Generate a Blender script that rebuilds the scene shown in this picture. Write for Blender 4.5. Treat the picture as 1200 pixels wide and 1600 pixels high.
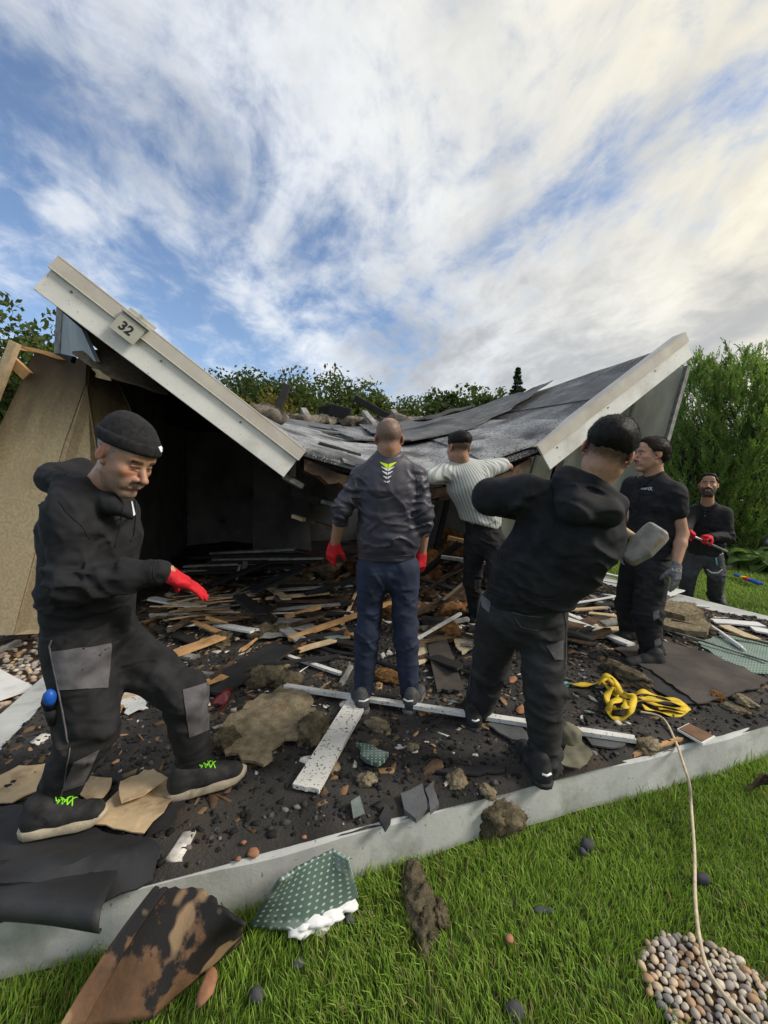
import bpy, bmesh, math, random
import numpy as np
from mathutils import Vector, Matrix, geometry
from mathutils.bvhtree import BVHTree

for _o in list(bpy.data.objects):
    bpy.data.objects.remove(_o)
sc = bpy.context.scene
COL = sc.collection

# ------------------------------------------------------------------ camera
CAMZ = 1.33
FPX = 640.0                      # focal length in pixels of the 1200 x 1600 photograph
PITCH = -math.atan(35 / FPX)
cam = bpy.data.cameras.new("camera")
cam.sensor_fit = 'HORIZONTAL'
cam.sensor_width = 36.0
cam.lens = 36.0 * FPX / 1200.0
cam.clip_start = 0.05
cam.clip_end = 500
camo = bpy.data.objects.new("camera", cam)
camo.location = (0, 0, CAMZ)
camo.rotation_euler = (math.pi / 2 + PITCH, 0, 0)
COL.objects.link(camo)
sc.camera = camo

# ------------------------------------------------------------------ sky and sun
SUN_AZ = math.radians(98)        # clockwise from straight ahead
SUN_EL = math.radians(36)
world = bpy.data.worlds.new("World")
sc.world = world
world.use_nodes = True
wn = world.node_tree.nodes
wl = world.node_tree.links
wn.clear()
def WN(t, **kw):
    n = wn.new(t)
    for k, v in kw.items():
        setattr(n, k, v)
    return n
def wmath(op, a, b=None, c=None, clamp=False):
    n = WN('ShaderNodeMath', operation=op, use_clamp=clamp)
    for i, x in enumerate((a, b, c)):
        if x is None:
            continue
        if isinstance(x, (int, float)):
            n.inputs[i].default_value = x
        else:
            wl.new(x, n.inputs[i])
    return n.outputs[0]
def wmix(f, a, b):
    n = WN('ShaderNodeMix', data_type='RGBA')
    if isinstance(f, (int, float)):
        n.inputs[0].default_value = f
    else:
        wl.new(f, n.inputs[0])
    for i, x in ((6, a), (7, b)):
        if isinstance(x, tuple):
            n.inputs[i].default_value = x
        else:
            wl.new(x, n.inputs[i])
    return n.outputs[2]
def wramp(x, lo, hi):
    n = WN('ShaderNodeMapRange', interpolation_type='SMOOTHSTEP')
    wl.new(x, n.inputs[0])
    n.inputs[1].default_value = lo
    n.inputs[2].default_value = hi
    return n.outputs[0]
sky = WN('ShaderNodeTexSky', sky_type='NISHITA', sun_disc=False)
sky.sun_elevation = SUN_EL
sky.sun_rotation = SUN_AZ
sky.air_density = 1.0
sky.dust_density = 0.6
sky.ozone_density = 2.2
tc = WN('ShaderNodeTexCoord')
sep = WN('ShaderNodeSeparateXYZ')
wl.new(tc.outputs['Generated'], sep.inputs[0])
zz = wmath('ADD', wmath('MAXIMUM', sep.outputs[2], 0.0), 0.24)
cu = wmath('DIVIDE', sep.outputs[0], zz)
cv = wmath('DIVIDE', sep.outputs[1], zz)
comb = WN('ShaderNodeCombineXYZ')
wl.new(cu, comb.inputs[0]); wl.new(cv, comb.inputs[1])
def wnoise(vec, scale, detail, rough, dist, off=(0, 0, 0), rot=0.0, scl=(1, 1, 1)):
    m = WN('ShaderNodeMapping')
    m.inputs[1].default_value = off
    m.inputs[2].default_value = (0, 0, rot)
    m.inputs[3].default_value = scl
    wl.new(vec, m.inputs[0])
    n = WN('ShaderNodeTexNoise')
    n.inputs['Scale'].default_value = scale
    n.inputs['Detail'].default_value = detail
    n.inputs['Roughness'].default_value = rough
    n.inputs['Distortion'].default_value = dist
    wl.new(m.outputs[0], n.inputs[0])
    return n.outputs[0]
big = wnoise(comb.outputs[0], 0.55, 2, 0.5, 0.4, (1.3, 2.2, 0))
fine = wnoise(comb.outputs[0], 2.3, 8, 0.58, 0.5, (3.1, 0.4, 0), 0.55, (1.15, 0.9, 1))
puff = wnoise(comb.outputs[0], 9.0, 7, 0.62, 0.3, (0.7, 5.4, 0), 0.55, (1.0, 0.8, 1))
shade = wnoise(comb.outputs[0], 1.5, 6, 0.55, 0.6, (6.2, 1.1, 0), 0.55, (1.0, 0.6, 1))
# the cloud bank thickens towards the sun's side of the sky
side = wmath('MULTIPLY', wmath('MINIMUM', cu, 2.5), 0.105)
dens = wmath('ADD', wmath('ADD', wmath('MULTIPLY', big, 0.45), wmath('MULTIPLY', fine, 0.50)), side)
dens = wmath('ADD', dens, wmath('MULTIPLY', puff, 0.30))
cover = wramp(dens, 0.455, 0.665)
tk = wmath('ADD', wmath('ADD', wmath('MULTIPLY', shade, 0.85), wmath('MULTIPLY', puff, 0.30)), wmath('MULTIPLY', side, 0.9))
thick = wramp(tk, 0.50, 0.82)
# forward scattering round the hidden sun
sd = WN('ShaderNodeVectorMath', operation='DOT_PRODUCT')
wl.new(tc.outputs['Generated'], sd.inputs[0])
sd.inputs[1].default_value = (math.sin(SUN_AZ) * math.cos(SUN_EL), math.cos(SUN_AZ) * math.cos(SUN_EL), math.sin(SUN_EL))
glow = wmath('POWER', wmath('MAXIMUM', sd.outputs['Value'], 0.0), 1.7)
ccol = wmix(thick, (3.85, 4.02, 4.25, 1), (2.0, 2.1, 2.22, 1))
warm = wmix(thick, (4.5, 4.2, 3.35, 1), (2.35, 2.3, 2.2, 1))
ccol = wmix(wmath('MULTIPLY', glow, 2.0, clamp=True), ccol, warm)
hz = wn.new('ShaderNodeMix'); hz.data_type = 'RGBA'; hz.blend_type = 'MULTIPLY'; hz.inputs[0].default_value = 1.0
wl.new(sky.outputs[0], hz.inputs[6]); hz.inputs[7].default_value = (0.76, 0.74, 0.74, 1)
mixed = wmix(wmath('MULTIPLY', cover, 0.95), hz.outputs[2], ccol)
bg = WN('ShaderNodeBackground')
bg.inputs[1].default_value = 0.10
wl.new(mixed, bg.inputs[0])
wo = WN('ShaderNodeOutputWorld')
wl.new(bg.outputs[0], wo.inputs[0])

sun = bpy.data.lights.new("sun", 'SUN')
sun.energy = 1.5
sun.angle = math.radians(18)
sun.color = (1.0, 0.93, 0.82)
suno = bpy.data.objects.new("sun", sun)
suno.rotation_euler = (math.pi / 2 - SUN_EL, 0, -SUN_AZ + math.pi)
suno.rotation_euler = Vector((-math.sin(SUN_AZ) * math.cos(SUN_EL), -math.cos(SUN_AZ) * math.cos(SUN_EL), -math.sin(SUN_EL))).to_track_quat('-Z', 'Y').to_euler()
suno.location = (8, 8, 9)
COL.objects.link(suno)

vs = sc.view_settings
vs.view_transform = 'Standard'
vs.look = 'None'
vs.gamma = 1.0
vs.exposure = 1.24
vs.use_curve_mapping = False
sc.render.engine = 'CYCLES'
sc.cycles.use_denoising = True
try:
    sc.cycles.denoiser = 'OPENIMAGEDENOISE'
except Exception:
    pass
sc.cycles.max_bounces = 6
sc.cycles.diffuse_bounces = 3
sc.cycles.transparent_max_bounces = 8
sc.cycles.sample_clamp_indirect = 6

# ------------------------------------------------------------------ helpers
rnd = random.Random(7)
rng = np.random.default_rng(7)
CP, SP = math.cos(PITCH), math.sin(PITCH)
def ray(px, py):
    a = (px - 600) / FPX
    b = (800 - py) / FPX
    return Vector((a, CP - b * SP, SP + b * CP))
def W(px, py, d):
    """world point seen at a photograph pixel, d metres in front of the camera"""
    r = ray(px, py)
    return Vector((0, 0, CAMZ)) + r * (d / r.y)
def G(px, py, z=0.0):
    """world point at a photograph pixel on the level z"""
    r = ray(px, py)
    t = (z - CAMZ) / r.z
    return Vector((0, 0, CAMZ)) + r * t
def S(p):
    """pixel of a world point"""
    x, y, z = p[0], p[1], p[2] - CAMZ
    f = y * CP + z * SP
    u = -y * SP + z * CP
    return 600 + FPX * x / f, 800 - FPX * u / f
def tag(o, label=None, cat=None, group=None, kind=None):
    if label: o['label'] = label
    if cat: o['category'] = cat
    if group: o['group'] = group
    if kind: o['kind'] = kind
    return o
def empty(name, loc, label=None, cat=None, group=None):
    o = bpy.data.objects.new(name, None)
    o.location = loc
    o.empty_display_size = 0.1
    COL.objects.link(o)
    return tag(o, label, cat, group)
def wloc(o):
    v = Vector(o.location)
    while o.parent:
        o = o.parent
        v += Vector(o.location)
    return v
def link(name, me, mat, parent=None, smooth=False):
    """mesh given in world coordinates (relative to the parents' base)"""
    if isinstance(mat, str): mat = MT[mat]
    if mat is not None and not me.materials:
        me.materials.append(mat)
    o = bpy.data.objects.new(name, me)
    COL.objects.link(o)
    if parent is not None:
        o.parent = parent
        off = wloc(parent)
        me.transform(Matrix.Translation(-off))
    if smooth:
        me.shade_smooth()
    return o
def np_mesh(name, V, F, cols=None):
    """V (n,3), F list of index tuples or (m,k) array"""
    me = bpy.data.meshes.new(name)
    V = np.asarray(V, dtype=np.float32)
    if isinstance(F, np.ndarray):
        k = F.shape[1]
        m = F.shape[0]
        me.vertices.add(len(V)); me.vertices.foreach_set('co', V.ravel())
        me.loops.add(m * k); me.loops.foreach_set('vertex_index', F.astype(np.int32).ravel())
        me.polygons.add(m)
        me.polygons.foreach_set('loop_start', np.arange(0, m * k, k, dtype=np.int32))
        me.update(calc_edges=True)
    else:
        me.from_pydata([tuple(v) for v in V.tolist()], [], [tuple(f) for f in F])
        me.update()
    if cols is not None:
        at = me.color_attributes.new('Col', 'FLOAT_COLOR', 'POINT')
        c = np.ones((len(V), 4), dtype=np.float32)
        c[:, :3] = cols
        at.data.foreach_set('color', c.ravel())
    return me
# ---- smooth value noise
def _hash(ix, iy, iz, seed):
    h = (ix * 374761393 + iy * 668265263 + iz * 1274126177 + seed * 974711) & 0xffffffff
    h = ((h ^ (h >> 13)) * 1103515245) & 0xffffffff
    h = (h ^ (h >> 16)) & 0xffff
    return h.astype(np.float32) / 65535.0
def vnoise(P, seed=0):
    P = np.asarray(P, dtype=np.float64)
    i = np.floor(P).astype(np.int64)
    f = P - i
    f = f * f * (3 - 2 * f)
    x, y, z = i[:, 0], i[:, 1], i[:, 2]
    out = 0
    for dx in (0, 1):
        wx = f[:, 0] if dx else 1 - f[:, 0]
        for dy in (0, 1):
            wy = f[:, 1] if dy else 1 - f[:, 1]
            for dz in (0, 1):
                wz = f[:, 2] if dz else 1 - f[:, 2]
                out = out + wx * wy * wz * _hash(x + dx, y + dy, z + dz, seed)
    return out * 2 - 1
def fbm(P, scale=1.0, octv=3, seed=0, rough=0.5):
    P = np.asarray(P, dtype=np.float64) * scale
    a, s, t = 1.0, 0.0, 0.0
    for k in range(octv):
        s = s + a * vnoise(P + 17.3 * k, seed + k)
        t += a
        a *= rough
        P = P * 2.03
    return s / t

# ------------------------------------------------------------------ materials
MT = {}
def new_mat(name):
    m = bpy.data.materials.new(name)
    m.use_nodes = True
    nt = m.node_tree
    b = nt.nodes['Principled BSDF']
    MT[name] = m
    return m, nt, b
def M(name, col, rough=0.8, var=0.25, vscale=8, col2=None, lo=0.35, hi=0.65, bump=0.25, bscale=60, bdist=0.004, metal=0.0,
      spec=0.3, attr=False, scl=(1, 1, 1), speck=None, grime=None, sheen=0, detail=5, trans=0, crease=None):
    """noise-toned material. speck=(colour, scale, threshold); grime=(colour, scale, lo, hi)"""
    m, nt, b = new_mat(name)
    N, L = nt.nodes, nt.links
    tcn = N.new('ShaderNodeTexCoord')
    mp = N.new('ShaderNodeMapping')
    mp.inputs[3].default_value = scl
    L.new(tcn.outputs['Object'], mp.inputs[0])
    def noise(scale, det=detail, rg=0.6):
        n = N.new('ShaderNodeTexNoise')
        n.inputs['Scale'].default_value = scale
        n.inputs['Detail'].default_value = det
        n.inputs['Roughness'].default_value = rg
        L.new(mp.outputs[0], n.inputs[0])
        return n.outputs[0]
    def ramp(x, lo, hi):
        r = N.new('ShaderNodeMapRange')
        r.inputs[1].default_value = lo
        r.inputs[2].default_value = hi
        L.new(x, r.inputs[0])
        return r.outputs[0]
    def mix(f, a, c, mode='MIX'):
        x = N.new('ShaderNodeMix')
        x.data_type = 'RGBA'
        x.blend_type = mode
        if isinstance(f, float): x.inputs[0].default_value = f
        else: L.new(f, x.inputs[0])
        for i, y in ((6, a), (7, c)):
            if isinstance(y, tuple): x.inputs[i].default_value = y if len(y) == 4 else (*y, 1)
            else: L.new(y, x.inputs[i])
        return x.outputs[2]
    f = ramp(noise(vscale), lo, hi)
    if attr:
        a = N.new('ShaderNodeAttribute')
        a.attribute_name = 'Col'
        base = a.outputs['Color']
        c = mix(f, mix(1.0, base, (1 - var,) * 3, 'MULTIPLY'), mix(1.0, base, (1 + var,) * 3, 'MULTIPLY'))
    else:
        c1 = tuple(max(0, x * (1 - var)) for x in col)
        c2 = col2 if col2 else tuple(min(1, x * (1 + var)) for x in col)
        c = mix(f, c1, c2)
    if grime:
        c = mix(ramp(noise(grime[1], 7), grime[2], grime[3]), c, tuple(grime[0]))
    if speck:
        c = mix(ramp(noise(speck[1], 2), speck[2], speck[2] + 0.05), c, tuple(speck[0]))
    L.new(c, b.inputs['Base Color'])
    b.inputs['Roughness'].default_value = rough
    b.inputs['Metallic'].default_value = metal
    b.inputs['Specular IOR Level'].default_value = spec
    if sheen:
        b.inputs['Sheen Weight'].default_value = sheen
        b.inputs['Sheen Roughness'].default_value = 0.5
    if trans:
        b.inputs['Subsurface Weight'].default_value = trans
        b.inputs['Subsurface Radius'].default_value = (0.012, 0.005, 0.003)
        b.inputs['Subsurface Scale'].default_value = 0.6
    if bump:
        bn = N.new('ShaderNodeBump')
        bn.inputs['Strength'].default_value = bump
        bn.inputs['Distance'].default_value = bdist
        L.new(noise(bscale, 6, 0.65), bn.inputs['Height'])
        if crease:                      # (scale, depth): sharp irregular cloth creases
            cn = N.new('ShaderNodeTexNoise')
            cn.noise_type = 'RIDGED_MULTIFRACTAL'
            cn.inputs['Scale'].default_value = crease[0]; cn.inputs['Detail'].default_value = 2.0; cn.inputs['Roughness'].default_value = 0.45
            cn.inputs['Distortion'].default_value = 0.9
            cmap = N.new('ShaderNodeMapping'); cmap.inputs[3].default_value = (1.0, 1.0, 1.7); cmap.inputs[2].default_value = (0.5, 0.35, 0)
            L.new(tcn.outputs['Object'], cmap.inputs[0]); L.new(cmap.outputs[0], cn.inputs[0])
            b0 = N.new('ShaderNodeBump'); b0.inputs['Strength'].default_value = 0.85; b0.inputs['Distance'].default_value = crease[1]
            L.new(cn.outputs[0], b0.inputs['Height']); L.new(b0.outputs[0], bn.inputs['Normal'])
        L.new(bn.outputs[0], b.inputs['Normal'])
    return m
def leaf_mat(name, trans=0.35):
    m, nt, b = new_mat(name)
    N, L = nt.nodes, nt.links
    a = N.new('ShaderNodeAttribute'); a.attribute_name = 'Col'
    L.new(a.outputs['Color'], b.inputs['Base Color'])
    b.inputs['Roughness'].default_value = 0.6
    b.inputs['Specular IOR Level'].default_value = 0.25
    t = N.new('ShaderNodeBsdfTranslucent')
    mx = N.new('ShaderNodeMix'); mx.data_type = 'RGBA'; mx.blend_type = 'MULTIPLY'; mx.inputs[0].default_value = 1
    L.new(a.outputs['Color'], mx.inputs[6]); mx.inputs[7].default_value = (1.5, 1.6, 0.7, 1)
    L.new(mx.outputs[2], t.inputs[0])
    s = N.new('ShaderNodeMixShader'); s.inputs[0].default_value = trans
    L.new(b.outputs[0], s.inputs[1]); L.new(t.outputs[0], s.inputs[2])
    L.new(s.outputs[0], N['Material Output'].inputs[0])
    return m

M('soil', (0.075, 0.052, 0.034), 0.95, 0.4, 12, bump=0.9, bscale=50, bdist=0.01)
M('concrete', (0.43, 0.44, 0.43), 0.9, 0.16, 2.5, bump=0.45, bscale=45, grime=((0.24, 0.25, 0.22), 4.2, 0.52, 0.70), speck=((0.2, 0.2, 0.2), 55, 0.68))
M('char_ground', (0.026, 0.025, 0.024), 0.92, 0.6, 2.2, col2=(0.062, 0.057, 0.052), bump=1.0, bscale=70, bdist=0.012, grime=((0.075, 0.05, 0.03), 1.6, 0.56, 0.72), speck=((0.16, 0.15, 0.14), 120, 0.72), spec=0.4)
M('soil_grass', (0.035, 0.05, 0.014), 0.95, 0.5, 9, bump=0.8, bscale=40, bdist=0.02, col2=(0.06, 0.10, 0.02))
M('chips', (0.1, 0.1, 0.1), 0.85, 0.3, 30, attr=True, bump=0.3, bscale=90)
M('felt_grey', (0.155, 0.16, 0.168), 0.8, 0.45, 2.4, bump=0.8, bscale=150, bdist=0.006, grime=((0.035, 0.037, 0.042), 1.5, 0.46, 0.60), speck=((0.42, 0.42, 0.42), 75, 0.60), spec=0.45)
M('felt_light', (0.25, 0.256, 0.266), 0.75, 0.35, 2.5, bump=0.8, bscale=150, bdist=0.006, grime=((0.05, 0.052, 0.056), 2.0, 0.52, 0.64), speck=((0.02, 0.02, 0.02), 45, 0.575), spec=0.5)
M('felt_dark', (0.085, 0.088, 0.094), 0.7, 0.4, 4, bump=0.8, bscale=120, bdist=0.006, grime=((0.15, 0.15, 0.16), 2.6, 0.60, 0.74), spec=0.5, crease=(5, 0.02))
M('felt_black', (0.018, 0.0185, 0.020), 0.62, 0.4, 5, bump=0.35, bscale=110, spec=0.5, crease=(4, 0.008), grime=((0.05, 0.05, 0.05), 3, 0.6, 0.8))
M('felt_brown', (0.060, 0.051, 0.045), 0.75, 0.3, 5, bump=0.3, bscale=90, spec=0.35)
M('fascia', (0.70, 0.70, 0.67), 0.55, 0.10, 2.2, bump=0.08, bscale=30, grime=((0.44, 0.42, 0.37), 2.6, 0.50, 0.74), speck=((0.40, 0.37, 0.33), 60, 0.66), spec=0.4)
M('coping', (0.50, 0.465, 0.41), 0.5, 0.12, 3, bump=0.08, bscale=40, grime=((0.36, 0.31, 0.25), 2.2, 0.5, 0.75), spec=0.4)
M('bolt', (0.16, 0.15, 0.14), 0.5, 0.2, 30, metal=0.6)
M('plate', (0.42, 0.42, 0.36), 0.5, 0.06, 6, bump=0.05)
M('plate_glass', (0.16, 0.20, 0.17), 0.25, 0.1, 10, bump=0.0, spec=0.5)
M('ink', (0.015, 0.015, 0.015), 0.6, 0.1, 10, bump=0)
M('chipboard', (0.40, 0.31, 0.20), 0.85, 0.16, 40, bump=0.3, bscale=150, grime=((0.28, 0.21, 0.14), 1.4, 0.5, 0.75), speck=((0.26, 0.19, 0.12), 90, 0.62))
M('chipboard_sooty', (0.20, 0.155, 0.105), 0.88, 0.25, 30, bump=0.3, bscale=150, grime=((0.06, 0.05, 0.045), 1.1, 0.42, 0.66))
M('chip_raw', (0.52, 0.43, 0.29), 0.9, 0.3, 70, bump=0.8, bscale=120, speck=((0.3, 0.22, 0.13), 110, 0.6))
M('soot_wall', (0.085, 0.085, 0.09), 0.85, 0.3, 2, bump=0.15, bscale=40)
M('soot_wall_grey', (0.26, 0.262, 0.27), 0.8, 0.2, 1.5, bump=0.12, bscale=40, grime=((0.10, 0.10, 0.105), 0.8, 0.45, 0.7))
M('char_wood', (0.012, 0.0115, 0.011), 0.75, 0.4, 20, bump=0.9, bscale=50, bdist=0.01, scl=(1, 1, 1), spec=0.45)
M('brown_wood', (0.10, 0.062, 0.036), 0.8, 0.45, 14, bump=0.5, bscale=50, grime=((0.02, 0.016, 0.013), 3, 0.45, 0.65))
M('fresh_wood', (0.46, 0.27, 0.12), 0.7, 0.2, 10, bump=0.25, bscale=60, grime=((0.2, 0.11, 0.05), 4, 0.58, 0.8))
M('pale_wood', (0.55, 0.41, 0.25), 0.75, 0.2, 12, bump=0.25, bscale=60, grime=((0.25, 0.17, 0.09), 4, 0.56, 0.8))
M('grey_wood', (0.24, 0.235, 0.22), 0.8, 0.3, 14, bump=0.4, bscale=60, grime=((0.08, 0.08, 0.08), 5, 0.5, 0.7))
M('white_paint', (0.66, 0.655, 0.63), 0.55, 0.08, 8, bump=0.12, bscale=50, speck=((0.06, 0.055, 0.05), 60, 0.63), grime=((0.42, 0.40, 0.36), 5, 0.55, 0.8))
M('white_stained', (0.66, 0.65, 0.60), 0.6, 0.08, 8, bump=0.15, bscale=50, speck=((0.05, 0.045, 0.04), 75, 0.60), grime=((0.50, 0.34, 0.12), 2.0, 0.58, 0.72))
M('white_clean', (0.72, 0.72, 0.72), 0.45, 0.05, 6, bump=0.05, bscale=40, grime=((0.5, 0.49, 0.46), 4, 0.6, 0.8))
M('wool', (0.13, 0.108, 0.07), 0.98, 0.4, 18, bump=1.0, bscale=75, bdist=0.012, grime=((0.05, 0.042, 0.026), 6, 0.48, 0.68), spec=0.1)
M('wool_tan', (0.25, 0.208, 0.138), 0.98, 0.3, 18, bump=1.0, bscale=80, bdist=0.012, grime=((0.13, 0.095, 0.05), 5, 0.5, 0.72), spec=0.1)
M('wool_orange', (0.19, 0.10, 0.04), 0.98, 0.5, 16, bump=1.0, bscale=70, bdist=0.015, grime=((0.05, 0.03, 0.015), 5, 0.46, 0.66), spec=0.1)
M('wool_grey', (0.20, 0.175, 0.145), 0.98, 0.4, 9, bump=1.0, bscale=50, bdist=0.02, grime=((0.04, 0.036, 0.03), 4, 0.46, 0.64), spec=0.1)
M('cardboard', (0.52, 0.39, 0.235), 0.8, 0.12, 14, bump=0.2, bscale=60, grime=((0.26, 0.18, 0.105), 5, 0.52, 0.66), crease=(9, 0.008))
M('burnt_board', (0.16, 0.088, 0.048), 0.72, 0.4, 7, bump=0.5, bscale=45, grime=((0.018, 0.016, 0.016), 3.4, 0.475, 0.505), speck=((0.30, 0.20, 0.11), 7, 0.60), detail=8)
M('terracotta', (0.30, 0.145, 0.08), 0.85, 0.25, 20, bump=0.4)
M('brown_tile', (0.17, 0.095, 0.055), 0.55, 0.2, 12, bump=0.1)
M('red_enamel', (0.22, 0.018, 0.02), 0.3, 0.15, 6, bump=0.05, spec=0.5)
M('strap', (0.62, 0.43, 0.03), 0.7, 0.15, 30, bump=0.3, bscale=200, grime=((0.35, 0.25, 0.04), 8, 0.55, 0.75))
M('rope', (0.52, 0.43, 0.30), 0.8, 0.2, 40, bump=0.4, bscale=200)
M('olive_canvas', (0.13, 0.125, 0.085), 0.85, 0.2, 14, bump=0.35, bscale=200)
M('stone_dark', (0.055, 0.057, 0.062), 0.8, 0.3, 12, bump=0.6, bscale=40)
M('pebble', (0.35, 0.3, 0.25), 0.65, 0.18, 35, attr=True, bump=0.2, bscale=60)
M('glass_shard', (0.16, 0.19, 0.18), 0.12, 0.2, 10, bump=0.0, spec=0.8)
M('rubber_black', (0.012, 0.012, 0.013), 0.55, 0.3, 20, bump=0.2, bscale=100)
M('metal_grey', (0.35, 0.36, 0.37), 0.35, 0.2, 12, metal=0.8, bump=0.1)
M('hammer_steel', (0.27, 0.265, 0.25), 0.6, 0.35, 14, metal=0.15, bump=0.6, bscale=45, grime=((0.27, 0.17, 0.09), 8, 0.56, 0.7))
M('blue_plastic', (0.01, 0.085, 0.42), 0.4, 0.1, 10, bump=0)
M('yellow_plastic', (0.75, 0.55, 0.03), 0.4, 0.1, 10, bump=0)
M('red_plastic', (0.55, 0.02, 0.02), 0.4, 0.1, 10, bump=0)
M('stone_bed', (0.25, 0.20, 0.165), 0.85, 0.25, 9, bump=0.6, bscale=30)
M('terracotta_pot', (0.085, 0.08, 0.072), 0.8, 0.25, 6, bump=0.4, bscale=25)
M('bark', (0.06, 0.048, 0.038), 0.95, 0.35, 14, bump=0.9, bscale=25, bdist=0.02)
M('green_panel', (0.56, 0.58, 0.54), 0.6, 0.25, 2.5, bump=0.1, bscale=30, grime=((0.25, 0.28, 0.23), 2, 0.5, 0.72), scl=(1, 1, 0.25))
M('zinc_panel', (0.36, 0.39, 0.42), 0.5, 0.2, 5, bump=0.1, bscale=30, scl=(1, 1, 0.2), grime=((0.17, 0.18, 0.19), 3, 0.5, 0.72))
leaf_mat('leaf')
leaf_mat('blade', 0.3)
def dotted(name, base, dot, scale, size, grime):
    """regular raised-dot print on a sheet"""
    m = M(name, base, 0.6, 0.2, 6, bump=0.3, bscale=60, grime=grime)
    nt = m.node_tree; N, L = nt.nodes, nt.links
    b = N['Principled BSDF']
    src = b.inputs['Base Color'].links[0].from_socket
    uv = N.new('ShaderNodeAttribute'); uv.attribute_name = 'Flat'
    v = N.new('ShaderNodeTexVoronoi'); v.inputs['Scale'].default_value = scale; v.inputs['Randomness'].default_value = 0.0
    v.voronoi_dimensions = '2D'
    L.new(uv.outputs['Vector'], v.inputs['Vector'])
    r = N.new('ShaderNodeMapRange'); r.inputs[1].default_value = size; r.inputs[2].default_value = size * 0.75
    L.new(v.outputs['Distance'], r.inputs[0])
    x = N.new('ShaderNodeMix'); x.data_type = 'RGBA'
    L.new(r.outputs[0], x.inputs[0]); L.new(src, x.inputs[6]); x.inputs[7].default_value = (*dot, 1)
    L.new(x.outputs[2], b.inputs['Base Color'])
    return m
def translucent(name, amount):
    m = MT[name]; nt = m.node_tree; N, L = nt.nodes, nt.links
    b = N['Principled BSDF']; src = b.inputs['Base Color'].links[0].from_socket
    t = N.new('ShaderNodeBsdfTranslucent'); L.new(src, t.inputs[0])
    s = N.new('ShaderNodeMixShader'); s.inputs[0].default_value = amount
    L.new(b.outputs[0], s.inputs[1]); L.new(t.outputs[0], s.inputs[2]); L.new(s.outputs[0], N['Material Output'].inputs[0])
translucent('green_panel', 0.5)
dotted('dotted_green', (0.075, 0.115, 0.095), (0.34, 0.43, 0.38), 52, 0.22, ((0.20, 0.25, 0.22), 5, 0.56, 0.64))
dotted('dotted_mesh', (0.13, 0.19, 0.16), (0.36, 0.46, 0.40), 42, 0.33, ((0.09, 0.10, 0.09), 3, 0.55, 0.7))
# ------------------------------------------------------------------ mesh helpers
class MB:
    """collects boxes, tubes and prisms into one mesh"""
    def __init__(s):
        s.v = []; s.f = []
    def add(s, vs, fs):
        o = len(s.v)
        s.v += [Vector(v) for v in vs]
        s.f += [tuple(i + o for i in f) for f in fs]
    def box(s, c, x, y, z):
        """centre and three half-axis vectors"""
        c, x, y, z = Vector(c), Vector(x), Vector(y), Vector(z)
        vs = [c + a * x + b * y + d * z for d in (-1, 1) for b in (-1, 1) for a in (-1, 1)]
        s.add(vs, [(0, 2, 3, 1), (4, 5, 7, 6), (0, 1, 5, 4), (2, 6, 7, 3), (0, 4, 6, 2), (1, 3, 7, 5)])
    def beam(s, a, b, w, t, up=(0, 0, 1)):
        a, b = Vector(a), Vector(b)
        d = (b - a)
        L = d.length
        d.normalize()
        side = d.cross(Vector(up)).normalized()
        n = side.cross(d).normalized()
        s.box((a + b) / 2, d * L / 2, side * w / 2, n * t / 2)
    def tube(s, pts, rad, n=8, cap=True):
        pts = [Vector(p) for p in pts]
        if not isinstance(rad, (list, tuple)): rad = [rad] * len(pts)
        o = len(s.v)
        ref = None
        for i, p in enumerate(pts):
            d = (pts[min(i + 1, len(pts) - 1)] - pts[max(i - 1, 0)]).normalized()
            if ref is None:
                ref = d.cross(Vector((0, 0, 1)) if abs(d.z) < 0.9 else Vector((1, 0, 0))).normalized()
            ref = (ref - d * ref.dot(d)).normalized()
            e = d.cross(ref)
            for k in range(n):
                t = 2 * math.pi * k / n
                s.v.append(p + (ref * math.cos(t) + e * math.sin(t)) * rad[i])
        for i in range(len(pts) - 1):
            for k in range(n):
                a = o + i * n + k; b = o + i * n + (k + 1) % n
                s.f.append((a, b, b + n, a + n))
        if cap:
            s.f.append(tuple(o + k for k in reversed(range(n))))
            s.f.append(tuple(o + (len(pts) - 1) * n + k for k in range(n)))
    def prism(s, poly, h):
        """polygon of 3d points extruded by vector h"""
        n = len(poly)
        h = Vector(h)
        vs = [Vector(p) for p in poly] + [Vector(p) + h for p in poly]
        s.add(vs, [tuple(reversed(range(n))), tuple(range(n, 2 * n))] + [(i, (i + 1) % n, (i + 1) % n + n, i + n) for i in range(n)])
    def mesh(s, name='mesh', bevel=0.0):
        me = bpy.data.meshes.new(name)
        me.from_pydata([tuple(v) for v in s.v], [], s.f)
        bm = bmesh.new(); bm.from_mesh(me)
        bmesh.ops.recalc_face_normals(bm, faces=bm.faces)
        if bevel:
            bmesh.ops.bevel(bm, geom=[e for e in bm.edges if e.is_manifold and e.calc_face_angle(0) > 0.5], offset=bevel, segments=1, affect='EDGES')
        bm.to_mesh(me); bm.free()
        return me
    def build(s, name, mat, parent=None, smooth=False, bevel=0.0):
        return link(name, s.mesh(name, bevel), mat, parent, smooth)
def catmull(pts, n=8):
    pts = [Vector(p) for p in pts]
    P = [pts[0]] + pts + [pts[-1]]
    out = []
    for i in range(1, len(P) - 2):
        a, b, c, d = P[i - 1], P[i], P[i + 1], P[i + 2]
        for k in range(n):
            t = k / n
            out.append(0.5 * ((2 * b) + (c - a) * t + (2 * a - 5 * b + 4 * c - d) * t * t + (3 * b - a - 3 * c + d) * t ** 3))
    out.append(pts[-1])
    return out
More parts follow.
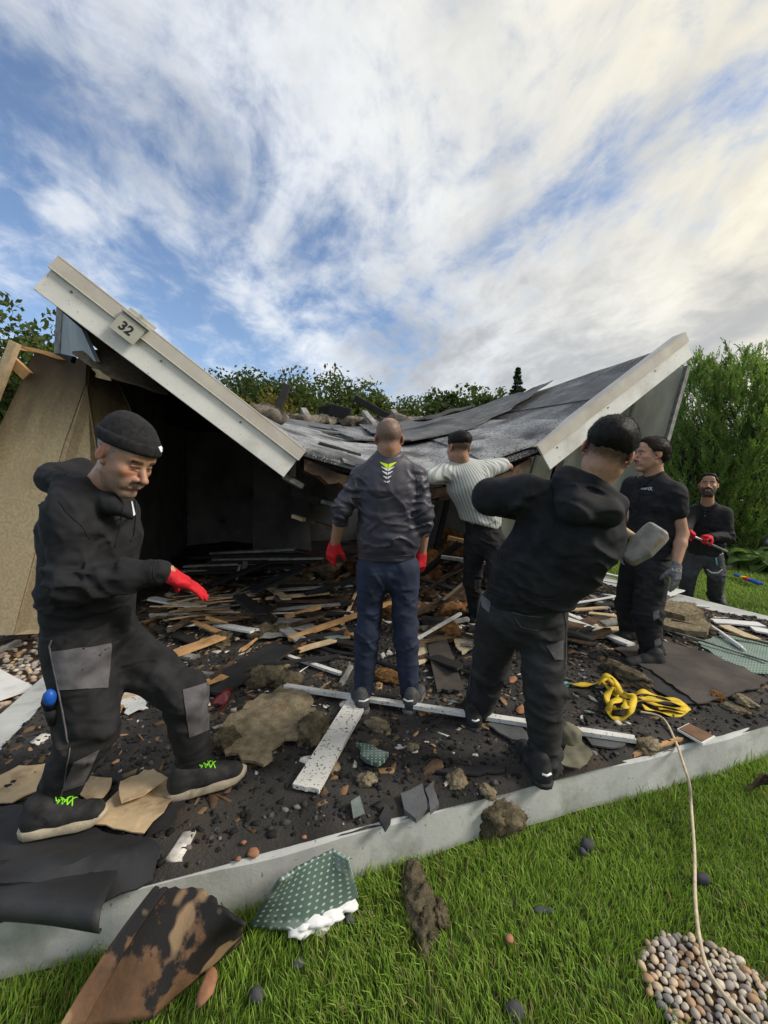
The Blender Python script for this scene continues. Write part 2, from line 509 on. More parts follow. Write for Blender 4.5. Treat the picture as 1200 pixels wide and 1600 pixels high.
def fill2d(poly, step, jit=0.25):
    """triangulated fill of a 2d polygon with interior points"""
    poly = [Vector((p[0], p[1])) for p in poly]
    edge = []
    for i, p in enumerate(poly):
        q = poly[(i + 1) % len(poly)]
        n = max(1, int((q - p).length / step))
        edge += [p.lerp(q, k / n) for k in range(n)]
    xs = [p.x for p in poly]; ys = [p.y for p in poly]
    def inside(x, y):
        c = False
        j = len(poly) - 1
        for i in range(len(poly)):
            a, b = poly[i], poly[j]
            if (a.y > y) != (b.y > y) and x < (b.x - a.x) * (y - a.y) / (b.y - a.y) + a.x:
                c = not c
            j = i
        return c
    inner = []
    y = min(ys) + step * 0.5
    r = random.Random(3)
    while y < max(ys):
        x = min(xs) + step * 0.5
        while x < max(xs):
            q = Vector((x + r.uniform(-jit, jit) * step, y + r.uniform(-jit, jit) * step))
            if inside(q.x, q.y) and all((q - e).length > step * 0.45 for e in edge):
                inner.append(q)
            x += step
        y += step
    allp = edge + inner
    n = len(edge)
    res = geometry.delaunay_2d_cdt(allp, [(i, (i + 1) % n) for i in range(n)], [list(range(n))], 1, 1e-6)
    return [Vector((v.x, v.y)) for v in res[0]], [tuple(f) for f in res[2]]
def rough_poly(poly, step=0.03, amp=0.008, seed=1):
    """breaks the straight sides of a 2d polygon into a torn outline"""
    r = random.Random(seed)
    out = []
    for i, p in enumerate(poly):
        p = Vector(p[:2]); q = Vector(poly[(i + 1) % len(poly)][:2])
        n = max(1, int((q - p).length / step))
        nrm = Vector((q.y - p.y, p.x - q.x)).normalized()
        for k in range(n):
            a = 0 if k == 0 else r.uniform(-amp, amp)
            out.append(p.lerp(q, k / n) + nrm * a)
    return out
def sheet_mesh(poly, zf, thick, step=0.05, name='sheet', frame=None):
    """solid sheet over a 2d polygon; zf(x, y) its underside height. frame=(origin, ex, ey, n) places it in space"""
    v2, fs = fill2d(poly, step)
    nv = len(v2)
    if hasattr(zf, 'vec'):
        Z = zf.vec(np.array([p.x for p in v2]), np.array([p.y for p in v2])).tolist()
    else:
        Z = [zf(p.x, p.y) for p in v2]
    if frame is None:
        lo = [Vector((p.x, p.y, z)) for p, z in zip(v2, Z)]
        up = Vector((0, 0, 1))
    else:
        o, ex, ey, nn = [Vector(a) for a in frame]
        lo = [o + ex * p.x + ey * p.y + nn * z for p, z in zip(v2, Z)]
        up = nn
    V = lo + [p + up * thick for p in lo]
    F = [tuple(reversed(f)) for f in fs] + [tuple(i + nv for i in f) for f in fs]
    from collections import Counter
    ec = Counter()
    for f in fs:
        for i in range(len(f)):
            ec[(f[i], f[(i + 1) % len(f)])] += 1
    for (a, b) in list(ec):
        if (b, a) not in ec:
            F.append((a, b, b + nv, a + nv))
    me = np_mesh(name, [tuple(v) for v in V], F)
    at = me.attributes.new('Flat', 'FLOAT_VECTOR', 'POINT')
    at.data.foreach_set('vector', np.array([(p.x, p.y, 0) for p in v2] * 2, dtype=np.float32).ravel())
    return me
def sheet(name, mat, poly, zf, thick=0.006, step=0.05, label=None, cat=None, parent=None, frame=None, group=None, smooth=True):
    me = sheet_mesh(poly, zf if callable(zf) else (lambda x, y: zf), thick, step, name, frame)
    o = link(name, me, mat, parent, False)
    if smooth:
        me.shade_smooth()
        try: me.set_sharp_from_angle(angle=math.radians(40))
        except Exception: pass
    return tag(o, label, cat, group)
_ico = {}
def ico(sub):
    if sub not in _ico:
        bm = bmesh.new()
        bmesh.ops.create_icosphere(bm, subdivisions=sub, radius=1)
        _ico[sub] = (np.array([v.co[:] for v in bm.verts]), np.array([[v.index for v in f.verts] for f in bm.faces]))
        bm.free()
    return _ico[sub]
def lump_mesh(c, r, seed, sub=4, amp=0.35, scale=2.2, rot=0.0, flat=0.0, ridg=0.0):
    """irregular lump; r = (rx, ry, rz)"""
    V, F = ico(sub)
    n = fbm(V + seed * 3.7, scale, 4, seed)
    if ridg:
        n = n + ridg * (0.5 - np.abs(fbm(V + seed, scale * 2.2, 3, seed + 5)))
    P = V * (1 + amp * n)[:, None]
    if flat:
        P[:, 2] = np.maximum(P[:, 2], -flat)
    P = P * np.array(r)
    ca, sa = math.cos(rot), math.sin(rot)
    X = P[:, 0] * ca - P[:, 1] * sa
    Y = P[:, 0] * sa + P[:, 1] * ca
    P = np.stack([X, Y, P[:, 2]], 1) + np.array(c)
    return np_mesh('lump', P, F)
def fuzz(me, n, length, seed, width=0.0012):
    """adds n loose fibres standing off a mesh"""
    r = np.random.default_rng(seed)
    nv = len(me.vertices)
    co = np.zeros(nv * 3, np.float32); me.vertices.foreach_get('co', co); co = co.reshape(-1, 3)
    no = np.zeros(nv * 3, np.float32); me.vertices.foreach_get('normal', no); no = no.reshape(-1, 3)
    i = r.integers(0, nv, n)
    b = co[i] + r.normal(size=(n, 3)) * length * .3
    d = no[i] * 0.5 + r.normal(size=(n, 3)) * 0.7
    d /= np.linalg.norm(d, axis=1)[:, None]
    s_ = np.cross(d, r.normal(size=(n, 3))); s_ /= np.linalg.norm(s_, axis=1)[:, None]
    L_ = length * r.uniform(.4, 1.5, n)[:, None]
    V = np.stack([b - s_ * width, b + s_ * width, b + d * L_], 1).reshape(-1, 3)
    bm = bmesh.new(); bm.from_mesh(me)
    vs_ = [bm.verts.new(v) for v in V.tolist()]
    for k in range(n):
        bm.faces.new(vs_[3 * k:3 * k + 3])
    bm.to_mesh(me); bm.free()
def lump(name, mat, c, r, seed, label=None, cat=None, parent=None, group=None, **kw):
    me = lump_mesh(c, r, seed, **kw)
    if isinstance(mat, str) and mat.startswith('wool'):
        a = (r[0] * r[1] + r[0] * r[2] + r[1] * r[2])
        fuzz(me, int(min(1500, 150 + a * 42000)), min(.022, .25 * min(r) + .006), seed)
    o = link(name, me, mat, parent, mat not in ('terracotta', 'stone_dark'))
    return tag(o, label, cat, group)

# ------------------------------------------------------------------ the site: a house frame turned 17 degrees to the camera
O2 = Vector((-1.70, 1.03))
EU = Vector((0.954, 0.30)).normalized()
EV = Vector((-EU.y, EU.x))
def H(u, v, z=0.0):
    p = O2 + EU * u + EV * v
    return Vector((p.x, p.y, z))
def UV(p):
    d = Vector((p[0], p[1])) - O2
    return d.dot(EU), d.dot(EV)
SLAB_U0, SLAB_W, SLAB_D = -0.15, 6.45, 9.0
GZ = -0.19
def terrain(x, y):
    """lawn height"""
    d = np.asarray(y, dtype=float)
    t = np.clip((d - 6.5) / 14.0, 0, 1)
    return GZ + 1.25 * t * t * (3 - 2 * t) + 0.012 * np.sin(np.asarray(x) * 2.1 + 1) * np.sin(d * 1.7)
# ground: one sheet reaching the horizon, finer near the camera
gx = np.concatenate([[-300, -120, -60], np.linspace(-30, 30, 121), [60, 120, 300]])
gy = np.concatenate([[-60, -20, -6], np.linspace(-2, 28, 101), [40, 80, 160, 330]])
X, Y = np.meshgrid(gx, gy, indexing='ij')
Z = terrain(X, Y)
nx, ny = len(gx), len(gy)
idx = np.arange(nx * ny).reshape(nx, ny)
F = np.stack([idx[:-1, :-1], idx[1:, :-1], idx[1:, 1:], idx[:-1, 1:]], -1).reshape(-1, 4)
g = link('ground', np_mesh('ground', np.stack([X, Y, Z], -1).reshape(-1, 3), F), 'soil_grass', None, True)
tag(g, 'green lawn and earth around the house slab', None, None, 'structure')

# concrete foundation slab with a slightly worn front edge
mb = MB()
n = 60
top, bot = [], []
def slab_edge(u): return 0.012 * math.sin(u * 3.1) + 0.006 * math.sin(u * 11.0 + 1)
ring = [(SLAB_U0 + (SLAB_W - SLAB_U0) * i / n, slab_edge(SLAB_W * i / n)) for i in range(n + 1)] + [(SLAB_W, SLAB_D), (SLAB_U0, SLAB_D)]
o = len(ring)
for (u, v) in ring: mb.v.append(H(u, v + 0.012, 0.0))
for (u, v) in ring: mb.v.append(H(u, v, -0.012 if v < 1 else 0.0))
for (u, v) in ring: mb.v.append(H(u, v - (0.01 if v < 1 else 0), -0.40))
mb.f.append(tuple(range(o)))
for L_ in (0, 1):
    for i in range(o):
        j = (i + 1) % o
        mb.f.append((L_ * o + i, L_ * o + o + i, L_ * o + o + j, L_ * o + j))
slab = mb.build('foundation_slab', 'concrete', None)
tag(slab, 'grey concrete foundation slab under the burnt house', None, None, 'structure')

# the charred layer lying on the slab
def grit_h(x, y):
    """height of the burnt litter above the slab"""
    P = np.stack([np.ravel(x), np.ravel(y), np.zeros(np.size(x))], 1)
    uu = (P[:, 0] - O2.x) * EU.x + (P[:, 1] - O2.y) * EU.y
    vv = (P[:, 0] - O2.x) * EV.x + (P[:, 1] - O2.y) * EV.y
    h = 0.016 + 0.014 * fbm(P, 2.2, 3, 3) + 0.006 * fbm(P, 9, 3, 4) + 0.003 * fbm(P, 30, 2, 8)
    h = h + 0.10 * np.clip((vv - 3.2) / 4.0, 0, 1) * (1 + 0.8 * fbm(P, 1.4, 3, 9))
    # thin out to bare concrete along the edges
    e1 = vv - (0.006 + 0.012 * fbm(P, 5, 3, 11))
    e2 = uu - (0.05 + 0.03 * fbm(P, 4, 3, 12)) + 0.3 * np.clip((vv - 2.4) / 0.8, 0, 1)
    e3 = (SLAB_W - 0.16 - 0.08 * fbm(P, 2.5, 3, 13)) - uu - 0.33 * np.clip((vv - 1.0) / 1.2, 0, 1)
    e = np.minimum(np.minimum(e1, e2), e3)
    return np.maximum(-0.02, h * np.clip(e / 0.03, 0, 1) + np.minimum(0, e) * 0.8)
def gh(x, y):
    return max(0.0, float(grit_h(np.array([x]), np.array([y]))[0]))
def Gs(px, py, dz=0.0):
    """point on the burnt litter at a photograph pixel"""
    p = G(px, py, 0.02 + dz)
    z = gh(p.x, p.y)
    return G(px, py, z + dz)
us = np.arange(SLAB_U0, SLAB_W + 0.001, 0.032)
vv_ = np.concatenate([np.arange(0.0, 2.2, 0.024), np.arange(2.2, 8.45, 0.06)])
U, V_ = np.meshgrid(us, vv_, indexing='ij')
PX = O2.x + EU.x * U + EV.x * V_
PY = O2.y + EU.y * U + EV.y * V_
PZ = grit_h(PX, PY).reshape(U.shape)
idx = np.arange(U.size).reshape(U.shape)
F = np.stack([idx[:-1, :-1], idx[1:, :-1], idx[1:, 1:], idx[:-1, 1:]], -1).reshape(-1, 4)
keep = (PZ.ravel()[F] > -0.019).any(1)
me = np_mesh('charred_litter', np.stack([PX, PY, PZ], -1).reshape(-1, 3), F[keep])
me.shade_smooth()
tag(link('charred_litter', me, 'char_ground'), 'black layer of ash and burnt grit covering the slab', None, None, 'structure')

# ------------------------------------------------------------------ the collapsed house
house = empty('collapsed_house', H(2.9, 1.9, 0), 'collapsed burnt house with V-shaped sagging grey felt roof', 'house')
UF, UB = [-0.02, 1.6, 2.3, 2.95, 3.9, 5.76], [-0.02, 1.3, 2.2, 3.2, 4.3, 5.76]
ZF, ZB = [2.86, 1.64, 1.46, 1.42, 1.72, 2.95], [2.86, 2.66, 2.60, 2.60, 2.68, 2.94]
V0, V1 = 1.80, 6.5
def roof_z(u, v):
    t = np.clip((v - V0) / (V1 - V0), 0, 1)
    t = t ** 0.82
    zf = np.interp(u, UF, ZF)
    zb = np.interp(u, UB, ZB)
    s = np.clip((u - 4.0) / 1.2, 0, 1)
    tt = t * (1 - s) + s * t * t           # the right slope stays straight for longer
    return zf * (1 - tt) + zb * tt
def roof_grid(u0, u1, v0, v1, nu, nv, lift=0.0, rag=None, seed=1, wav=0.01):
    a = np.linspace(0, 1, nu); b = np.linspace(0, 1, nv)
    A, B = np.meshgrid(a, b, indexing='ij')
    U = u0 + (u1 - u0) * A
    V = v0 + (v1 - v0) * B
    if rag is not None:
        V = v0 + (rag(U) - v0) * B
    Zr = roof_z(U, V) + lift
    P = np.stack([U.ravel(), V.ravel(), np.zeros(U.size)], 1)
    Zr = Zr + (wav * fbm(P, 1.6, 3, seed)).reshape(U.shape)
    PX = O2.x + EU.x * U + EV.x * V
    PY = O2.y + EU.y * U + EV.y * V
    return np.stack([PX, PY, Zr], -1)
def grid_solid(name, Pg, thick, mat, parent):
    nu, nv = Pg.shape[:2]
    idx = np.arange(nu * nv).reshape(nu, nv)
    F1 = np.stack([idx[:-1, :-1], idx[1:, :-1], idx[1:, 1:], idx[:-1, 1:]], -1).reshape(-1, 4)
    V = np.concatenate([Pg.reshape(-1, 3), Pg.reshape(-1, 3) - np.array([0, 0, thick])])
    N = nu * nv
    F2 = F1[:, ::-1] + N
    rim = np.concatenate([idx[:, 0], idx[-1, 1:], idx[-2::-1, -1], idx[0, -2:0:-1]])
    r2 = np.roll(rim, -1)
    F3 = np.stack([rim, rim + N, r2 + N, r2], -1)
    me = np_mesh(name, V, np.concatenate([F1, F2, F3]))
    me.shade_smooth()
    try: me.set_sharp_from_angle(angle=math.radians(45))
    except Exception: pass
    return link(name, me, mat, parent)
ragb = lambda U: 6.35 + 0.25 * np.sin(U * 2.3) + 0.12 * np.sin(U * 7.1 + 1) + 1.7 * np.clip((U - 4.4) / 0.5, 0, 1)
deck = roof_grid(0.13, 5.70, V0, 6.5, 90, 70, 0.0, ragb, 2)
roof = grid_solid('roof', deck, 0.03, 'felt_grey', house)
under = deck.copy(); under[..., 2] -= 0.032
grid_solid('roof_boarding', under[1:-1, 1:-1], 0.06, 'char_wood', roof)
_rv = [tuple(p) for p in deck.reshape(-1, 3)]
_i = np.arange(90 * 70).reshape(90, 70)
_rf = np.stack([_i[:-1, :-1], _i[1:, :-1], _i[1:, 1:], _i[:-1, 1:]], -1).reshape(-1, 4)
ROOF_BVH = BVHTree.FromPolygons([Vector(v) for v in _rv], [tuple(f) for f in _rf.tolist()])
def R(px, py):
    h = ROOF_BVH.ray_cast(Vector((0, 0, CAMZ)), ray(px, py).normalized())
    return h[0]
# felt courses laid up the right slope and over the valley
def course(name, u0, u1, v0, v1, lift, mat, seed, wav=0.015, curl=0.0, thick=0.008, skew=0.0):
    Pg = roof_grid(u0, u1, v0, v1, 36, 40, lift, None, seed, wav)
    nu, nv = Pg.shape[:2]
    a = np.linspace(0, 1, nu)[:, None]; b = np.linspace(0, 1, nv)[None, :]
    Pg[..., 2] += curl * (np.clip(a - 0.8, 0, 1) / 0.2) ** 2 * (0.5 + 0.8 * b)
    if skew:
        sh = skew * b * np.ones_like(a)
        Pg[..., 0] += EU.x * sh; Pg[..., 1] += EU.y * sh
    return grid_solid(name, Pg, thick, mat, roof)
course('felt_strip', 2.0, 3.35, V0 - 0.03, 3.0, 0.030, 'felt_light', 21, 0.014, thick=0.02)
course('felt_strip', 3.3, 4.25, V0 + 0.02, 4.4, 0.045, 'felt_light', 22, 0.010, thick=0.02)
course('felt_strip', 2.4, 3.6, 3.1, 4.6, 0.05, 'felt_grey', 26, 0.03, thick=0.02)
course('felt_strip', 1.5, 2.5, 3.9, 5.6, 0.035, 'felt_dark', 27, 0.03, thick=0.02, skew=0.25)
course('felt_strip', 4.72, 5.3, V0 + 0.03, 7.6, 0.010, 'felt_dark', 24, 0.006)
course('felt_strip', 0.9, 2.1, V0 + 0.05, 3.7, 0.034, 'felt_light', 25, 0.014, thick=0.02)
# ---- fascia boards, copings and the number plate
def slope_frame(ua, za, ub, zb):
    a, b = H(ua, V0, za), H(ub, V0, zb)
    d = (b - a); L = d.length; d.normalize()
    f = Vector((-EV.x, -EV.y, 0))              # out of the house front, towards the camera
    n = d.cross(f)
    if n.z < 0: n = -n
    return a, b, d, n, f, L
def fascia(ua, za, ub, zb):
    a, b, d, n, f, L = slope_frame(ua, za, ub, zb)
    mid = (a + b) / 2
    mb = MB(); mb.box(mid - n * 0.130 + f * 0.012, d * (L / 2), n * 0.090, f * 0.012)
    fa = mb.build('fascia_board', 'fascia', house, bevel=0.003)
    mb = MB()
    mb.box(mid - n * 0.002 + f * 0.030, d * (L / 2 + 0.012), n * 0.044, f * 0.014)
    mb.box(mid + n * 0.048 - f * 0.03, d * (L / 2 + 0.012), n * 0.006, f * 0.075)
    mb.box(mid - n * 0.047 + f * 0.037, d * (L / 2 + 0.01), n * 0.004, f * 0.010)
    mb.build('coping', 'coping', house, bevel=0.002)
    k = max(3, int(L / 0.62))
    for i in range(k):
        p = a + d * (L * (i + 0.25) / k) - n * 0.085 + f * 0.0245
        m2 = MB()
        m2.tube([p, p + f * 0.004], 0.008, 10)
        m2.build('bolt', 'bolt', fa)
    return a, b, d, n, f, L, fa
la = fascia(0.10, 2.80, 1.66, 1.60)
ra = fascia(3.88, 1.70, 5.68, 2.935)
a, b, d, n, f, L, fa = la
best = min((abs(S(a + d * (L * t / 400))[0] - 212), t / 400) for t in range(400))[1]
pc = a + d * (L * best)
plate = MB()
plate.box(pc - n * 0.055 + f * 0.062, d * 0.088, n * 0.068, f * 0.006)
pl = plate.build('number_plate', 'plate', house, bevel=0.002)
tag(pl, 'pale plate with the black house number 32')
cap = MB()
cap.box(pc + n * 0.028 + f * 0.040, d * 0.098, n * 0.006, f * 0.040)
cap.box(pc + n * 0.055 + f * 0.000, d * 0.098, n * 0.030, f * 0.006)
cap.box(pc + n * 0.055 + f * 0.030, d * 0.006 , n * 0.028, f * 0.03)
cap.build('plate_hood', 'plate', pl, bevel=0.002)
gl = MB(); gl.box(pc + n * 0.038 + f * 0.045, d * 0.066, n * 0.0045, f * 0.024)
gl.build('hood_glass', 'plate_glass', pl)
def text_mesh(body, size, o, ex, ey, ez, extrude=0.0008, align='CENTER', bold=0.0):
    cu_ = bpy.data.curves.new('t', 'FONT')
    cu_.body = body; cu_.size = size; cu_.align_x = align; cu_.align_y = 'CENTER'; cu_.extrude = extrude; cu_.offset = bold
    ob = bpy.data.objects.new('t', cu_)
    COL.objects.link(ob)
    dg = bpy.context.evaluated_depsgraph_get()
    me = bpy.data.meshes.new_from_object(ob.evaluated_get(dg))
    bpy.data.objects.remove(ob)
    Mx = Matrix((( *Vector(ex),), (*Vector(ey),), (*Vector(ez),))).transposed().to_4x4()
    Mx.translation = Vector(o)
    me.transform(Mx)
    me.materials.clear()
    return me
tx = d - n * 0.10
tx.normalize()
link('house_number', text_mesh('32', 0.088, pc - n * 0.060 + f * 0.0692 - d * 0.006, d, n, f, bold=0.0022), 'ink', pl)

# ---- walls
def panel(name, mat, pts, thick, parent, nrm=None, bevel=0.0, **kw):
    """flat board through 3d corner points, thickness away from nrm"""
    pts = [Vector(p) for p in pts]
    nn = (pts[1] - pts[0]).cross(pts[2] - pts[0]).normalized()
    if nn.dot(Vector((0, 0, CAMZ)) - pts[0]) < 0: nn = -nn
    mb = MB(); mb.prism(pts, -nn * thick)
    return mb.build(name, mat, parent, bevel=bevel)
bw = MB(); bw.box(H(2.85, 8.42, 1.3), EU.to_3d() * 3.25, EV.to_3d() * 0.05, Vector((0, 0, 1.32)))
bw = bw.build('back_wall', 'soot_wall_grey', house)
sk = MB(); sk.box(H(0.6, 8.355, 0.62), EU.to_3d() * 0.075, EV.to_3d() * 0.012, Vector((0, 0, 0.045)))
sk.build('wall_socket', 'soot_wall', bw)
lw = MB(); lw.prism([H(-0.13, 3.5, -0.05), H(-0.13, 8.36, -0.05), H(-0.07, 8.36, 2.9), H(-0.07, 3.5, 2.86)], EU.to_3d() * -0.10)
lw = lw.build('left_wall', 'soot_wall', house)
tr = MB(); tr.box(H(-0.10, 8.34, 1.3), EU.to_3d() * 0.02, EV.to_3d() * 0.02, Vector((0, 0, 1.3)))
tr.build('corner_trim', 'grey_wood', lw)
# right wall leaning outwards
rw = empty('right_wall', H(5.1, 2.2, 0)); rw.parent = house; rw.location = H(5.1, 2.2, 0) - wloc(house)
vcur = 2.0
k = 0
while vcur < 7.6:
    w_ = 0.55
    z0_, z1_ = max(0.0, 0.62 - 0.13 * (vcur - 2)), max(0.0, 0.62 - 0.13 * (vcur + w_ - 2))
    lu = lambda z: 5.10 + 0.88 * z / 2.72
    b0, b1 = H(lu(z0_), vcur, z0_), H(lu(z1_), vcur + w_ - 0.012, z1_)
    t1, t0 = H(5.98, vcur + w_ - 0.012, 2.72), H(5.98, vcur, 2.72)
    mb = MB(); mb.prism([b0, b1, t1, t0], EU.to_3d() * 0.05)
    mb.build('wall_panel', 'green_panel', rw)
    mb = MB(); mb.beam(H(lu(z1_) - 0.005, vcur + w_ - 0.006, z1_), H(5.97, vcur + w_ - 0.006, 2.70), 0.03, 0.03, EV.to_3d())
    mb.build('cover_strip', 'green_panel', rw)
    vcur += w_
    k += 1
mb = MB(); mb.beam(H(lu(0.6) + 0.02, 1.975, 0.6), H(6.0, 1.975, 2.72), 0.05, 0.045, EV.to_3d())
mb.build('corner_post', 'grey_wood', rw)
# charred cross studs and dark rubbish under the right slope
for i, (u, v) in enumerate([(4.55, 2.4), (4.7, 3.6), (4.6, 5.0)]):
    mb = MB(); mb.beam(H(u - 0.35, v, 0.05), H(u + 0.25, v, float(roof_z(u + 0.25, v)) - 0.1), 0.09, 0.05, EV.to_3d())
    mb.build('charred_stud', 'char_wood', house)
mb = MB(); mb.prism([H(3.5, 5.3, 0), H(5.0, 5.3, 0), H(5.3, 5.3, 2.2), H(3.7, 5.3, 1.9)], EV.to_3d() * 0.05)
mb.build('partition_wall', 'soot_wall', house)
mb = MB(); mb.prism([H(1.25, 6.2, 0), H(2.4, 6.9, 0), H(2.3, 6.9, 1.9), H(1.3, 6.2, 1.75)], EV.to_3d() * 0.04)
mb.build('partition_wall', 'soot_wall', house)
# joists under the deck
for i, u in enumerate(np.linspace(0.1, 5.6, 12)):
    pts = []
    for v in np.linspace(V0 + 0.03, 6.1, 7):
        pts.append(H(u, v, float(roof_z(u, v)) - 0.165))
    mb = MB()
    for p, q in zip(pts[:-1], pts[1:]):
        mb.beam(p, q, 0.05, 0.13)
    mb.build('joist', 'char_wood', house)
# torn edge under the valley: broken battens and brown soaked boarding
edge = [(476, 724, 3.25), (500, 735, 3.3), (530, 748, 3.35), (562, 755, 3.4), (600, 765, 3.42), (640, 768, 3.5), (690, 770, 3.6), (740, 765, 3.68), (790, 748, 3.78), (835, 722, 3.9)]
for i in range(len(edge) - 1):
    p, q = W(*edge[i]), W(*edge[i + 1])
    mb = MB()
    pv = EV.to_3d()
    m_ = [p + Vector((0, 0, 0.045)), q + Vector((0, 0, 0.045)), q + Vector((0, 0, -0.03 - 0.04 * rnd.random())), (p + q) / 2 + Vector((0, 0, -0.05 - 0.05 * rnd.random())), p + Vector((0, 0, -0.02 - 0.05 * rnd.random()))]
    mb.prism([x + pv * 0.04 for x in m_], pv * 0.25)
    mb.build('broken_boarding', 'brown_wood', house)
for (x0, y0, d0, x1, y1, d1, w_, m_) in [(444, 744, 3.3, 472, 760, 3.4, 0.05, 'grey_wood'), (458, 770, 3.8, 500, 784, 3.9, 0.06, 'char_wood'),
        (470, 775, 4.4, 570, 800, 4.2, 0.05, 'grey_wood'), (458, 806, 4.6, 475, 812, 4.5, 0.05, 'pale_wood'), (490, 816, 4.5, 520, 826, 4.4, 0.05, 'brown_wood'),
        (700, 840, 4.3, 745, 850, 4.2, 0.05, 'fresh_wood'), (690, 870, 4.2, 760, 880, 4.0, 0.04, 'grey_wood')]:
    mb = MB(); mb.beam(W(x0, y0, d0), W(x1, y1, d1), w_, w_ * 0.8)
    mb.build('hanging_batten', m_, house)
# white bent sill plate at the valley edge
sheet('edge_trim', 'white_clean', [(-0.17, -0.04), (0.16, -0.05), (0.17, 0.06), (-0.16, 0.06)], lambda x, y: 0.02 * x, 0.012, 0.05, parent=house,
      frame=(W(682, 757, 3.5), EU.to_3d(), EV.to_3d(), Vector((0, 0, 1))))

# ---- loose felt on the roof
def roof_sheet(name, mat, px, lift, thick=0.012, step=0.08, curlf=None, seed=1, wav=0.02):
    pts = [R(*p) for p in px]
    pts2 = [UV(p) for p in pts]
    def zf(u, v):
        c = curlf(u, v) if curlf else 0
        return float(roof_z(u, v)) + lift + wav * float(fbm(np.array([[u, v, 0]]), 2.2, 3, seed)[0]) + c
    fr = (Vector((O2.x, O2.y, 0)), EU.to_3d(), EV.to_3d(), Vector((0, 0, 1)))
    return sheet(name, mat, rough_poly([Vector(p) for p in pts2], 0.12, 0.015, seed), zf, thick, step, parent=roof, frame=fr)
def loose_felt(name, mat, uv, lift, seed, ridge, curl):
    pl = [Vector(p) for p in uv]
    def edge_d(u, v):
        q = Vector((u, v)); m = 9.0
        for i in range(len(pl)):
            a_, b_ = pl[i], pl[(i + 1) % len(pl)]
            t = max(0.0, min(1.0, (q - a_).dot(b_ - a_) / (b_ - a_).length_squared))
            m = min(m, (q - a_.lerp(b_, t)).length)
        return m
    def zf(u, v):
        w = float(fbm(np.array([[u * .6, v * 1.8, 0]]), 1.6, 3, seed)[0])
        e = edge_d(u, v)
        return float(roof_z(u, v)) + lift + ridge * (1 - abs(math.sin(v * 7.5 + 1.2 * u + 3 * w))) + 0.05 * w + curl * max(0.0, 1 - e / 0.14) ** 2
    fr = (Vector((O2.x, O2.y, 0)), EU.to_3d(), EV.to_3d(), Vector((0, 0, 1)))
    return sheet(name, mat, rough_poly(pl, 0.10, 0.018, seed), zf, 0.014, 0.055, parent=roof, frame=fr)
loose_felt('loose_felt', 'felt_dark', [(5.62, 3.72), (5.66, 4.72), (4.7, 5.3), (3.7, 5.6), (2.95, 5.1), (2.75, 3.7), (3.0, 2.85), (3.6, 2.92), (4.4, 3.22)], 0.055, 5, 0.022, 0.022)
loose_felt('loose_felt', 'felt_black', [(3.5, 3.6), (4.5, 4.1), (4.4, 4.25), (3.4, 3.8)], 0.15, 6, 0.02, 0.03)
eb = MB(); eb.prism([H(-0.14, 2.6, 2.70), H(0.2, 2.6, 2.66), H(0.2, 8.46, 2.66), H(-0.14, 8.46, 2.74)], (0, 0, 0.05))
eb.build('eave_boards', 'char_wood', house)
# what is left of the ceiling over the back of the room
cb = MB(); cb.prism([H(-0.05, 6.1, 2.50), H(5.6, 6.1, 2.50), H(5.6, 8.46, 2.60), H(-0.05, 8.46, 2.60)], (0, 0, 0.05))
cb.build('ceiling_boards', 'char_wood', house)
bk = MB(); bk.prism([H(-0.12, 6.12, 2.40), H(1.05, 6.12, 2.40), H(1.05, 6.12, 2.64), H(0.5, 6.12, 2.76), H(-0.12, 6.12, 2.80)], EV.to_3d() * 0.04)
bk.build('bulkhead', 'char_wood', house)
for i, (x0, y0, x1, y1, w_) in enumerate([(485, 670, 530, 677, 0.12), (528, 670, 585, 697, 0.16), (515, 683, 560, 693, 0.07), (498, 698, 562, 716, 0.13), (440, 655, 478, 668, 0.1),
                                          (650, 668, 720, 650, 0.07), (645, 680, 720, 660, 0.06), (655, 660, 730, 640, 0.06)]):
    p, q = R(x0, y0), R(x1, y1)
    if p is None or q is None:
        continue
    mb = MB(); mb.beam(p + Vector((0, 0, 0.03)), q + Vector((0, 0, 0.025)), w_, 0.02)
    mb.build('curled_felt_edge', 'felt_black' if i % 2 else 'felt_dark', roof)
# the light patch where the granules are gone
# ---- burnt rear edge: mineral wool, rafter stubs, charred timbers
def rear(px, dpy=0):
    for yy in range(636, 700, 2):
        h = R(px, yy)
        if h is not None:
            return h
    return None
for i, px in enumerate(range(412, 660, 9)):
    h = rear(px)
    if h is None: continue
    s_ = 0.13 + 0.07 * rnd.random()
    lump('rear_insulation', 'wool_grey', h + Vector((0, 0.05, 0.02 + 0.05 * rnd.random())), (s_ * 1.2, s_, s_ * 0.72), 40 + i, parent=roof, sub=3, amp=0.5)
for (x0, y0, x1, y1) in [(474, 640, 487, 666), (522, 642, 540, 664), (569, 644, 588, 670), (614, 642, 627, 664)]:
    p = R(x1, y1)
    if p is None: continue
    q = W(x0, y0, p.y + 0.5)
    mb = MB(); mb.beam(p + Vector((0, 0, 0.02)), q, 0.10, 0.07)
    mb.build('rafter_stub', 'grey_wood', roof)
for (x0, y0, x1, y1, w_) in [(449, 601, 428, 655, 0.14), (554, 622, 612, 654, 0.13), (500, 648, 530, 642, 0.3), (516, 640, 548, 648, 0.22), (405, 645, 440, 655, 0.08)]:
    p = rear(x1)
    if p is None: continue
    q1 = W(x1, y1, p.y); q0 = W(x0, y0, p.y + 0.15)
    mb = MB(); mb.beam(q1, q0, w_, 0.08, (0, 1, 0.2))
    mb.build('charred_rafter', 'char_wood', roof, bevel=0.01)

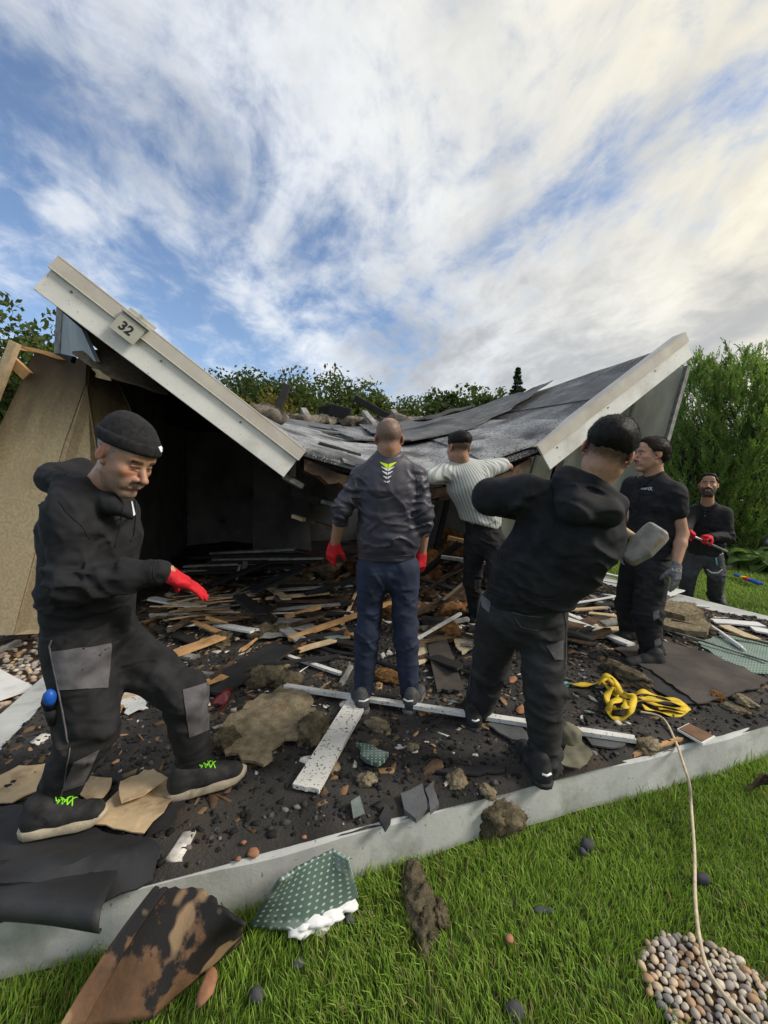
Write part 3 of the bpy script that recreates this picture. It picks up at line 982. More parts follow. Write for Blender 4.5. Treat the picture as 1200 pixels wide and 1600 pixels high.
# ---- left side: torn lining, zinc corner, chipboard wall leaves
panel('corner_cladding', 'zinc_panel', [W(97, 470, 3.25), W(112, 478, 3.2), W(150, 565, 3.15), W(93, 552, 3.3)], 0.03, house)
panel('corner_cladding', 'grey_wood', [W(88, 480, 3.3), W(97, 474, 3.24), W(93, 552, 3.29), W(84, 552, 3.36)], 0.02, house)
tp = [(112, 552, 3.15), (135, 551, 3.2), (158, 549, 3.28), (188, 556, 3.4), (222, 585, 3.4), (262, 618, 3.45), (240, 613, 3.33), (222, 605, 3.28), (205, 600, 3.22), (192, 597, 3.18), (176, 592, 3.15), (160, 585, 3.12), (140, 572, 3.1)]
mb = MB(); mb.prism([W(*p) for p in tp], Vector((0, 0.01, 0.02)))
mb.build('torn_lining', 'chipboard_sooty', house)
mb = MB(); mb.prism([W(*p) for p in [(142, 575, 3.08), (155, 578, 3.09), (160, 583, 3.1), (172, 590, 3.12), (173, 595, 3.12), (160, 592, 3.1), (149, 589, 3.08), (150, 583, 3.08)]], Vector((0, 0.012, 0.0)))
mb.build('torn_lining', 'chip_raw', house)
mb = MB(); mb.prism([H(-0.05, 3.4, 1.85), H(-0.05, 4.6, 1.9), H(-0.05, 4.6, 2.75), H(-0.05, 3.4, 2.7)], EU.to_3d() * -0.03)
mb.build('upper_lining', 'soot_wall', house)

def soot_board(name, base, soot, z0, z1):
    m = M(name, base, 0.88, 0.16, 40, bump=0.3, bscale=150, speck=(tuple(x * 0.72 for x in base), 90, 0.64), grime=(tuple(x * 0.8 for x in base), 1.8, 0.5, 0.75))
    nt = m.node_tree; N, L = nt.nodes, nt.links
    b = N['Principled BSDF']; src = b.inputs['Base Color'].links[0].from_socket
    g_ = N.new('ShaderNodeNewGeometry'); sp = N.new('ShaderNodeSeparateXYZ'); L.new(g_.outputs['Position'], sp.inputs[0])
    no = N.new('ShaderNodeTexNoise'); no.inputs['Scale'].default_value = 1.6; no.inputs['Detail'].default_value = 6
    ad = N.new('ShaderNodeMath'); ad.operation = 'MULTIPLY_ADD'; L.new(no.outputs[0], ad.inputs[0]); ad.inputs[1].default_value = 1.5
    L.new(sp.outputs[2], ad.inputs[2])
    r = N.new('ShaderNodeMapRange'); r.interpolation_type = 'SMOOTHSTEP'; r.inputs[1].default_value = z0 + 0.75; r.inputs[2].default_value = z1 + 0.75
    L.new(ad.outputs[0], r.inputs[0])
    x = N.new('ShaderNodeMix'); x.data_type = 'RGBA'; L.new(r.outputs[0], x.inputs[0]); L.new(src, x.inputs[6]); x.inputs[7].default_value = (*soot, 1)
    L.new(x.outputs[2], b.inputs['Base Color'])
soot_board('chipboard_wall', (0.68, 0.525, 0.315), (0.085, 0.062, 0.045), 1.25, 2.35)
leafA = empty('chipboard_wall', W(-60, 990, 3.6), 'sooty chipboard wall board leaning at the left behind the man in the beanie', 'wall')
me = MB(); me.prism([W(-160, 1000, 3.70), W(20, 992, 3.74), W(97, 700, 3.78), W(133, 600, 3.80), W(135, 563, 3.80), W(57, 546, 3.72)], Vector((0.01, 0.03, 0)))
me.build('outer_board', 'chipboard_wall', leafA)
me = MB(); me.prism([W(22, 992, 3.745), W(150, 985, 3.92), W(188, 930, 4.25), W(205, 640, 4.35), W(168, 560, 4.25), W(137, 563, 3.805), W(135, 600, 3.805), W(99, 700, 3.785)], Vector((-0.01, 0.03, 0)))
me.build('inner_board', 'chipboard_wall', leafA)
fr_ = empty('broken_timber_frame', W(-10, 640, 3.62), 'splintered raw timber stud with broken rail beside the chipboard wall top', 'timber')
mb = MB(); mb.beam(W(-45, 715, 3.60), W(24, 535, 3.60), 0.07, 0.05, (0, 1, 0)); mb.build('stud', 'pale_wood', fr_)
mb = MB(); mb.beam(W(14, 560, 3.64), W(44, 588, 3.68), 0.09, 0.04, (0, 1, 0)); mb.build('brace', 'fresh_wood', fr_)
mb = MB(); mb.prism([W(20, 538, 3.66), W(50, 543, 3.68), W(78, 550, 3.7), W(103, 562, 3.72), W(90, 561, 3.71), W(64, 552, 3.69), W(45, 549, 3.68), W(28, 546, 3.66)], Vector((0, 0.03, 0.0))); mb.build('rail', 'fresh_wood', fr_)
mb = MB(); mb.prism([W(86, 548, 3.5), W(100, 546, 3.5), W(113, 556, 3.45), (W(110, 566, 3.45)), W(98, 560, 3.5)], Vector((0, 0.05, 0.0))); mb.build('splinter', 'char_wood', fr_)
# ------------------------------------------------------------------ lawn blades
def blades(pts, hgt, wid, seed, lean=0.5, col=((0.095, 0.170, 0.020), (0.28, 0.43, 0.06))):
    r = np.random.default_rng(seed)
    n = len(pts)
    th = r.uniform(0, 2 * np.pi, n)
    h = hgt * r.uniform(0.55, 1.35, n) * (0.75 + 0.6 * np.clip(fbm(pts, 1.7, 3, seed + 11) + 0.2, 0, 1))
    w = wid * r.uniform(0.6, 1.3, n)
    side = np.stack([np.cos(th), np.sin(th), np.zeros(n)], 1)
    ld = r.uniform(0, 2 * np.pi, n)
    # tufts lean together
    nz = fbm(pts, 3.0, 2, seed + 1) * 3
    ld = 0.5 * ld + nz
    ln = lean * r.uniform(0.2, 1.3, n)
    out = np.stack([np.cos(ld), np.sin(ld), np.zeros(n)], 1)
    up = np.array([0, 0, 1.0])
    b = pts
    m = b + up * (h * 0.55)[:, None] + out * (h * ln * 0.30)[:, None]
    t = b + up * (h * (1 - 0.25 * ln))[:, None] + out * (h * ln * 0.95)[:, None]
    V = np.stack([b - side * w[:, None] / 2, b + side * w[:, None] / 2, m + side * w[:, None] * 0.42, m - side * w[:, None] * 0.42, t], 1).reshape(-1, 3)
    i = np.arange(n)[:, None] * 5
    F = np.concatenate([i + np.array([[0, 1, 2]]), i + np.array([[0, 2, 3]]), i + np.array([[3, 2, 4]])])
    k = np.clip(r.normal(0.42, 0.3, n) + 0.6 * fbm(pts, 1.3, 3, seed + 2), 0, 1)[:, None]
    C = np.array(col[0]) * (1 - k) + np.array(col[1]) * k
    dry = r.random(n) < 0.06 + 0.06 * (fbm(pts, 2.0, 2, seed + 5) > 0.15)
    C[dry] = np.array([0.34, 0.29, 0.12]) * r.uniform(.7, 1.1, dry.sum())[:, None]
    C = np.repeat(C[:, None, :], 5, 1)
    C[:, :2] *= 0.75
    return V, F, C.reshape(-1, 3)
def lawn_pts(n, x0, x1, y0, y1, seed, ok):
    r = np.random.default_rng(seed)
    P = np.stack([r.uniform(x0, x1, n), r.uniform(y0, y1, n)], 1)
    u = (P[:, 0] - O2.x) * EU.x + (P[:, 1] - O2.y) * EU.y
    v = (P[:, 0] - O2.x) * EV.x + (P[:, 1] - O2.y) * EV.y
    k = ok(P[:, 0], P[:, 1], u, v)
    P = P[k]
    return np.stack([P[:, 0], P[:, 1], terrain(P[:, 0], P[:, 1])], 1)
PATCH = G(1112, 1562, GZ)            # pebble patch in the lawn
def off_slab(x, y, u, v):
    on = (u > SLAB_U0 - 0.01) & (u < SLAB_W + 0.01) & (v > -0.015) & (v < SLAB_D)
    left = (u < SLAB_U0 + 0.02) & (v > 0.9)
    e = np.hypot((x - PATCH.x) / 0.165, (y - PATCH.y) / 0.145) + 0.45 * fbm(np.stack([x, y, 0 * x], 1), 8, 2, 5)
    return ~on & ~left & (e > 1)
near = lawn_pts(390000, -2.9, 5.2, 0.45, 3.4, 1, lambda x, y, u, v: off_slab(x, y, u, v) & (v < 0.02) & (np.abs(x) < y * 1.25 + 0.9))
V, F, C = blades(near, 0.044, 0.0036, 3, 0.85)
# longer tufts along the kerb
kerb = lawn_pts(60000, -2.3, 6.0, 0.6, 3.4, 6, lambda x, y, u, v: off_slab(x, y, u, v) & (v < 0.0) & (v > -0.12))
kk = (fbm(kerb, 4, 2, 9) > 0.05)
V2, F2, C2 = blades(kerb[kk], 0.085, 0.0038, 8, 0.8)
far1 = lawn_pts(110000, 2.0, 9.5, 2.2, 9.5, 2, lambda x, y, u, v: (u > SLAB_W + 0.01) & (x < y * 1.3 + 1.2))
V3, F3, C3 = blades(far1, 0.05, 0.007, 4, 0.8)
far2 = lawn_pts(36000, 4.0, 26, 9.0, 22, 12, lambda x, y, u, v: (u > SLAB_W + 0.01) & (x < y * 1.1 + 1))
V4, F4, C4 = blades(far2, 0.06, 0.02, 5, 0.8)
off = 0
VV, FF, CC = [], [], []
for v_, f_, c_ in ((V, F, C), (V2, F2, C2), (V3, F3, C3), (V4, F4, C4)):
    VV.append(v_); FF.append(f_ + off); CC.append(c_); off += len(v_)
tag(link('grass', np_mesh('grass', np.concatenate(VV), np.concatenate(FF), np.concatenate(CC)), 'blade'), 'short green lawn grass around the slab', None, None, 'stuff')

# ------------------------------------------------------------------ trees
def leaf_cloud(centers, radii, per, size, seed, cols, squash=1.0, aspect=0.55, shell=0.45, upb=0.0):
    r = np.random.default_rng(seed)
    centers = np.asarray(centers, float)
    n = len(centers) * per
    ci = np.repeat(np.arange(len(centers)), per)
    d = r.normal(size=(n, 3)); d /= np.linalg.norm(d, axis=1)[:, None]
    rad = (shell + (1 - shell) * r.random(n)) * np.asarray(radii)[ci]
    P = centers[ci] + d * rad[:, None] * np.array([1, 1, squash])
    a = r.normal(size=(n, 3)); a[:, 2] += upb; a /= np.linalg.norm(a, axis=1)[:, None]
    b = np.cross(a, r.normal(size=(n, 3))); b /= np.linalg.norm(b, axis=1)[:, None]
    s = size * r.uniform(0.6, 1.4, n)[:, None]
    V = np.stack([P - a * s, P + b * s * aspect, P + a * s, P - b * s * aspect], 1).reshape(-1, 3)
    F = np.arange(n * 4).reshape(n, 4)
    k = np.clip(0.5 + 0.25 * r.normal(size=len(centers)), 0, 1)[ci] * 0.6 + 0.4 * r.random(n)
    C = np.array(cols[0])[None] * (1 - k[:, None]) + np.array(cols[1])[None] * k[:, None]
    return V, F, np.repeat(C, 4, 0)
def broad_tree(name, base, height, spread, seed, cols, label, group, leaf=0.10, nclump=70, per=95, trunk_h=0.3):
    r = np.random.default_rng(seed)
    base = Vector(base)
    root = empty(name, base, label, 'tree', group)
    mb = MB()
    th = height * trunk_h
    topz = height * 0.82
    lean = Vector((r.normal() * 0.05, r.normal() * 0.05, 1))
    mb.tube([base + lean * t * topz for t in (0, 0.15, 0.4, 0.7, 1)], [height * 0.028, height * 0.021, height * 0.016, height * 0.010, height * 0.004], 8)
    cs, rs = [], []
    nl = 9
    for i in range(nl):
        a = i * 2.4 + r.random()
        s0 = base + lean * (th + (topz - th) * i / nl * 0.8)
        L = spread * (0.95 - 0.45 * (i / nl)) * r.uniform(0.75, 1.1)
        e = s0 + Vector((math.cos(a) * L, math.sin(a) * L, L * r.uniform(0.3, 0.75)))
        m_ = s0.lerp(e, 0.5) + Vector((0, 0, 0.12 * L))
        mb.tube([s0, m_, e], [height * 0.010, height * 0.006, height * 0.002], 6)
    mb.build('trunk', 'bark', root, True)
    cz = height * (0.5 + trunk_h * 0.5)
    for i in range(nclump):
        d = r.normal(size=3); d /= np.linalg.norm(d)
        q = r.random() ** 0.45
        lob = 1 + 0.28 * math.sin(3 * math.atan2(d[1], d[0]) + seed) * (1 - abs(d[2]))
        p = np.array(base) + np.array([0, 0, cz]) + d * q * np.array([spread * lob, spread * lob, height * (0.5 - trunk_h * 0.42)])
        cs.append(p); rs.append(spread * r.uniform(0.18, 0.38))
    V, F, C = leaf_cloud(cs, rs, per, leaf, seed, cols, 0.8)
    link('crown', np_mesh('crown', V, F, C), 'leaf', root)
    return root
DG = ((0.022, 0.040, 0.012), (0.075, 0.105, 0.030))
MG = ((0.035, 0.055, 0.014), (0.105, 0.135, 0.040))
YG = ((0.075, 0.075, 0.015), (0.20, 0.17, 0.04))
def tree_at(px, top_py, d, spread, seed, cols, label, leaf=0.12, ncl=110, per=95, name='broadleaf_tree', th=0.25):
    zt = W(px, top_py, d).z
    x = W(px, 800, d).x
    zb = float(terrain(x, d))
    return broad_tree(name, (x, d, zb - 0.05), zt - zb, spread, seed, cols, label, 'trees behind the house', leaf, ncl, per, th)
tree_at(38, 468, 8.2, 1.45, 11, MG, 'pointed leafy tree rising above the broken timber frame at the left', 0.065, 75, 100)
tree_at(-25, 560, 9.0, 1.9, 12, DG, 'dark bushy tree at the left edge behind the chipboard wall', 0.075, 75, 95)
tree_at(60, 560, 10.5, 1.9, 13, DG, 'dense green tree under the left fascia end, behind the corner cladding', 0.075, 65, 95)
tree_at(372, 597, 24, 3.5, 14, DG, 'rounded tree just right of the left roof slope, behind the charred upright rafter')
tree_at(420, 590, 26, 3.2, 15, DG, 'taller dark tree left of the tree line above the charred upright rafter')
tree_at(428, 625, 21, 3.0, 16, YG, 'yellowish low tree behind the charred upright rafter')
tree_at(480, 593, 25, 3.4, 17, MG, 'light green tree left of the middle of the rear tree line')
tree_at(530, 597, 24, 3.4, 18, MG, 'broad green tree at the middle of the rear tree line')
tree_at(582, 615, 25, 3.1, 19, DG, 'smaller dark tree behind the slanting charred rafter')
tree_at(630, 633, 26, 3.0, 20, MG, 'lowest tree at the right end of the rear tree line')
tree_at(712, 613, 22, 2.4, 21, DG, 'rounded dark tree behind the roof, left of the small fir')
tree_at(765, 613, 23, 2.4, 22, DG, 'dark tree between the rounded tree and the small fir')
tree_at(300, 647, 27, 4.0, 23, DG, 'dark tree mostly hidden behind the left roof slope')
def fir(px, top_py, d, seed):
    zt = W(px, top_py, d).z; x = W(px, 800, d).x
    zb = float(terrain(x, d))
    hgt = zt - zb
    root = empty('fir_tree', (x, d, zb), 'small pointed dark fir above the right roof slope', 'tree', 'trees behind the house')
    mb = MB(); mb.tube([(x, d, zb), (x, d, zt)], [hgt * 0.02, 0.02], 8); mb.build('trunk', 'bark', root, True)
    r = np.random.default_rng(seed)
    cs, rs = [], []
    for i in range(150):
        t = r.random() ** 0.8
        a = r.random() * 6.28
        rr = hgt * 0.24 * (1 - t) * r.uniform(0.4, 1.05)
        cs.append((x + math.cos(a) * rr, d + math.sin(a) * rr, zb + hgt * (0.08 + 0.92 * t) - rr * 0.35)); rs.append(0.10 + 0.32 * (1 - t))
    V, F, C = leaf_cloud(cs, rs, 60, 0.07, seed, ((0.012, 0.028, 0.016), (0.04, 0.065, 0.032)), 0.45)
    link('crown', np_mesh('crown', V, F, C), 'leaf', root)
tree_at(660, 647, 27, 3.0, 24, DG, 'low dark tree filling the gap between tree line and rounded tree')
tree_at(795, 625, 24, 2.2, 25, DG, 'dark tree at the foot of the small fir')
fir(805, 574, 21, 31)

# ------------------------------------------------------------------ feathery conifers at the right
def thuja(px, top_py, d, wr, seed, label, n=5200):
    zt = W(px, top_py, d).z; x = W(px, 800, d).x
    zb = float(terrain(x, d))
    hgt = zt - zb
    root = empty('thuja_tree', (x, d, zb), label, 'tree', 'feathery conifers behind the lawn')
    r = np.random.default_rng(seed)
    mb = MB()
    mb.tube([(x, d, zb - 0.1), (x + 0.05, d, zb + 0.5), (x, d, zb + hgt * 0.6)], [0.17, 0.13, 0.04], 9)
    for i in range(14):
        a = r.random() * 6.28; z0 = zb + 0.35 + hgt * 0.5 * r.random()
        L = wr * 0.75
        mb.tube([(x, d, z0), (x + math.cos(a) * L * 0.6, d + math.sin(a) * L * 0.6, z0 + 0.35), (x + math.cos(a) * L, d + math.sin(a) * L, z0 + 1.0)], [0.05, 0.03, 0.01], 6)
    mb.build('trunk', 'bark', root, True)
    # flame-shaped lobes made of short sprays, tips up and outwards
    n = int(n * 0.82)
    nl_ = n // 16
    t0 = r.random(nl_) ** 0.9; a0 = r.uniform(0, 2 * np.pi, nl_)
    lob = r.integers(0, nl_, n)
    prof0 = wr * (np.clip(1 - (np.abs(t0 - 0.35) / 0.72) ** 2.2, 0, 1) ** 0.62)
    bump0 = 1 + 0.20 * np.sin(a0 * 5 + seed + 3 * t0) + 0.14 * np.sin(a0 * 11 + t0 * 17)
    rr0 = prof0 * bump0 * (0.72 + 0.28 * r.random(nl_))
    c0 = np.stack([x + np.cos(a0) * rr0, d + np.sin(a0) * rr0, zb + 0.15 + hgt * 0.90 * t0], 1)
    o0 = np.stack([np.cos(a0), np.sin(a0), np.zeros(nl_)], 1)
    ax0 = o0 * r.uniform(0.2, 0.6, nl_)[:, None] + np.array([0, 0, 1.0]) + r.normal(size=(nl_, 3)) * 0.15
    ax0 /= np.linalg.norm(ax0, axis=1)[:, None]
    L0 = r.uniform(0.35, 0.65, nl_) * (hgt / 4.6)
    sl_ = r.random(n)
    base = c0[lob] + ax0[lob] * (L0[lob] * (sl_ - 0.35))[:, None] + r.normal(size=(n, 3)) * (0.085 * (1 - 0.75 * sl_))[:, None]
    rr = rr0[lob]; prof = prof0[lob]; bump_ = bump0[lob]
    ax = ax0[lob] + r.normal(size=(n, 3)) * 0.22 + (base - c0[lob]) * 1.6
    ax /= np.linalg.norm(ax, axis=1)[:, None]
    ltone = r.random(nl_)
    ln = r.uniform(0.14, 0.28, n) * (hgt / 4.6)
    per = 14
    k = np.tile(np.linspace(0.0, 1.0, per), n)
    ci = np.repeat(np.arange(n), per)
    stem = base[ci] + ax[ci] * (ln[ci] * k)[:, None]
    dv = r.normal(size=(n * per, 3)); dv /= np.linalg.norm(dv, axis=1)[:, None]
    wv = ax[ci] * 1.15 + dv * (0.95 - 0.5 * k)[:, None]
    wv /= np.linalg.norm(wv, axis=1)[:, None]
    bl = (0.074 * (1 - 0.35 * k) * (hgt / 4.6) * r.uniform(0.7, 1.3, n * per))[:, None]
    sd_ = np.cross(wv, dv[:, [1, 2, 0]]); sd_ /= (np.linalg.norm(sd_, axis=1)[:, None] + 1e-6)
    V = np.stack([stem, stem + wv * bl * 0.5 + sd_ * bl * 0.17, stem + wv * bl, stem + wv * bl * 0.5 - sd_ * bl * 0.17], 1).reshape(-1, 3)
    F = np.arange(n * per * 4).reshape(-1, 4)
    inner = np.clip((rr / (prof * bump_ + 1e-6)), 0, 1)[ci]
    tone = np.clip(0.15 * k + 0.55 * ltone[lob][ci] + 0.3 * r.random(n)[ci], 0, 1)[:, None]
    C = np.array([[0.055, 0.11, 0.030]]) * (1 - tone) + np.array([[0.26, 0.37, 0.105]]) * tone
    brown = (r.random(n) < 0.03)[ci]
    C[brown] = np.array([0.10, 0.07, 0.03])
    link('crown', np_mesh('crown', V, F, np.repeat(C, 4, 0)), 'leaf', root)
thuja(1062, 575, 9.6, 0.95, 51, 'dark feathery conifer directly behind the right wall corner', 3600)
thuja(1122, 556, 9.2, 1.15, 52, 'broad feathery conifer standing behind the bearded man', 5600)
thuja(1185, 548, 9.0, 1.05, 53, 'bright feathery conifer second from the right photo edge', 5200)
thuja(1262, 545, 9.4, 1.2, 54, 'feathery conifer at the right photo edge', 4200)
thuja(1010, 600, 11.5, 1.0, 55, 'feathery conifer half hidden behind the leaning right wall', 2400)

# ------------------------------------------------------------------ garden: pot, stones, leafy plants
def leafy_plant(name, c, r_, h, n, seed, cols, label, cat, group=None, lw=0.5):
    """rosette of broad folded leaves, each a part of its own"""
    rr = random.Random(seed)
    c = Vector(c)
    root = empty(name, c, label, cat, group)
    for i in range(n):
        a = rr.random() * 6.283
        rad = r_ * rr.uniform(0.45, 1.1)
        L = r_ * rr.uniform(0.55, 0.9)
        o_ = Vector((math.cos(a), math.sin(a), 0))
        s_ = Vector((-o_.y, o_.x, 0))
        b = c + o_ * (rad - L * 0.5) + Vector((0, 0, h * rr.uniform(0.25, 0.8)))
        rise = rr.uniform(0.1, 0.7)
        V = []
        for j, (t, w) in enumerate(((0, 0.12), (0.3, 0.85), (0.6, 1.0), (0.85, 0.6), (1.0, 0.02))):
            p = b + o_ * L * t + Vector((0, 0, L * (rise * t - 0.75 * t * t)))
            wv = w * L * lw
            V += [p - s_ * wv + Vector((0, 0, wv * 0.35)), p, p + s_ * wv + Vector((0, 0, wv * 0.35))]
        F = []
        for j in range(4):
            q = j * 3
            F += [(q, q + 1, q + 4, q + 3), (q + 1, q + 2, q + 5, q + 4)]
        k = rr.random()
        col = [cols[0][m] * (1 - k) + cols[1][m] * k for m in range(3)]
        me = np_mesh('leaf', [tuple(v) for v in V], F, np.array([col] * len(V)))
        link('leaf', me, 'leaf', root, True)
    return root
HC = ((0.045, 0.095, 0.022), (0.16, 0.24, 0.075))
for i, (px, py, s_) in enumerate([(1140, 872, 0.40), (1172, 884, 0.46), (1200, 892, 0.48), (1225, 880, 0.45), (1096, 868, 0.33)]):
    p = G(px, py, GZ + 0.01)
    lab = ['low leafy hosta left of the group behind the blue toy', 'broad-leaved hosta in the middle of the bed behind the blue toy', 'broad-leaved hosta at the right photo edge', 'hosta just outside the right photo edge', 'small pale hosta between the two black-clad men, behind the far leg'][i]
    if i == 3: continue
    leafy_plant('hosta_plant', p, s_, 0.36, 44, 60 + i, HC, lab, 'plant', 'hostas along the lawn edge')
POTP = Vector((W(1168, 830, 9.4).x, 9.4, float(terrain(8, 9.4))))
pot = empty('planter_bowl', POTP, 'wide low dark planter bowl on the garden bed', 'planter')
mb = MB()
prof = [(0.40, 0.0), (0.52, 0.08), (0.60, 0.20), (0.63, 0.30), (0.645, 0.33), (0.60, 0.335), (0.57, 0.28)]
ns = 28
for (r_, z_) in prof:
    for k in range(ns):
        t = 2 * math.pi * k / ns
        mb.v.append(POTP + Vector((math.cos(t) * r_, math.sin(t) * r_, z_ + 0.05)))
for j in range(len(prof) - 1):
    for k in range(ns):
        a_ = j * ns + k; b_ = j * ns + (k + 1) % ns
        mb.f.append((a_, b_, b_ + ns, a_ + ns))
mb.f.append(tuple(reversed(range(ns))))
mb.f.append(tuple(range((len(prof) - 1) * ns, len(prof) * ns)))
mb.build('bowl', 'terracotta_pot', pot, True)
bush = empty('potted_bush', POTP + Vector((0, 0, 0.34)), 'yellow-green leafy bush growing in the planter bowl', 'plant')
r_ = np.random.default_rng(5)
cs = [(POTP.x + r_.uniform(-.5, .5), POTP.y + r_.uniform(-.45, .45), POTP.z + 0.36 + r_.uniform(0, .26)) for _ in range(60)]
V, F, C = leaf_cloud(cs, [0.16] * 60, 60, 0.030, 5, ((0.09, 0.15, 0.025), (0.27, 0.34, 0.07)), 0.9)
link('foliage', np_mesh('foliage', V, F, C), 'leaf', bush)
mb = MB()
for i in range(12):
    a_ = i * 0.55
    mb.tube([POTP + Vector((0, 0, 0.3)), POTP + Vector((math.cos(a_) * 0.35, math.sin(a_) * 0.35, 0.6))], [0.008, 0.004], 5)
mb.build('stems', 'bark', bush)
for i, (px, py, d_, w_, lab) in enumerate([(1128, 836, 8.9, 0.30, 'flat reddish stone left of the stones under the planter'), (1146, 832, 9.0, 0.26, 'flat brown stone below the planter bowl'),
        (1166, 842, 8.6, 0.28, 'flat stone in front of the planter bowl, middle'), (1182, 836, 8.8, 0.24, 'pale flat stone under the planter at the right'), (1204, 846, 8.5, 0.3, 'flat stone at the right photo edge by the planter')]):
    p = W(px, py, d_)
    z_ = float(terrain(p.x, p.y))
    lump('flat_stone', 'stone_bed', (p.x, p.y, z_ + 0.06), (w_, w_ * 0.7, 0.085), 70 + i, lab, 'stone', None, 'stones edging the bed', sub=3, amp=0.18, rot=i)
for i, (px, py) in enumerate([(1143, 890)]):
    p = G(px, py, GZ)
    lump('bed_stone', 'stone_bed', p + Vector((0, 0, 0.03)), (0.13, 0.09, 0.06), 80, 'small round brown stone on the lawn left of the blue toy', 'stone', sub=3, amp=0.2)
p = W(1199, 815, 8.2); z_ = float(terrain(p.x, p.y))
lump('garden_ball', 'metal_grey', (p.x + 0.12, p.y, z_ + 0.42), (0.16, 0.16, 0.16), 81, 'shiny grey ball ornament at the right photo edge', 'ornament', sub=3, amp=0.0)
mb = MB(); mb.tube([(p.x + 0.12, p.y, z_ - 0.02), (p.x + 0.12, p.y, z_ + 0.30)], 0.02, 8)
mb.build('ornament_post', 'bark', None)
bpy.data.objects['ornament_post'].parent = None
tag(bpy.data.objects['ornament_post'], 'short dark post under the grey ball ornament', 'post')
# wire fence far behind the lawn
fen = empty('wire_fence', (11, 15.5, 0.7), 'thin wire fence at the far end of the lawn', 'fence')
for i in range(9):
    x_ = 10.2 + i * 1.0
    mb = MB(); z_ = float(terrain(x_, 15.5)); mb.tube([(x_, 15.5, z_ - 0.1), (x_, 15.5, z_ + 1.0)], 0.025, 6); mb.build('post', 'bark', fen)
for j in range(4):
    mb = MB(); z_ = float(terrain(14, 15.5)) + 0.25 + j * 0.22; mb.tube([(10.2, 15.5, z_), (18.2, 15.5, z_)], 0.006, 5); mb.build('wire', 'metal_grey', fen)
# far hedge closing the garden
r_ = np.random.default_rng(77)
cs = [(r_.uniform(11, 34), 24 + r_.uniform(-1, 1), 1.0 + r_.uniform(0, 3.4)) for _ in range(420)]
V, F, C = leaf_cloud(cs, [0.7] * 420, 60, 0.13, 6, DG, 0.9)
tag(link('far_hedge', np_mesh('far_hedge', V, F, C), 'leaf'), 'dense dark hedge closing the far end of the lawn', None, None, 'stuff')
cs = [(r_.uniform(-34, -7.5), 17 + r_.uniform(-2, 2), 0.3 + r_.uniform(0, 2.6)) for _ in range(420)]
V, F, C = leaf_cloud(cs, [0.8] * 420, 60, 0.13, 7, DG, 0.9)
tag(link('left_hedge', np_mesh('left_hedge', V, F, C), 'leaf'), 'dense dark shrubbery left of and behind the house', None, None, 'stuff')
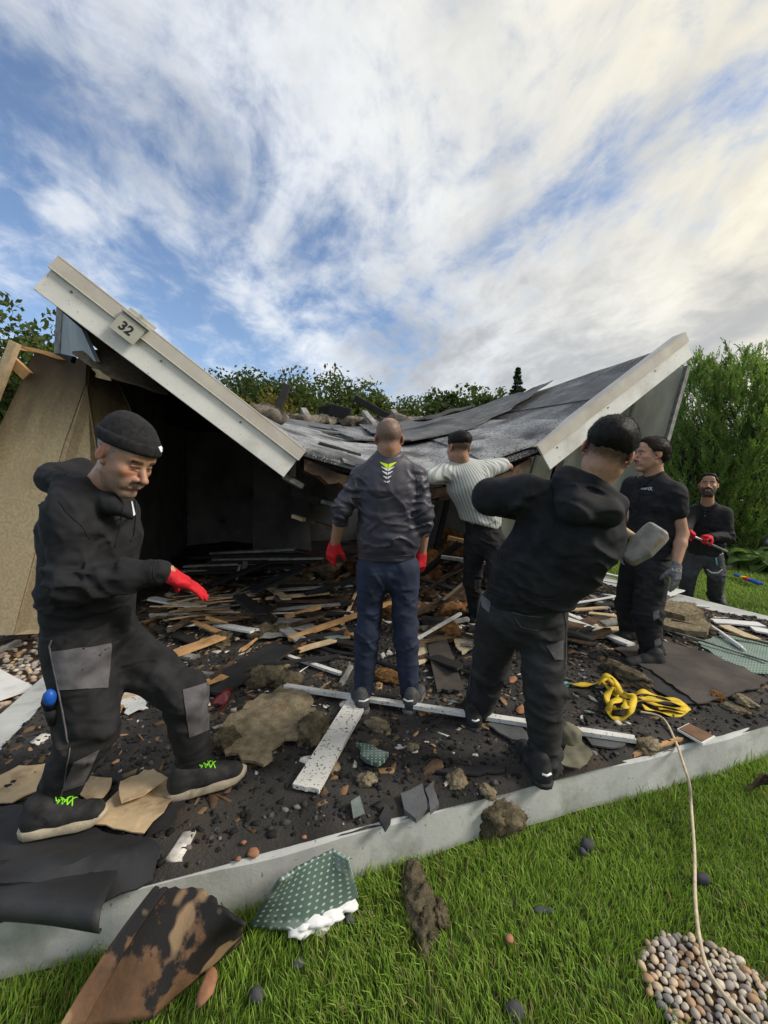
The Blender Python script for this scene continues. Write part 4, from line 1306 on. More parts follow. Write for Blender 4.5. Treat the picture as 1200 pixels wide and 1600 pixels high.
# ------------------------------------------------------------------ bodies and clothing: signed-distance fields turned into smooth meshes
def v3(p): return np.array([p[0], p[1], p[2]], dtype=np.float32)
class Field:
    def __init__(s, lo, hi, res):
        s.lo = np.array(lo, np.float32); s.res = res
        s.n = np.ceil((np.array(hi) - s.lo) / res).astype(int) + 1
        s.v = np.full(s.n, 1.0, np.float32)
        s.ax = [s.lo[i] + np.arange(s.n[i], dtype=np.float32) * res for i in range(3)]
    def box(s, lo, hi):
        a = np.clip(np.floor((np.array(lo) - s.lo) / s.res).astype(int), 0, s.n)
        b = np.clip(np.ceil((np.array(hi) - s.lo) / s.res).astype(int) + 1, 0, s.n)
        if (b <= a).any(): return None, None
        sl = tuple(slice(a[i], b[i]) for i in range(3))
        return sl, (s.ax[0][sl[0]][:, None, None], s.ax[1][sl[1]][None, :, None], s.ax[2][sl[2]][None, None, :])
    def put(s, sl, d, k, sub=False):
        o = s.v[sl]
        if sub:
            h = np.maximum(k - np.abs(o + d), 0) / k
            s.v[sl] = np.maximum(o, -d) + h * h * k * 0.25
        else:
            h = np.maximum(k - np.abs(o - d), 0) / k
            s.v[sl] = np.minimum(o, d) - h * h * k * 0.25
    def cap(s, a, b, ra, rb, k=0.02, sub=False, flat=None, m=None):
        """tapered capsule; flat=(axis, ratio) squeezes it along that axis"""
        a, b = v3(a), v3(b)
        R_ = max(ra, rb) + max(k, 0.02) + 2 * s.res
        sl, g = s.box(np.minimum(a, b) - R_, np.maximum(a, b) + R_)
        if sl is None: return
        px, py, pz = g[0] - a[0], g[1] - a[1], g[2] - a[2]
        d = b - a
        if flat is not None:
            nx_ = v3(flat[0]); nx_ = nx_ / np.linalg.norm(nx_); q = flat[1] - 1
            pn = px * nx_[0] + py * nx_[1] + pz * nx_[2]
            px, py, pz = px + q * pn * nx_[0], py + q * pn * nx_[1], pz + q * pn * nx_[2]
            d = d + q * np.dot(d, nx_) * nx_
        dd = float(np.dot(d, d)) + 1e-9
        t = np.clip((px * d[0] + py * d[1] + pz * d[2]) / dd, 0, 1)
        dist = np.sqrt((px - t * d[0]) ** 2 + (py - t * d[1]) ** 2 + (pz - t * d[2]) ** 2) - (ra + (rb - ra) * t)
        if flat is not None: dist = dist / (0.5 + 0.5 * flat[1])
        s.put(sl, dist, k, sub)
    def ell(s, c, fr, r, k=0.015, sub=False):
        """ellipsoid; fr = 3 axes, r = radii"""
        c = v3(c); R_ = max(r) + max(k, 0.02) + 2 * s.res
        sl, g = s.box(c - R_, c + R_)
        if sl is None: return
        px, py, pz = g[0] - c[0], g[1] - c[1], g[2] - c[2]
        k0 = 0; k1 = 0
        for e, ri in zip(fr, r):
            q = (px * e[0] + py * e[1] + pz * e[2])
            k0 = k0 + (q / ri) ** 2; k1 = k1 + (q / (ri * ri)) ** 2
        k0 = np.sqrt(k0); k1 = np.sqrt(k1)
        s.put(sl, k0 * (k0 - 1) / (k1 + 1e-6), k, sub)
    def cut(s, p, n, k=0.006, local=None):
        """keeps the side n points away from"""
        p, n = v3(p), v3(n); n = n / np.linalg.norm(n)
        if local:
            sl, g = s.box(p - local, p + local)
            if sl is None: return
            d = (g[0] - p[0]) * n[0] + (g[1] - p[1]) * n[1] + (g[2] - p[2]) * n[2]
            o = s.v[sl]
            h = np.maximum(k - np.abs(o - d), 0) / k
            s.v[sl] = np.maximum(o, d) + h * h * k * 0.25
            return
        d = (s.ax[0][:, None, None] - p[0]) * n[0] + (s.ax[1][None, :, None] - p[1]) * n[1] + (s.ax[2][None, None, :] - p[2]) * n[2]
        h = np.maximum(k - np.abs(s.v - d), 0) / k
        s.v = np.maximum(s.v, d) + h * h * k * 0.25
    def band(s, w=0.035):
        i = np.argwhere(np.abs(s.v) < w)
        return i, s.lo + i * s.res
    def folds(s, fl, gen=0.0, seed=1, gscale=7.0):
        """cloth creases: fl = [(centre, reach, direction across the folds, wavelength, depth)]"""
        i, P = s.band()
        if len(i) == 0: return
        w = fbm(P, 5.0, 2, seed + 3)
        w2 = fbm(P, 11.0, 2, seed + 4)
        add = gen * fbm(P, gscale, 3, seed) if gen else np.zeros(len(P))
        for (c, r, d, wl_, amp) in fl:
            c, d = v3(c), v3(d); d = d / np.linalg.norm(d)
            q = P - c
            g_ = np.exp(-((q ** 2).sum(1)) / (r * r))
            al = q @ d
            Q = (q - al[:, None] * d) * (0.30 / wl_) + al[:, None] * d / wl_ + 0.55 * np.stack([w, w2, w], 1)
            nz_ = vnoise(Q + seed * 1.7, seed + 7)
            n2_ = vnoise(Q * 1.9 + 5.1, seed + 8)
            add = add + amp * 1.7 * g_ * ((1 - np.abs(nz_) * 1.9) ** 3 * 1.3 - 0.35 + 0.45 * n2_)
        s.v[i[:, 0], i[:, 1], i[:, 2]] -= add.astype(np.float32)
    def mesh(s):
        v = s.v
        ins = v < 0
        nx_, ny_, nz_ = v.shape
        cs = [(0, 0, 0), (1, 0, 0), (0, 1, 0), (1, 1, 0), (0, 0, 1), (1, 0, 1), (0, 1, 1), (1, 1, 1)]
        def cor(a, c): return a[c[0]:nx_ - 1 + c[0], c[1]:ny_ - 1 + c[1], c[2]:nz_ - 1 + c[2]]
        cnt = sum(cor(ins, c).astype(np.int8) for c in cs)
        act = np.argwhere((cnt > 0) & (cnt < 8))
        if len(act) == 0: return np.zeros((0, 3)), np.zeros((0, 4), int)
        sm = np.zeros((len(act), 3), np.float32); ct = np.zeros(len(act), np.float32)
        vals = [v[act[:, 0] + c[0], act[:, 1] + c[1], act[:, 2] + c[2]] for c in cs]
        for i in range(8):
            for ax_ in range(3):
                if cs[i][ax_]: continue
                j = i + (1, 2, 4)[ax_]
                a, b = vals[i], vals[j]
                x = (a < 0) != (b < 0)
                t = np.where(x, a / np.where(x, a - b, 1), 0)
                p = np.tile(np.array(cs[i], np.float32), (len(act), 1)); p[:, ax_] += t
                sm += np.where(x[:, None], p, 0); ct += x
        V = s.lo + (act + sm / ct[:, None]) * s.res
        ids = np.full((nx_ - 1, ny_ - 1, nz_ - 1), -1, np.int64)
        ids[act[:, 0], act[:, 1], act[:, 2]] = np.arange(len(act))
        Fs = []
        for ax_ in range(3):
            a = np.take(ins, range(0, v.shape[ax_] - 1), ax_); b = np.take(ins, range(1, v.shape[ax_]), ax_)
            e = np.argwhere(a != b)
            o1, o2 = [(1, 2), (2, 0), (0, 1)][ax_]
            ok = (e[:, o1] > 0) & (e[:, o2] > 0) & (e[:, o1] < ids.shape[o1]) & (e[:, o2] < ids.shape[o2]) & (e[:, ax_] < ids.shape[ax_])
            e = e[ok]
            def sh(d1, d2):
                q = e.copy(); q[:, o1] -= d1; q[:, o2] -= d2
                return ids[q[:, 0], q[:, 1], q[:, 2]]
            q = np.stack([sh(1, 1), sh(0, 1), sh(0, 0), sh(1, 0)], 1)
            inn = ins[e[:, 0], e[:, 1], e[:, 2]]
            q[~inn] = q[~inn][:, ::-1]
            Fs.append(q)
        Fq = np.concatenate(Fs)
        return V, Fq[(Fq >= 0).all(1)]
def field_for(pts, pad, res):
    P = np.array([[p[0], p[1], p[2]] for p in pts])
    return Field(P.min(0) - pad, P.max(0) + pad, res)
def basis(fwd, up):
    f = Vector(fwd).normalized(); u = Vector(up)
    u = (u - f * u.dot(f)).normalized()
    r = f.cross(u)
    return r, f, u          # right, forward, up
PEOPLE = {}
class Person:
    def __init__(s, base, label):
        s.root = empty('person', base, label, 'person')
        s.bv, s.bf, s.bc, s.off = [], [], [], 0
    def skin(s, V, F, C):
        s.bv.append(V); s.bf.append(F + s.off); s.bc.append(C); s.off += len(V)
    def finish(s, mat='skin'):
        me = np_mesh('body', np.concatenate(s.bv), np.concatenate(s.bf), np.concatenate(s.bc))
        s.body = link('body', me, mat, s.root, True)
        return s.body
    def part(s, name, fld, mat, label=None, parent=None, col=None):
        V, F = fld.mesh()
        me = np_mesh(name, V, F, col(V) if col else None)
        o = link(name, me, mat, parent or s.root, True)
        if label: o['label'] = label
        o_bvh = BVHTree.FromPolygons([Vector(v) for v in V.tolist()], [tuple(f) for f in F.tolist()])
        return o, o_bvh
SKIN = np.array([0.42, 0.235, 0.155])
def head(P, c, fwd, up, sc_=1.0, tone=1.0, hair='none', hairc=(0.012, 0.010, 0.009), beard=0.0, beardc=(0.05, 0.045, 0.04), smile=0.0, neck_to=None, res=0.0036, brow=(0.03, 0.022, 0.018), nose=1.0, eyes_down=False, lean=1.0):
    r, f, u = basis(fwd, up)
    c = Vector(c)
    def L(x, y, z): return c + (r * x + f * y + u * z) * sc_
    fr = [v3(r), v3(f), v3(u)]
    q = sc_
    pts = [L(-.1, -.12, -.17), L(.1, .14, .14), L(.1, -.12, .14), L(-.1, .14, -.17), L(.1, .14, -.17), L(-.1, -.12, .14)]
    if neck_to is not None: pts.append(neck_to)
    F_ = field_for(pts, 0.03, res)
    E = lambda x, y, z, rx, ry, rz, k=0.015, sub=False: F_.ell(L(x, y, z), fr, (rx * q, ry * q, rz * q), k * q, sub)
    K = lambda a, b, ra, rb, k=0.012, sub=False: F_.cap(L(*a), L(*b), ra * q, rb * q, k * q, sub)
    E(0, -.014, .036, .075 * lean, .098, .083)
    E(0, .022, -.02, .066 * lean, .074, .092, .03)
    for s_ in (-1, 1):
        K((s_ * .051 * lean, .006, -.056), (s_ * .016, .074, -.106), .017, .018, .03)
        E(s_ * .041, .064, -.022, .025, .022, .020, .022)
        E(s_ * .030, .062, -.060, .022, .028, .026, .02)
    E(0, .079, .026, .052, .018, .014, .018)
    E(0, .078, .06, .05, .018, .03, .03)
    E(0, .085, -.104, .021, .018, .016, .018)
    for s_ in (-1, 1):
        E(s_ * .030, .096, .002, .017, .014, .012, .012, True)
    K((0, .088, .012), (0, .112 + .006 * nose, -.030), .0085, .0125, .012)
    E(0, .116 + .007 * nose, -.034, .0125, .011, .010, .006)
    for s_ in (-1, 1):
        E(s_ * .0125, .104, -.037, .009, .011, .008, .006)
        E(s_ * .0065, .112, -.046, .0035, .006, .004, .003, True)
        E(s_ * .030, .081, .001, .0135, .011, .0115, .003)            # eyeball
        K((s_ * .016, .0925, .0085), (s_ * .043, .086, .0065), .0042, .0038, .005)   # upper lid
        K((s_ * .017, .0905, -.006), (s_ * .042, .085, -.005), .0035, .0030, .005)
        K((s_ * .020, .098, -.044), (s_ * .036, .084, -.072), .006, .004, .02)          # cheek fold
    sm = smile
    mz = -.066
    K((0, .101, mz + .006), (.022, .092, mz + .004 + .006 * sm), .0065, .0035, .006)
    K((0, .101, mz + .006), (-.022, .092, mz + .004 + .006 * sm), .0065, .0035, .006)
    K((-.018, .094, mz - .009), (.018, .094, mz - .009), .0072, .0072, .008)
    K((-.023, .101, mz - .0005 + .005 * sm), (.023, .101, mz - .0005 + .005 * sm), .0022 + .0045 * sm, .0022 + .0045 * sm, .004, True)
    for s_ in (-1, 1):                                                # ears
        ec = (s_ * .076 * lean, -.010, -.004)
        er, ef, eu = basis(f - r * s_ * .32, u - f * .20)
        ef2 = [v3(er), v3(ef), v3(eu)]
        F_.ell(L(s_ * .081 * lean, -.016, -.002), ef2, (.006 * q, .0155 * q, .027 * q), .009 * q)
        F_.ell(L(s_ * .089 * lean, -.008, -.002), ef2, (.0065 * q, .009 * q, .016 * q), .002 * q, True)
        F_.ell(L(s_ * .075 * lean, .003, -.027), ef2, (.008 * q, .009 * q, .010 * q), .005 * q)
    if neck_to is not None:
        F_.cap(L(0, -.022, -.055), neck_to, .050 * q, .058 * q, .03 * q)
        F_.cap(L(0, .02, -.085), Vector(neck_to) + f * .02, .040 * q, .052 * q, .03 * q)
    if beard > .9:
        E(0, .070, -.098, .046, .034, .034, .02); E(0, .096, -.052, .026, .012, .008, .008)
    i_, Pb = F_.band(0.012)
    F_.v[i_[:, 0], i_[:, 1], i_[:, 2]] -= (0.0008 * fbm(Pb, 60, 2, 5)).astype(np.float32)
    V, Fq = F_.mesh()
    D = (V - v3(c)) / q
    lx, ly, lz = D @ v3(r), D @ v3(f), D @ v3(u)
    C = np.tile(SKIN * tone, (len(V), 1))
    C *= (1 + 0.10 * fbm(V, 40, 3, 2))[:, None]
    red = np.exp(-((np.abs(lx) - .042) / .022) ** 2 - ((lz + .025) / .025) ** 2) * (ly > .03) + np.exp(-(lx / .015) ** 2 - ((lz + .034) / .014) ** 2) * (ly > .09) + 0.8 * (np.abs(lx) > .071) * (np.abs(lz) < .05) * (ly < .03)
    C = C * (1 + red[:, None] * np.array([0.12, -0.14, -0.16]))
    def blend(m, col):
        nonlocal C
        m = np.clip(m, 0, 1)[:, None]
        C = C * (1 - m) + np.array(col) * m
    front = ly > 0.05
    if beard:
        jaw = np.clip((-.030 - lz) / .02, 0, 1) * (ly > -.01) + np.clip((.02 - np.abs(ly + .0)) / .02, 0, 1) * (lz < .0) * (np.abs(lx) > .05)
        must = np.exp(-((lz + .053) / .009) ** 2) * (np.abs(lx) < .03) * front
        blend((beard if beard < .9 else 1.5) * (0.85 * np.clip(jaw, 0, 1) * (lz > -.135) * np.clip((ly + .012) / .02, 0, 1) + must) * (0.75 + 0.4 * fbm(V, 150, 2, 3)), beardc)
    lips = ((np.abs(lz - mz) < .013) & (np.abs(lx) < .024) & (ly > .085))
    blend(lips * 0.7, np.array([0.30, 0.12, 0.10]) * tone)
    if smile:
        blend(((np.abs(lz - (mz + .003)) < .0045) & (np.abs(lx) < .019) & (ly > .085) & (ly < .102)) * 1.0, (0.55, 0.5, 0.42))
    blend((np.abs(lz - .024 - .1 * (0.03 - np.abs(np.abs(lx) - .030))) < .0055) * (np.abs(np.abs(lx) - .031) < .019) * (ly > .06) * (0.8 + 0.4 * fbm(V, 200, 2, 9)), brow)
    naso = np.abs(lz + .046 + .9 * (np.abs(lx) - .026)) < .0022
    blend(naso * (np.abs(np.abs(lx) - .032) < .012) * (ly > .06) * 0.45, np.array([0.16, 0.08, 0.055]) * tone)  # shade of the nose-to-mouth fold painted as a darker skin line
    for fz in (.046, .055):
        blend((np.abs(lz - fz - .002 * np.sin(lx * 120)) < .0016) * (np.abs(lx) < .035) * (ly > .06) * 0.35, np.array([0.18, 0.09, 0.06]) * tone)  # forehead crease shade painted as darker lines in the skin colour
    eye = (((np.abs(lx) - .030) / .0125) ** 2 + ((lz - .0005) / .0055) ** 2 < 1) & (ly > .07)
    if eyes_down:
        blend(eye * 0.75, np.array([0.10, 0.06, 0.045]))  # lid shadow over lowered eyes painted in as dark colour
    else:
        blend(eye * 0.9, (0.50, 0.47, 0.44))
        iris = ((np.abs(lx) - .030) ** 2 + (lz - .001) ** 2 < .0052 ** 2) & (ly > .07)
        blend(iris * 1.0, (0.02, 0.012, 0.008))
    blend((np.abs(np.abs(lx) - .030) < .015) * (np.abs(lz - .008) < .0028) * (ly > .075) * 0.6, (0.05, 0.03, 0.025))
    # stubble tone where hair is cropped short
    if hair in ('buzz', 'fade', 'fade_low', 'swept', 'short'):
        line = .045 + .02 * np.clip(ly / .08, -1, 1)
        dens = np.clip((lz - (-.062 + .055 * np.clip((ly + .02) / .06, 0, 1.4))) / .05, 0, 1) * (ly < .072 - .3 * np.abs(lx)) * (1 - np.clip((ly - .03) / .02, 0, 1) * (lz < .045)) * (np.abs(lx) < .0745 * lean) * np.clip((.112 - lz) / .03, .0 if hair == 'buzz' else 1, 1)
        st = {'buzz': 0.72, 'fade': 0.80, 'fade_low': 0.8, 'swept': 0.9, 'short': 0.8}[hair]
        blend(st * dens * (0.85 + 0.25 * fbm(V, 160, 2, 4)), np.array(hairc) * (4.0 if hair == 'buzz' else 1.5))
    P.skin(V, Fq, C)
    # grown hair as a shell with short strands
    if hair in ('fade', 'fade_low', 'swept', 'short', 'rim'):
        H_ = field_for(pts[:6], 0.03, res)
        th = {'fade': .009, 'fade_low': .008, 'swept': .012, 'short': .009, 'rim': .006}[hair]
        hz_ = {'fade': .060, 'fade_low': .050, 'swept': .042, 'short': .046, 'rim': .04}[hair]
        H_.ell(L(0, -.016, hz_), fr, ((.078 * lean + th * .8) * q, (.102 + th) * q, (.124 - hz_ + th) * q), .01)
        if hair == 'swept':
            H_.ell(L(0, -.075, .0), fr, (.062 * q, .045 * q, .06 * q), .03)
            H_.ell(L(0, .03, .105), fr, (.05 * q, .05 * q, .02 * q), .03)
        if hair in ('fade', 'short'):
            H_.ell(L(0, .045, .098), fr, (.058 * q, .045 * q, .022 * q), .03)
        # hairline: forehead and around the ears
        H_.cut(L(0, .070 if hair != 'swept' else .048, .062), f - u * .55)
        lowz = {'swept': -.045, 'short': .004}.get(hair, 0)
        if hair in ('swept', 'short'): H_.cut(L(0, -.05, lowz), -u - f * -.42)
        if hair in ('swept', 'short'):
            for s_ in (-1, 1):
                H_.ell(L(s_ * .085, .004, -.016), fr, (.03 * q, .034 * q, .042 * q), .008, True)
            H_.cut(L(0, .036, .03), f * 1.0 - u * .9 if hair == 'swept' else f * 1.0 - u * .75)
        i_, Pb = H_.band(0.02)
        Db = (Pb - v3(c)) / q
        comb_ = np.stack([Db @ v3(r) * 90, Db @ v3(f) * 26, Db @ v3(u) * 40], 1)
        H_.v[i_[:, 0], i_[:, 1], i_[:, 2]] -= (0.0035 * fbm(comb_, 1.0, 3, 6) + 0.002 * fbm(Pb, 45, 2, 7)).astype(np.float32)
        HV, HF = H_.mesh()
        me = np_mesh('hair', HV, HF, np.tile(np.array(hairc), (len(HV), 1)) * (1 + 0.5 * fbm(HV, 90, 3, 3))[:, None])
        ho = link('hair', me, 'hair', P.root, True)
        me.update()
        rr = np.random.default_rng(3)
        nsel = rr.integers(0, len(HV), 7000)
        nrm = np.zeros(len(HV) * 3, np.float32); me.vertices.foreach_get('normal', nrm)
        nrm = nrm.reshape(-1, 3)[nsel]
        b = HV[nsel] - nrm * .002
        dirn = nrm + (v3(f) * (-.9 if hair == 'swept' else .35) + v3(u) * .2) + rr.normal(size=nrm.shape) * .35
        dirn /= np.linalg.norm(dirn, axis=1)[:, None]
        sd = np.cross(dirn, rr.normal(size=dirn.shape)); sd /= np.linalg.norm(sd, axis=1)[:, None]
        ln = (.008 if hair != 'swept' else .014) * rr.uniform(.5, 1.2, len(nsel))[:, None]
        SV = np.stack([b - sd * .0007, b + sd * .0007, b + dirn * ln], 1).reshape(-1, 3)
        me2 = np_mesh('hair_strands', SV, np.arange(len(SV)).reshape(-1, 3), np.tile(np.array(hairc), (len(SV), 1)) * np.repeat(rr.uniform(.5, 1.5, len(nsel)), 3)[:, None])
        link('hair_strands', me2, 'hair', ho)

    if hair in ('buzz', 'fade', 'fade_low', 'swept', 'short'):
        rr = np.random.default_rng(9)
        pr = np.clip(dens, 0, 1); tot = pr.sum()
        if tot > 10:
            ns2 = rr.choice(len(V), 4500, p=pr / tot)
            nb = (V[ns2] - v3(c)); nb /= np.linalg.norm(nb, axis=1)[:, None]
            d2 = nb + rr.normal(size=nb.shape) * .4 - v3(u) * .5; d2 /= np.linalg.norm(d2, axis=1)[:, None]
            s2 = np.cross(d2, rr.normal(size=d2.shape)); s2 /= np.linalg.norm(s2, axis=1)[:, None]
            l2 = (.0045 * pr[ns2] * rr.uniform(.5, 1.2, len(ns2)))[:, None]
            b2 = V[ns2]
            SV = np.stack([b2 - s2 * .0005, b2 + s2 * .0005, b2 + d2 * l2], 1).reshape(-1, 3)
            me3 = np_mesh('hair_stubble', SV, np.arange(len(SV)).reshape(-1, 3), np.tile(np.array(hairc) * 1.2, (len(SV), 1)))
            link('hair_stubble', me3, 'hair', P.root)
    return L, fr
def hand_field(wrist, d, palm, thumb, size=0.185, curl=(0.3, 0.35, 0.4, 0.45), thumb_curl=0.2, fat=1.0, spread=0.10, res=0.0042, k=0.006):
    """d along the hand, palm = direction the palm faces, thumb = side on which the thumb sits"""
    d = Vector(d).normalized()
    pn = Vector(palm); pn = (pn - d * pn.dot(d)).normalized()
    s_ = d.cross(pn)
    if s_.dot(Vector(thumb)) < 0: s_ = -s_
    w = Vector(wrist); q = size / 0.185
    F_ = field_for([w + (d * x + s_ * y + pn * z) * q for x in (-.04, .2) for y in (-.08, .1) for z in (-.06, .14)], 0.01, res)
    C = lambda a, b, ra, rb, kk=None, **kw: F_.cap(a, b, ra * q * fat, rb * q * fat, kk or k, **kw)
    pt = lambda x, y, z: w + (d * x + s_ * y + pn * z) * q
    C(pt(-.012, 0, 0), pt(.01, 0, 0), .028, .028, .02, flat=(pn, 1.25))
    for y in (-.026, -.009, .009, .026):
        C(pt(.012, y * .75, 0), pt(.088, y, 0), .0165, .0125, .014)
    C(pt(.02, .02, .008), pt(.055, .034, .012), .018, .015, .014)
    C(pt(.02, -.02, .006), pt(.06, -.028, .006), .016, .013, .014)
    lens = ((.042, .026, .021), (.046, .030, .022), (.043, .028, .021), (.034, .021, .019))
    ys = (.029, .010, -.010, -.028)
    for i in range(4):
        p = pt(.086, ys[i], 0)
        ang = 0.0
        rad = (.0098, .0088, .0078, .0066)
        if i == 3: rad = tuple(x * .88 for x in rad)
        sp = spread * (1.5 - i) / 1.5
        for j in range(3):
            ang += curl[i] * (0.75, 1.05, 0.8)[j]
            dr = (d * math.cos(ang) + pn * math.sin(ang) + s_ * sp * math.cos(ang)).normalized()
            e = p + dr * lens[i][j] * q
            C(p, e, rad[j], rad[j + 1], .003)
            p = e
    p = pt(.028, .034, .010); ang = 0.75
    for j, (l_, r0, r1) in enumerate(((.040, .0145, .0115), (.031, .0110, .0100), (.024, .0100, .0080))):
        dr = (d * math.cos(ang) + s_ * math.sin(ang) + pn * (.25 + thumb_curl * (j + 1) * .6)).normalized()
        e = p + dr * l_ * q
        C(p, e, r0, r1, .006)
        p = e; ang -= 0.28 + thumb_curl * .4
    return F_
def add_skin(P, F_, tone, spec=None):
    V, Fq = F_.mesh()
    C = np.tile(SKIN * tone, (len(V), 1)) * (1 + 0.12 * fbm(V, 30, 3, 2))[:, None]
    P.skin(V, Fq, C)
def core(P, J, tone, res=0.014, arms=True):
    """the body under the clothes: one smooth figure from the joints"""
    F_ = field_for([p for p in J.values()], 0.16, res)
    n = J.get('n')
    fl = (n, 1.45)
    F_.cap(J['chest'], J['waist'], .135, .115, .05, flat=fl)
    F_.cap(J['waist'], J['pelvis'], .115, .13, .05, flat=fl)
    F_.cap(J['neck'], J['chest'], .05, .10, .05, flat=fl)
    for s_ in 'lr':
        F_.cap(J['chest'], J['sh_' + s_], .07, .055, .04)
        F_.cap(J['sh_' + s_], J['el_' + s_], .050, .042, .02)
        F_.cap(J['el_' + s_], Vector(J['el_' + s_]).lerp(Vector(J['wr_' + s_]), .35), .042, .043, .015)
        F_.cap(Vector(J['el_' + s_]).lerp(Vector(J['wr_' + s_]), .35), J['wr_' + s_], .043, .029, .015)
        F_.cap(J['pelvis'], J['hip_' + s_], .09, .085, .05)
        F_.cap(J['hip_' + s_], J['kn_' + s_], .075, .05, .03)
        F_.cap(J['kn_' + s_], J['an_' + s_], .048, .034, .02)
    del_ = None
    add_skin(P, F_, tone)
def shoe(P, heel, toe, mat, sole_mat, up=(0, 0, 1), w=0.048, h=0.075, ankle=None, laces=None, label=None, sole_h=0.022, res=0.006):
    heel, toe = Vector(heel), Vector(toe)
    d = (toe - heel); L_ = d.length; d.normalize()
    u = Vector(up); u = (u - d * u.dot(d)).normalized()
    s_ = d.cross(u)
    pt = lambda x, y, z: heel + d * x * L_ + s_ * y + u * z
    pts = [pt(x, y, z) for x in (-.1, 1.1) for y in (-.07, .07) for z in (-.01, .16)]
    if ankle is not None: pts.append(Vector(ankle))
    F_ = field_for(pts, 0.03, res)
    F_.cap(pt(.10, 0, sole_h + .030), pt(.45, 0, sole_h + .032), w * .80, w * .86, .03)
    F_.cap(pt(.45, 0, sole_h + .026), pt(.84, .004, sole_h + .012), w * .88, w * .84, .03, flat=(u, 1.15))
    F_.cap(pt(.12, 0, .03), pt(.16, 0, h + .035), w * .72, w * .78, .03)
    F_.cap(pt(.40, 0, .06), pt(.27, 0, h + .02), w * .62, w * .70, .03)
    if ankle is not None: F_.cap(pt(.18, 0, h), ankle, w * .74, w * .70, .02)
    F_.folds([(pt(.66, 0, .05), .05, d, .022, .0035), (pt(.3, 0, .08), .05, u, .03, .003)], .0012, 4, 25)
    F_.cut(pt(0, 0, sole_h * .75), -u, .003)
    so, bvh = P.part('shoe', F_, mat, label)
    # sole: outline extruded, toe spring
    out = []
    for (x, y) in ((-.035, .5), (-.055, 0), (-.035, -.5), (.05, -.90), (.25, -.94), (.45, -.94), (.70, -1.06), (.86, -.92), (.97, -.5), (1.01, 0.0), (.97, .5), (.86, .90), (.70, 1.02), (.45, .92), (.25, .92), (.05, .88)):
        out.append((x, y * w))
    mb = MB()
    n_ = len(out)
    for lay, (z0, gr) in enumerate(((0.0, 0.94), (0.006, 1.02), (sole_h, 1.04), (sole_h + .004, 0.96))):
        for (x, y) in out:
            spring = .012 * max(0, (x - .72) / .28) ** 2
            mb.v.append(pt(.48 + (x - .48) * gr, y * gr, z0 + spring))
    for lay in range(3):
        for i in range(n_):
            j = (i + 1) % n_
            mb.f.append((lay * n_ + i, lay * n_ + j, lay * n_ + n_ + j, lay * n_ + n_ + i))
    mb.f.append(tuple(reversed(range(n_)))); mb.f.append(tuple(range(3 * n_, 4 * n_)))
    mb.build('sole', sole_mat, so, True)
    if laces:
        mb = MB()
        def on(x, y):
            o_ = pt(x, y, .2)
            hh = bvh.ray_cast(o_, -u)
            return (hh[0] + u * .002) if hh[0] else pt(x, y, h)
        for i, x in enumerate((.43, .49, .55)):
            mb.tube([on(x, -.024), on(x + .02, -.010), on(x + .045, .010), on(x + .06, .024)], .0024, 6)
            mb.tube([on(x, .024), on(x + .02, .010), on(x + .045, -.010), on(x + .06, -.024)], .0024, 6)
        for s2 in (-1, 1):
            a0 = on(.40, 0)
            mb.tube(catmull([a0, a0 + s_ * .012 * s2 + u * .009, a0 + s_ * .026 * s2 + u * .002 + d * .008, a0 + s_ * .014 * s2 + d * .010]), .0020, 6)
            mb.tube(catmull([a0, a0 + s_ * .012 * s2 + d * .018 + u * .003, a0 + s_ * .026 * s2 + d * .038 - u * .006]), .0022, 6)
        mb.build('laces', laces, so, True)
    return so
def decal(P, name, bvh, quad, mat, parent, off=0.003, n=14, m=14, thick=0.003):
    """stitched patch: a pixel quad carried onto the garment surface"""
    q = [Vector((a, b)) for a, b in quad]
    V = []
    for i in range(n + 1):
        for j in range(m + 1):
            s_, t = i / n, j / m
            p = (q[0] * (1 - s_) + q[1] * s_) * (1 - t) + (q[3] * (1 - s_) + q[2] * s_) * t
            h = bvh.ray_cast(Vector((0, 0, CAMZ)), ray(p.x, p.y).normalized())
            V.append((h[0] + h[1] * off) if h[0] is not None else None)
    F = []
    for i in range(n):
        for j in range(m):
            ii = (i * (m + 1) + j, (i + 1) * (m + 1) + j, (i + 1) * (m + 1) + j + 1, i * (m + 1) + j + 1)
            if all(V[k] is not None for k in ii): F.append(ii)
    if not F: return None
    used = sorted({k for f in F for k in f})
    mp = {k: i for i, k in enumerate(used)}
    return link(name, np_mesh(name, [tuple(V[k]) for k in used], [tuple(mp[k] for k in f) for f in F]), mat, parent, True)
def strip(P, name, bvh, pts, w, mat, parent, off=0.003):
    """narrow seam or piping through pixels on the garment"""
    wp = []
    for i in range(len(pts) - 1):
        for k in range(8):
            t = k / 8
            x = pts[i][0] * (1 - t) + pts[i + 1][0] * t; y = pts[i][1] * (1 - t) + pts[i + 1][1] * t
            h = bvh.ray_cast(Vector((0, 0, CAMZ)), ray(x, y).normalized())
            if h[0] is not None: wp.append(h[0] + h[1] * off)
    if len(wp) < 2: return None
    mb = MB(); mb.tube(wp, w, 6)
    return mb.build(name, mat, parent, True)

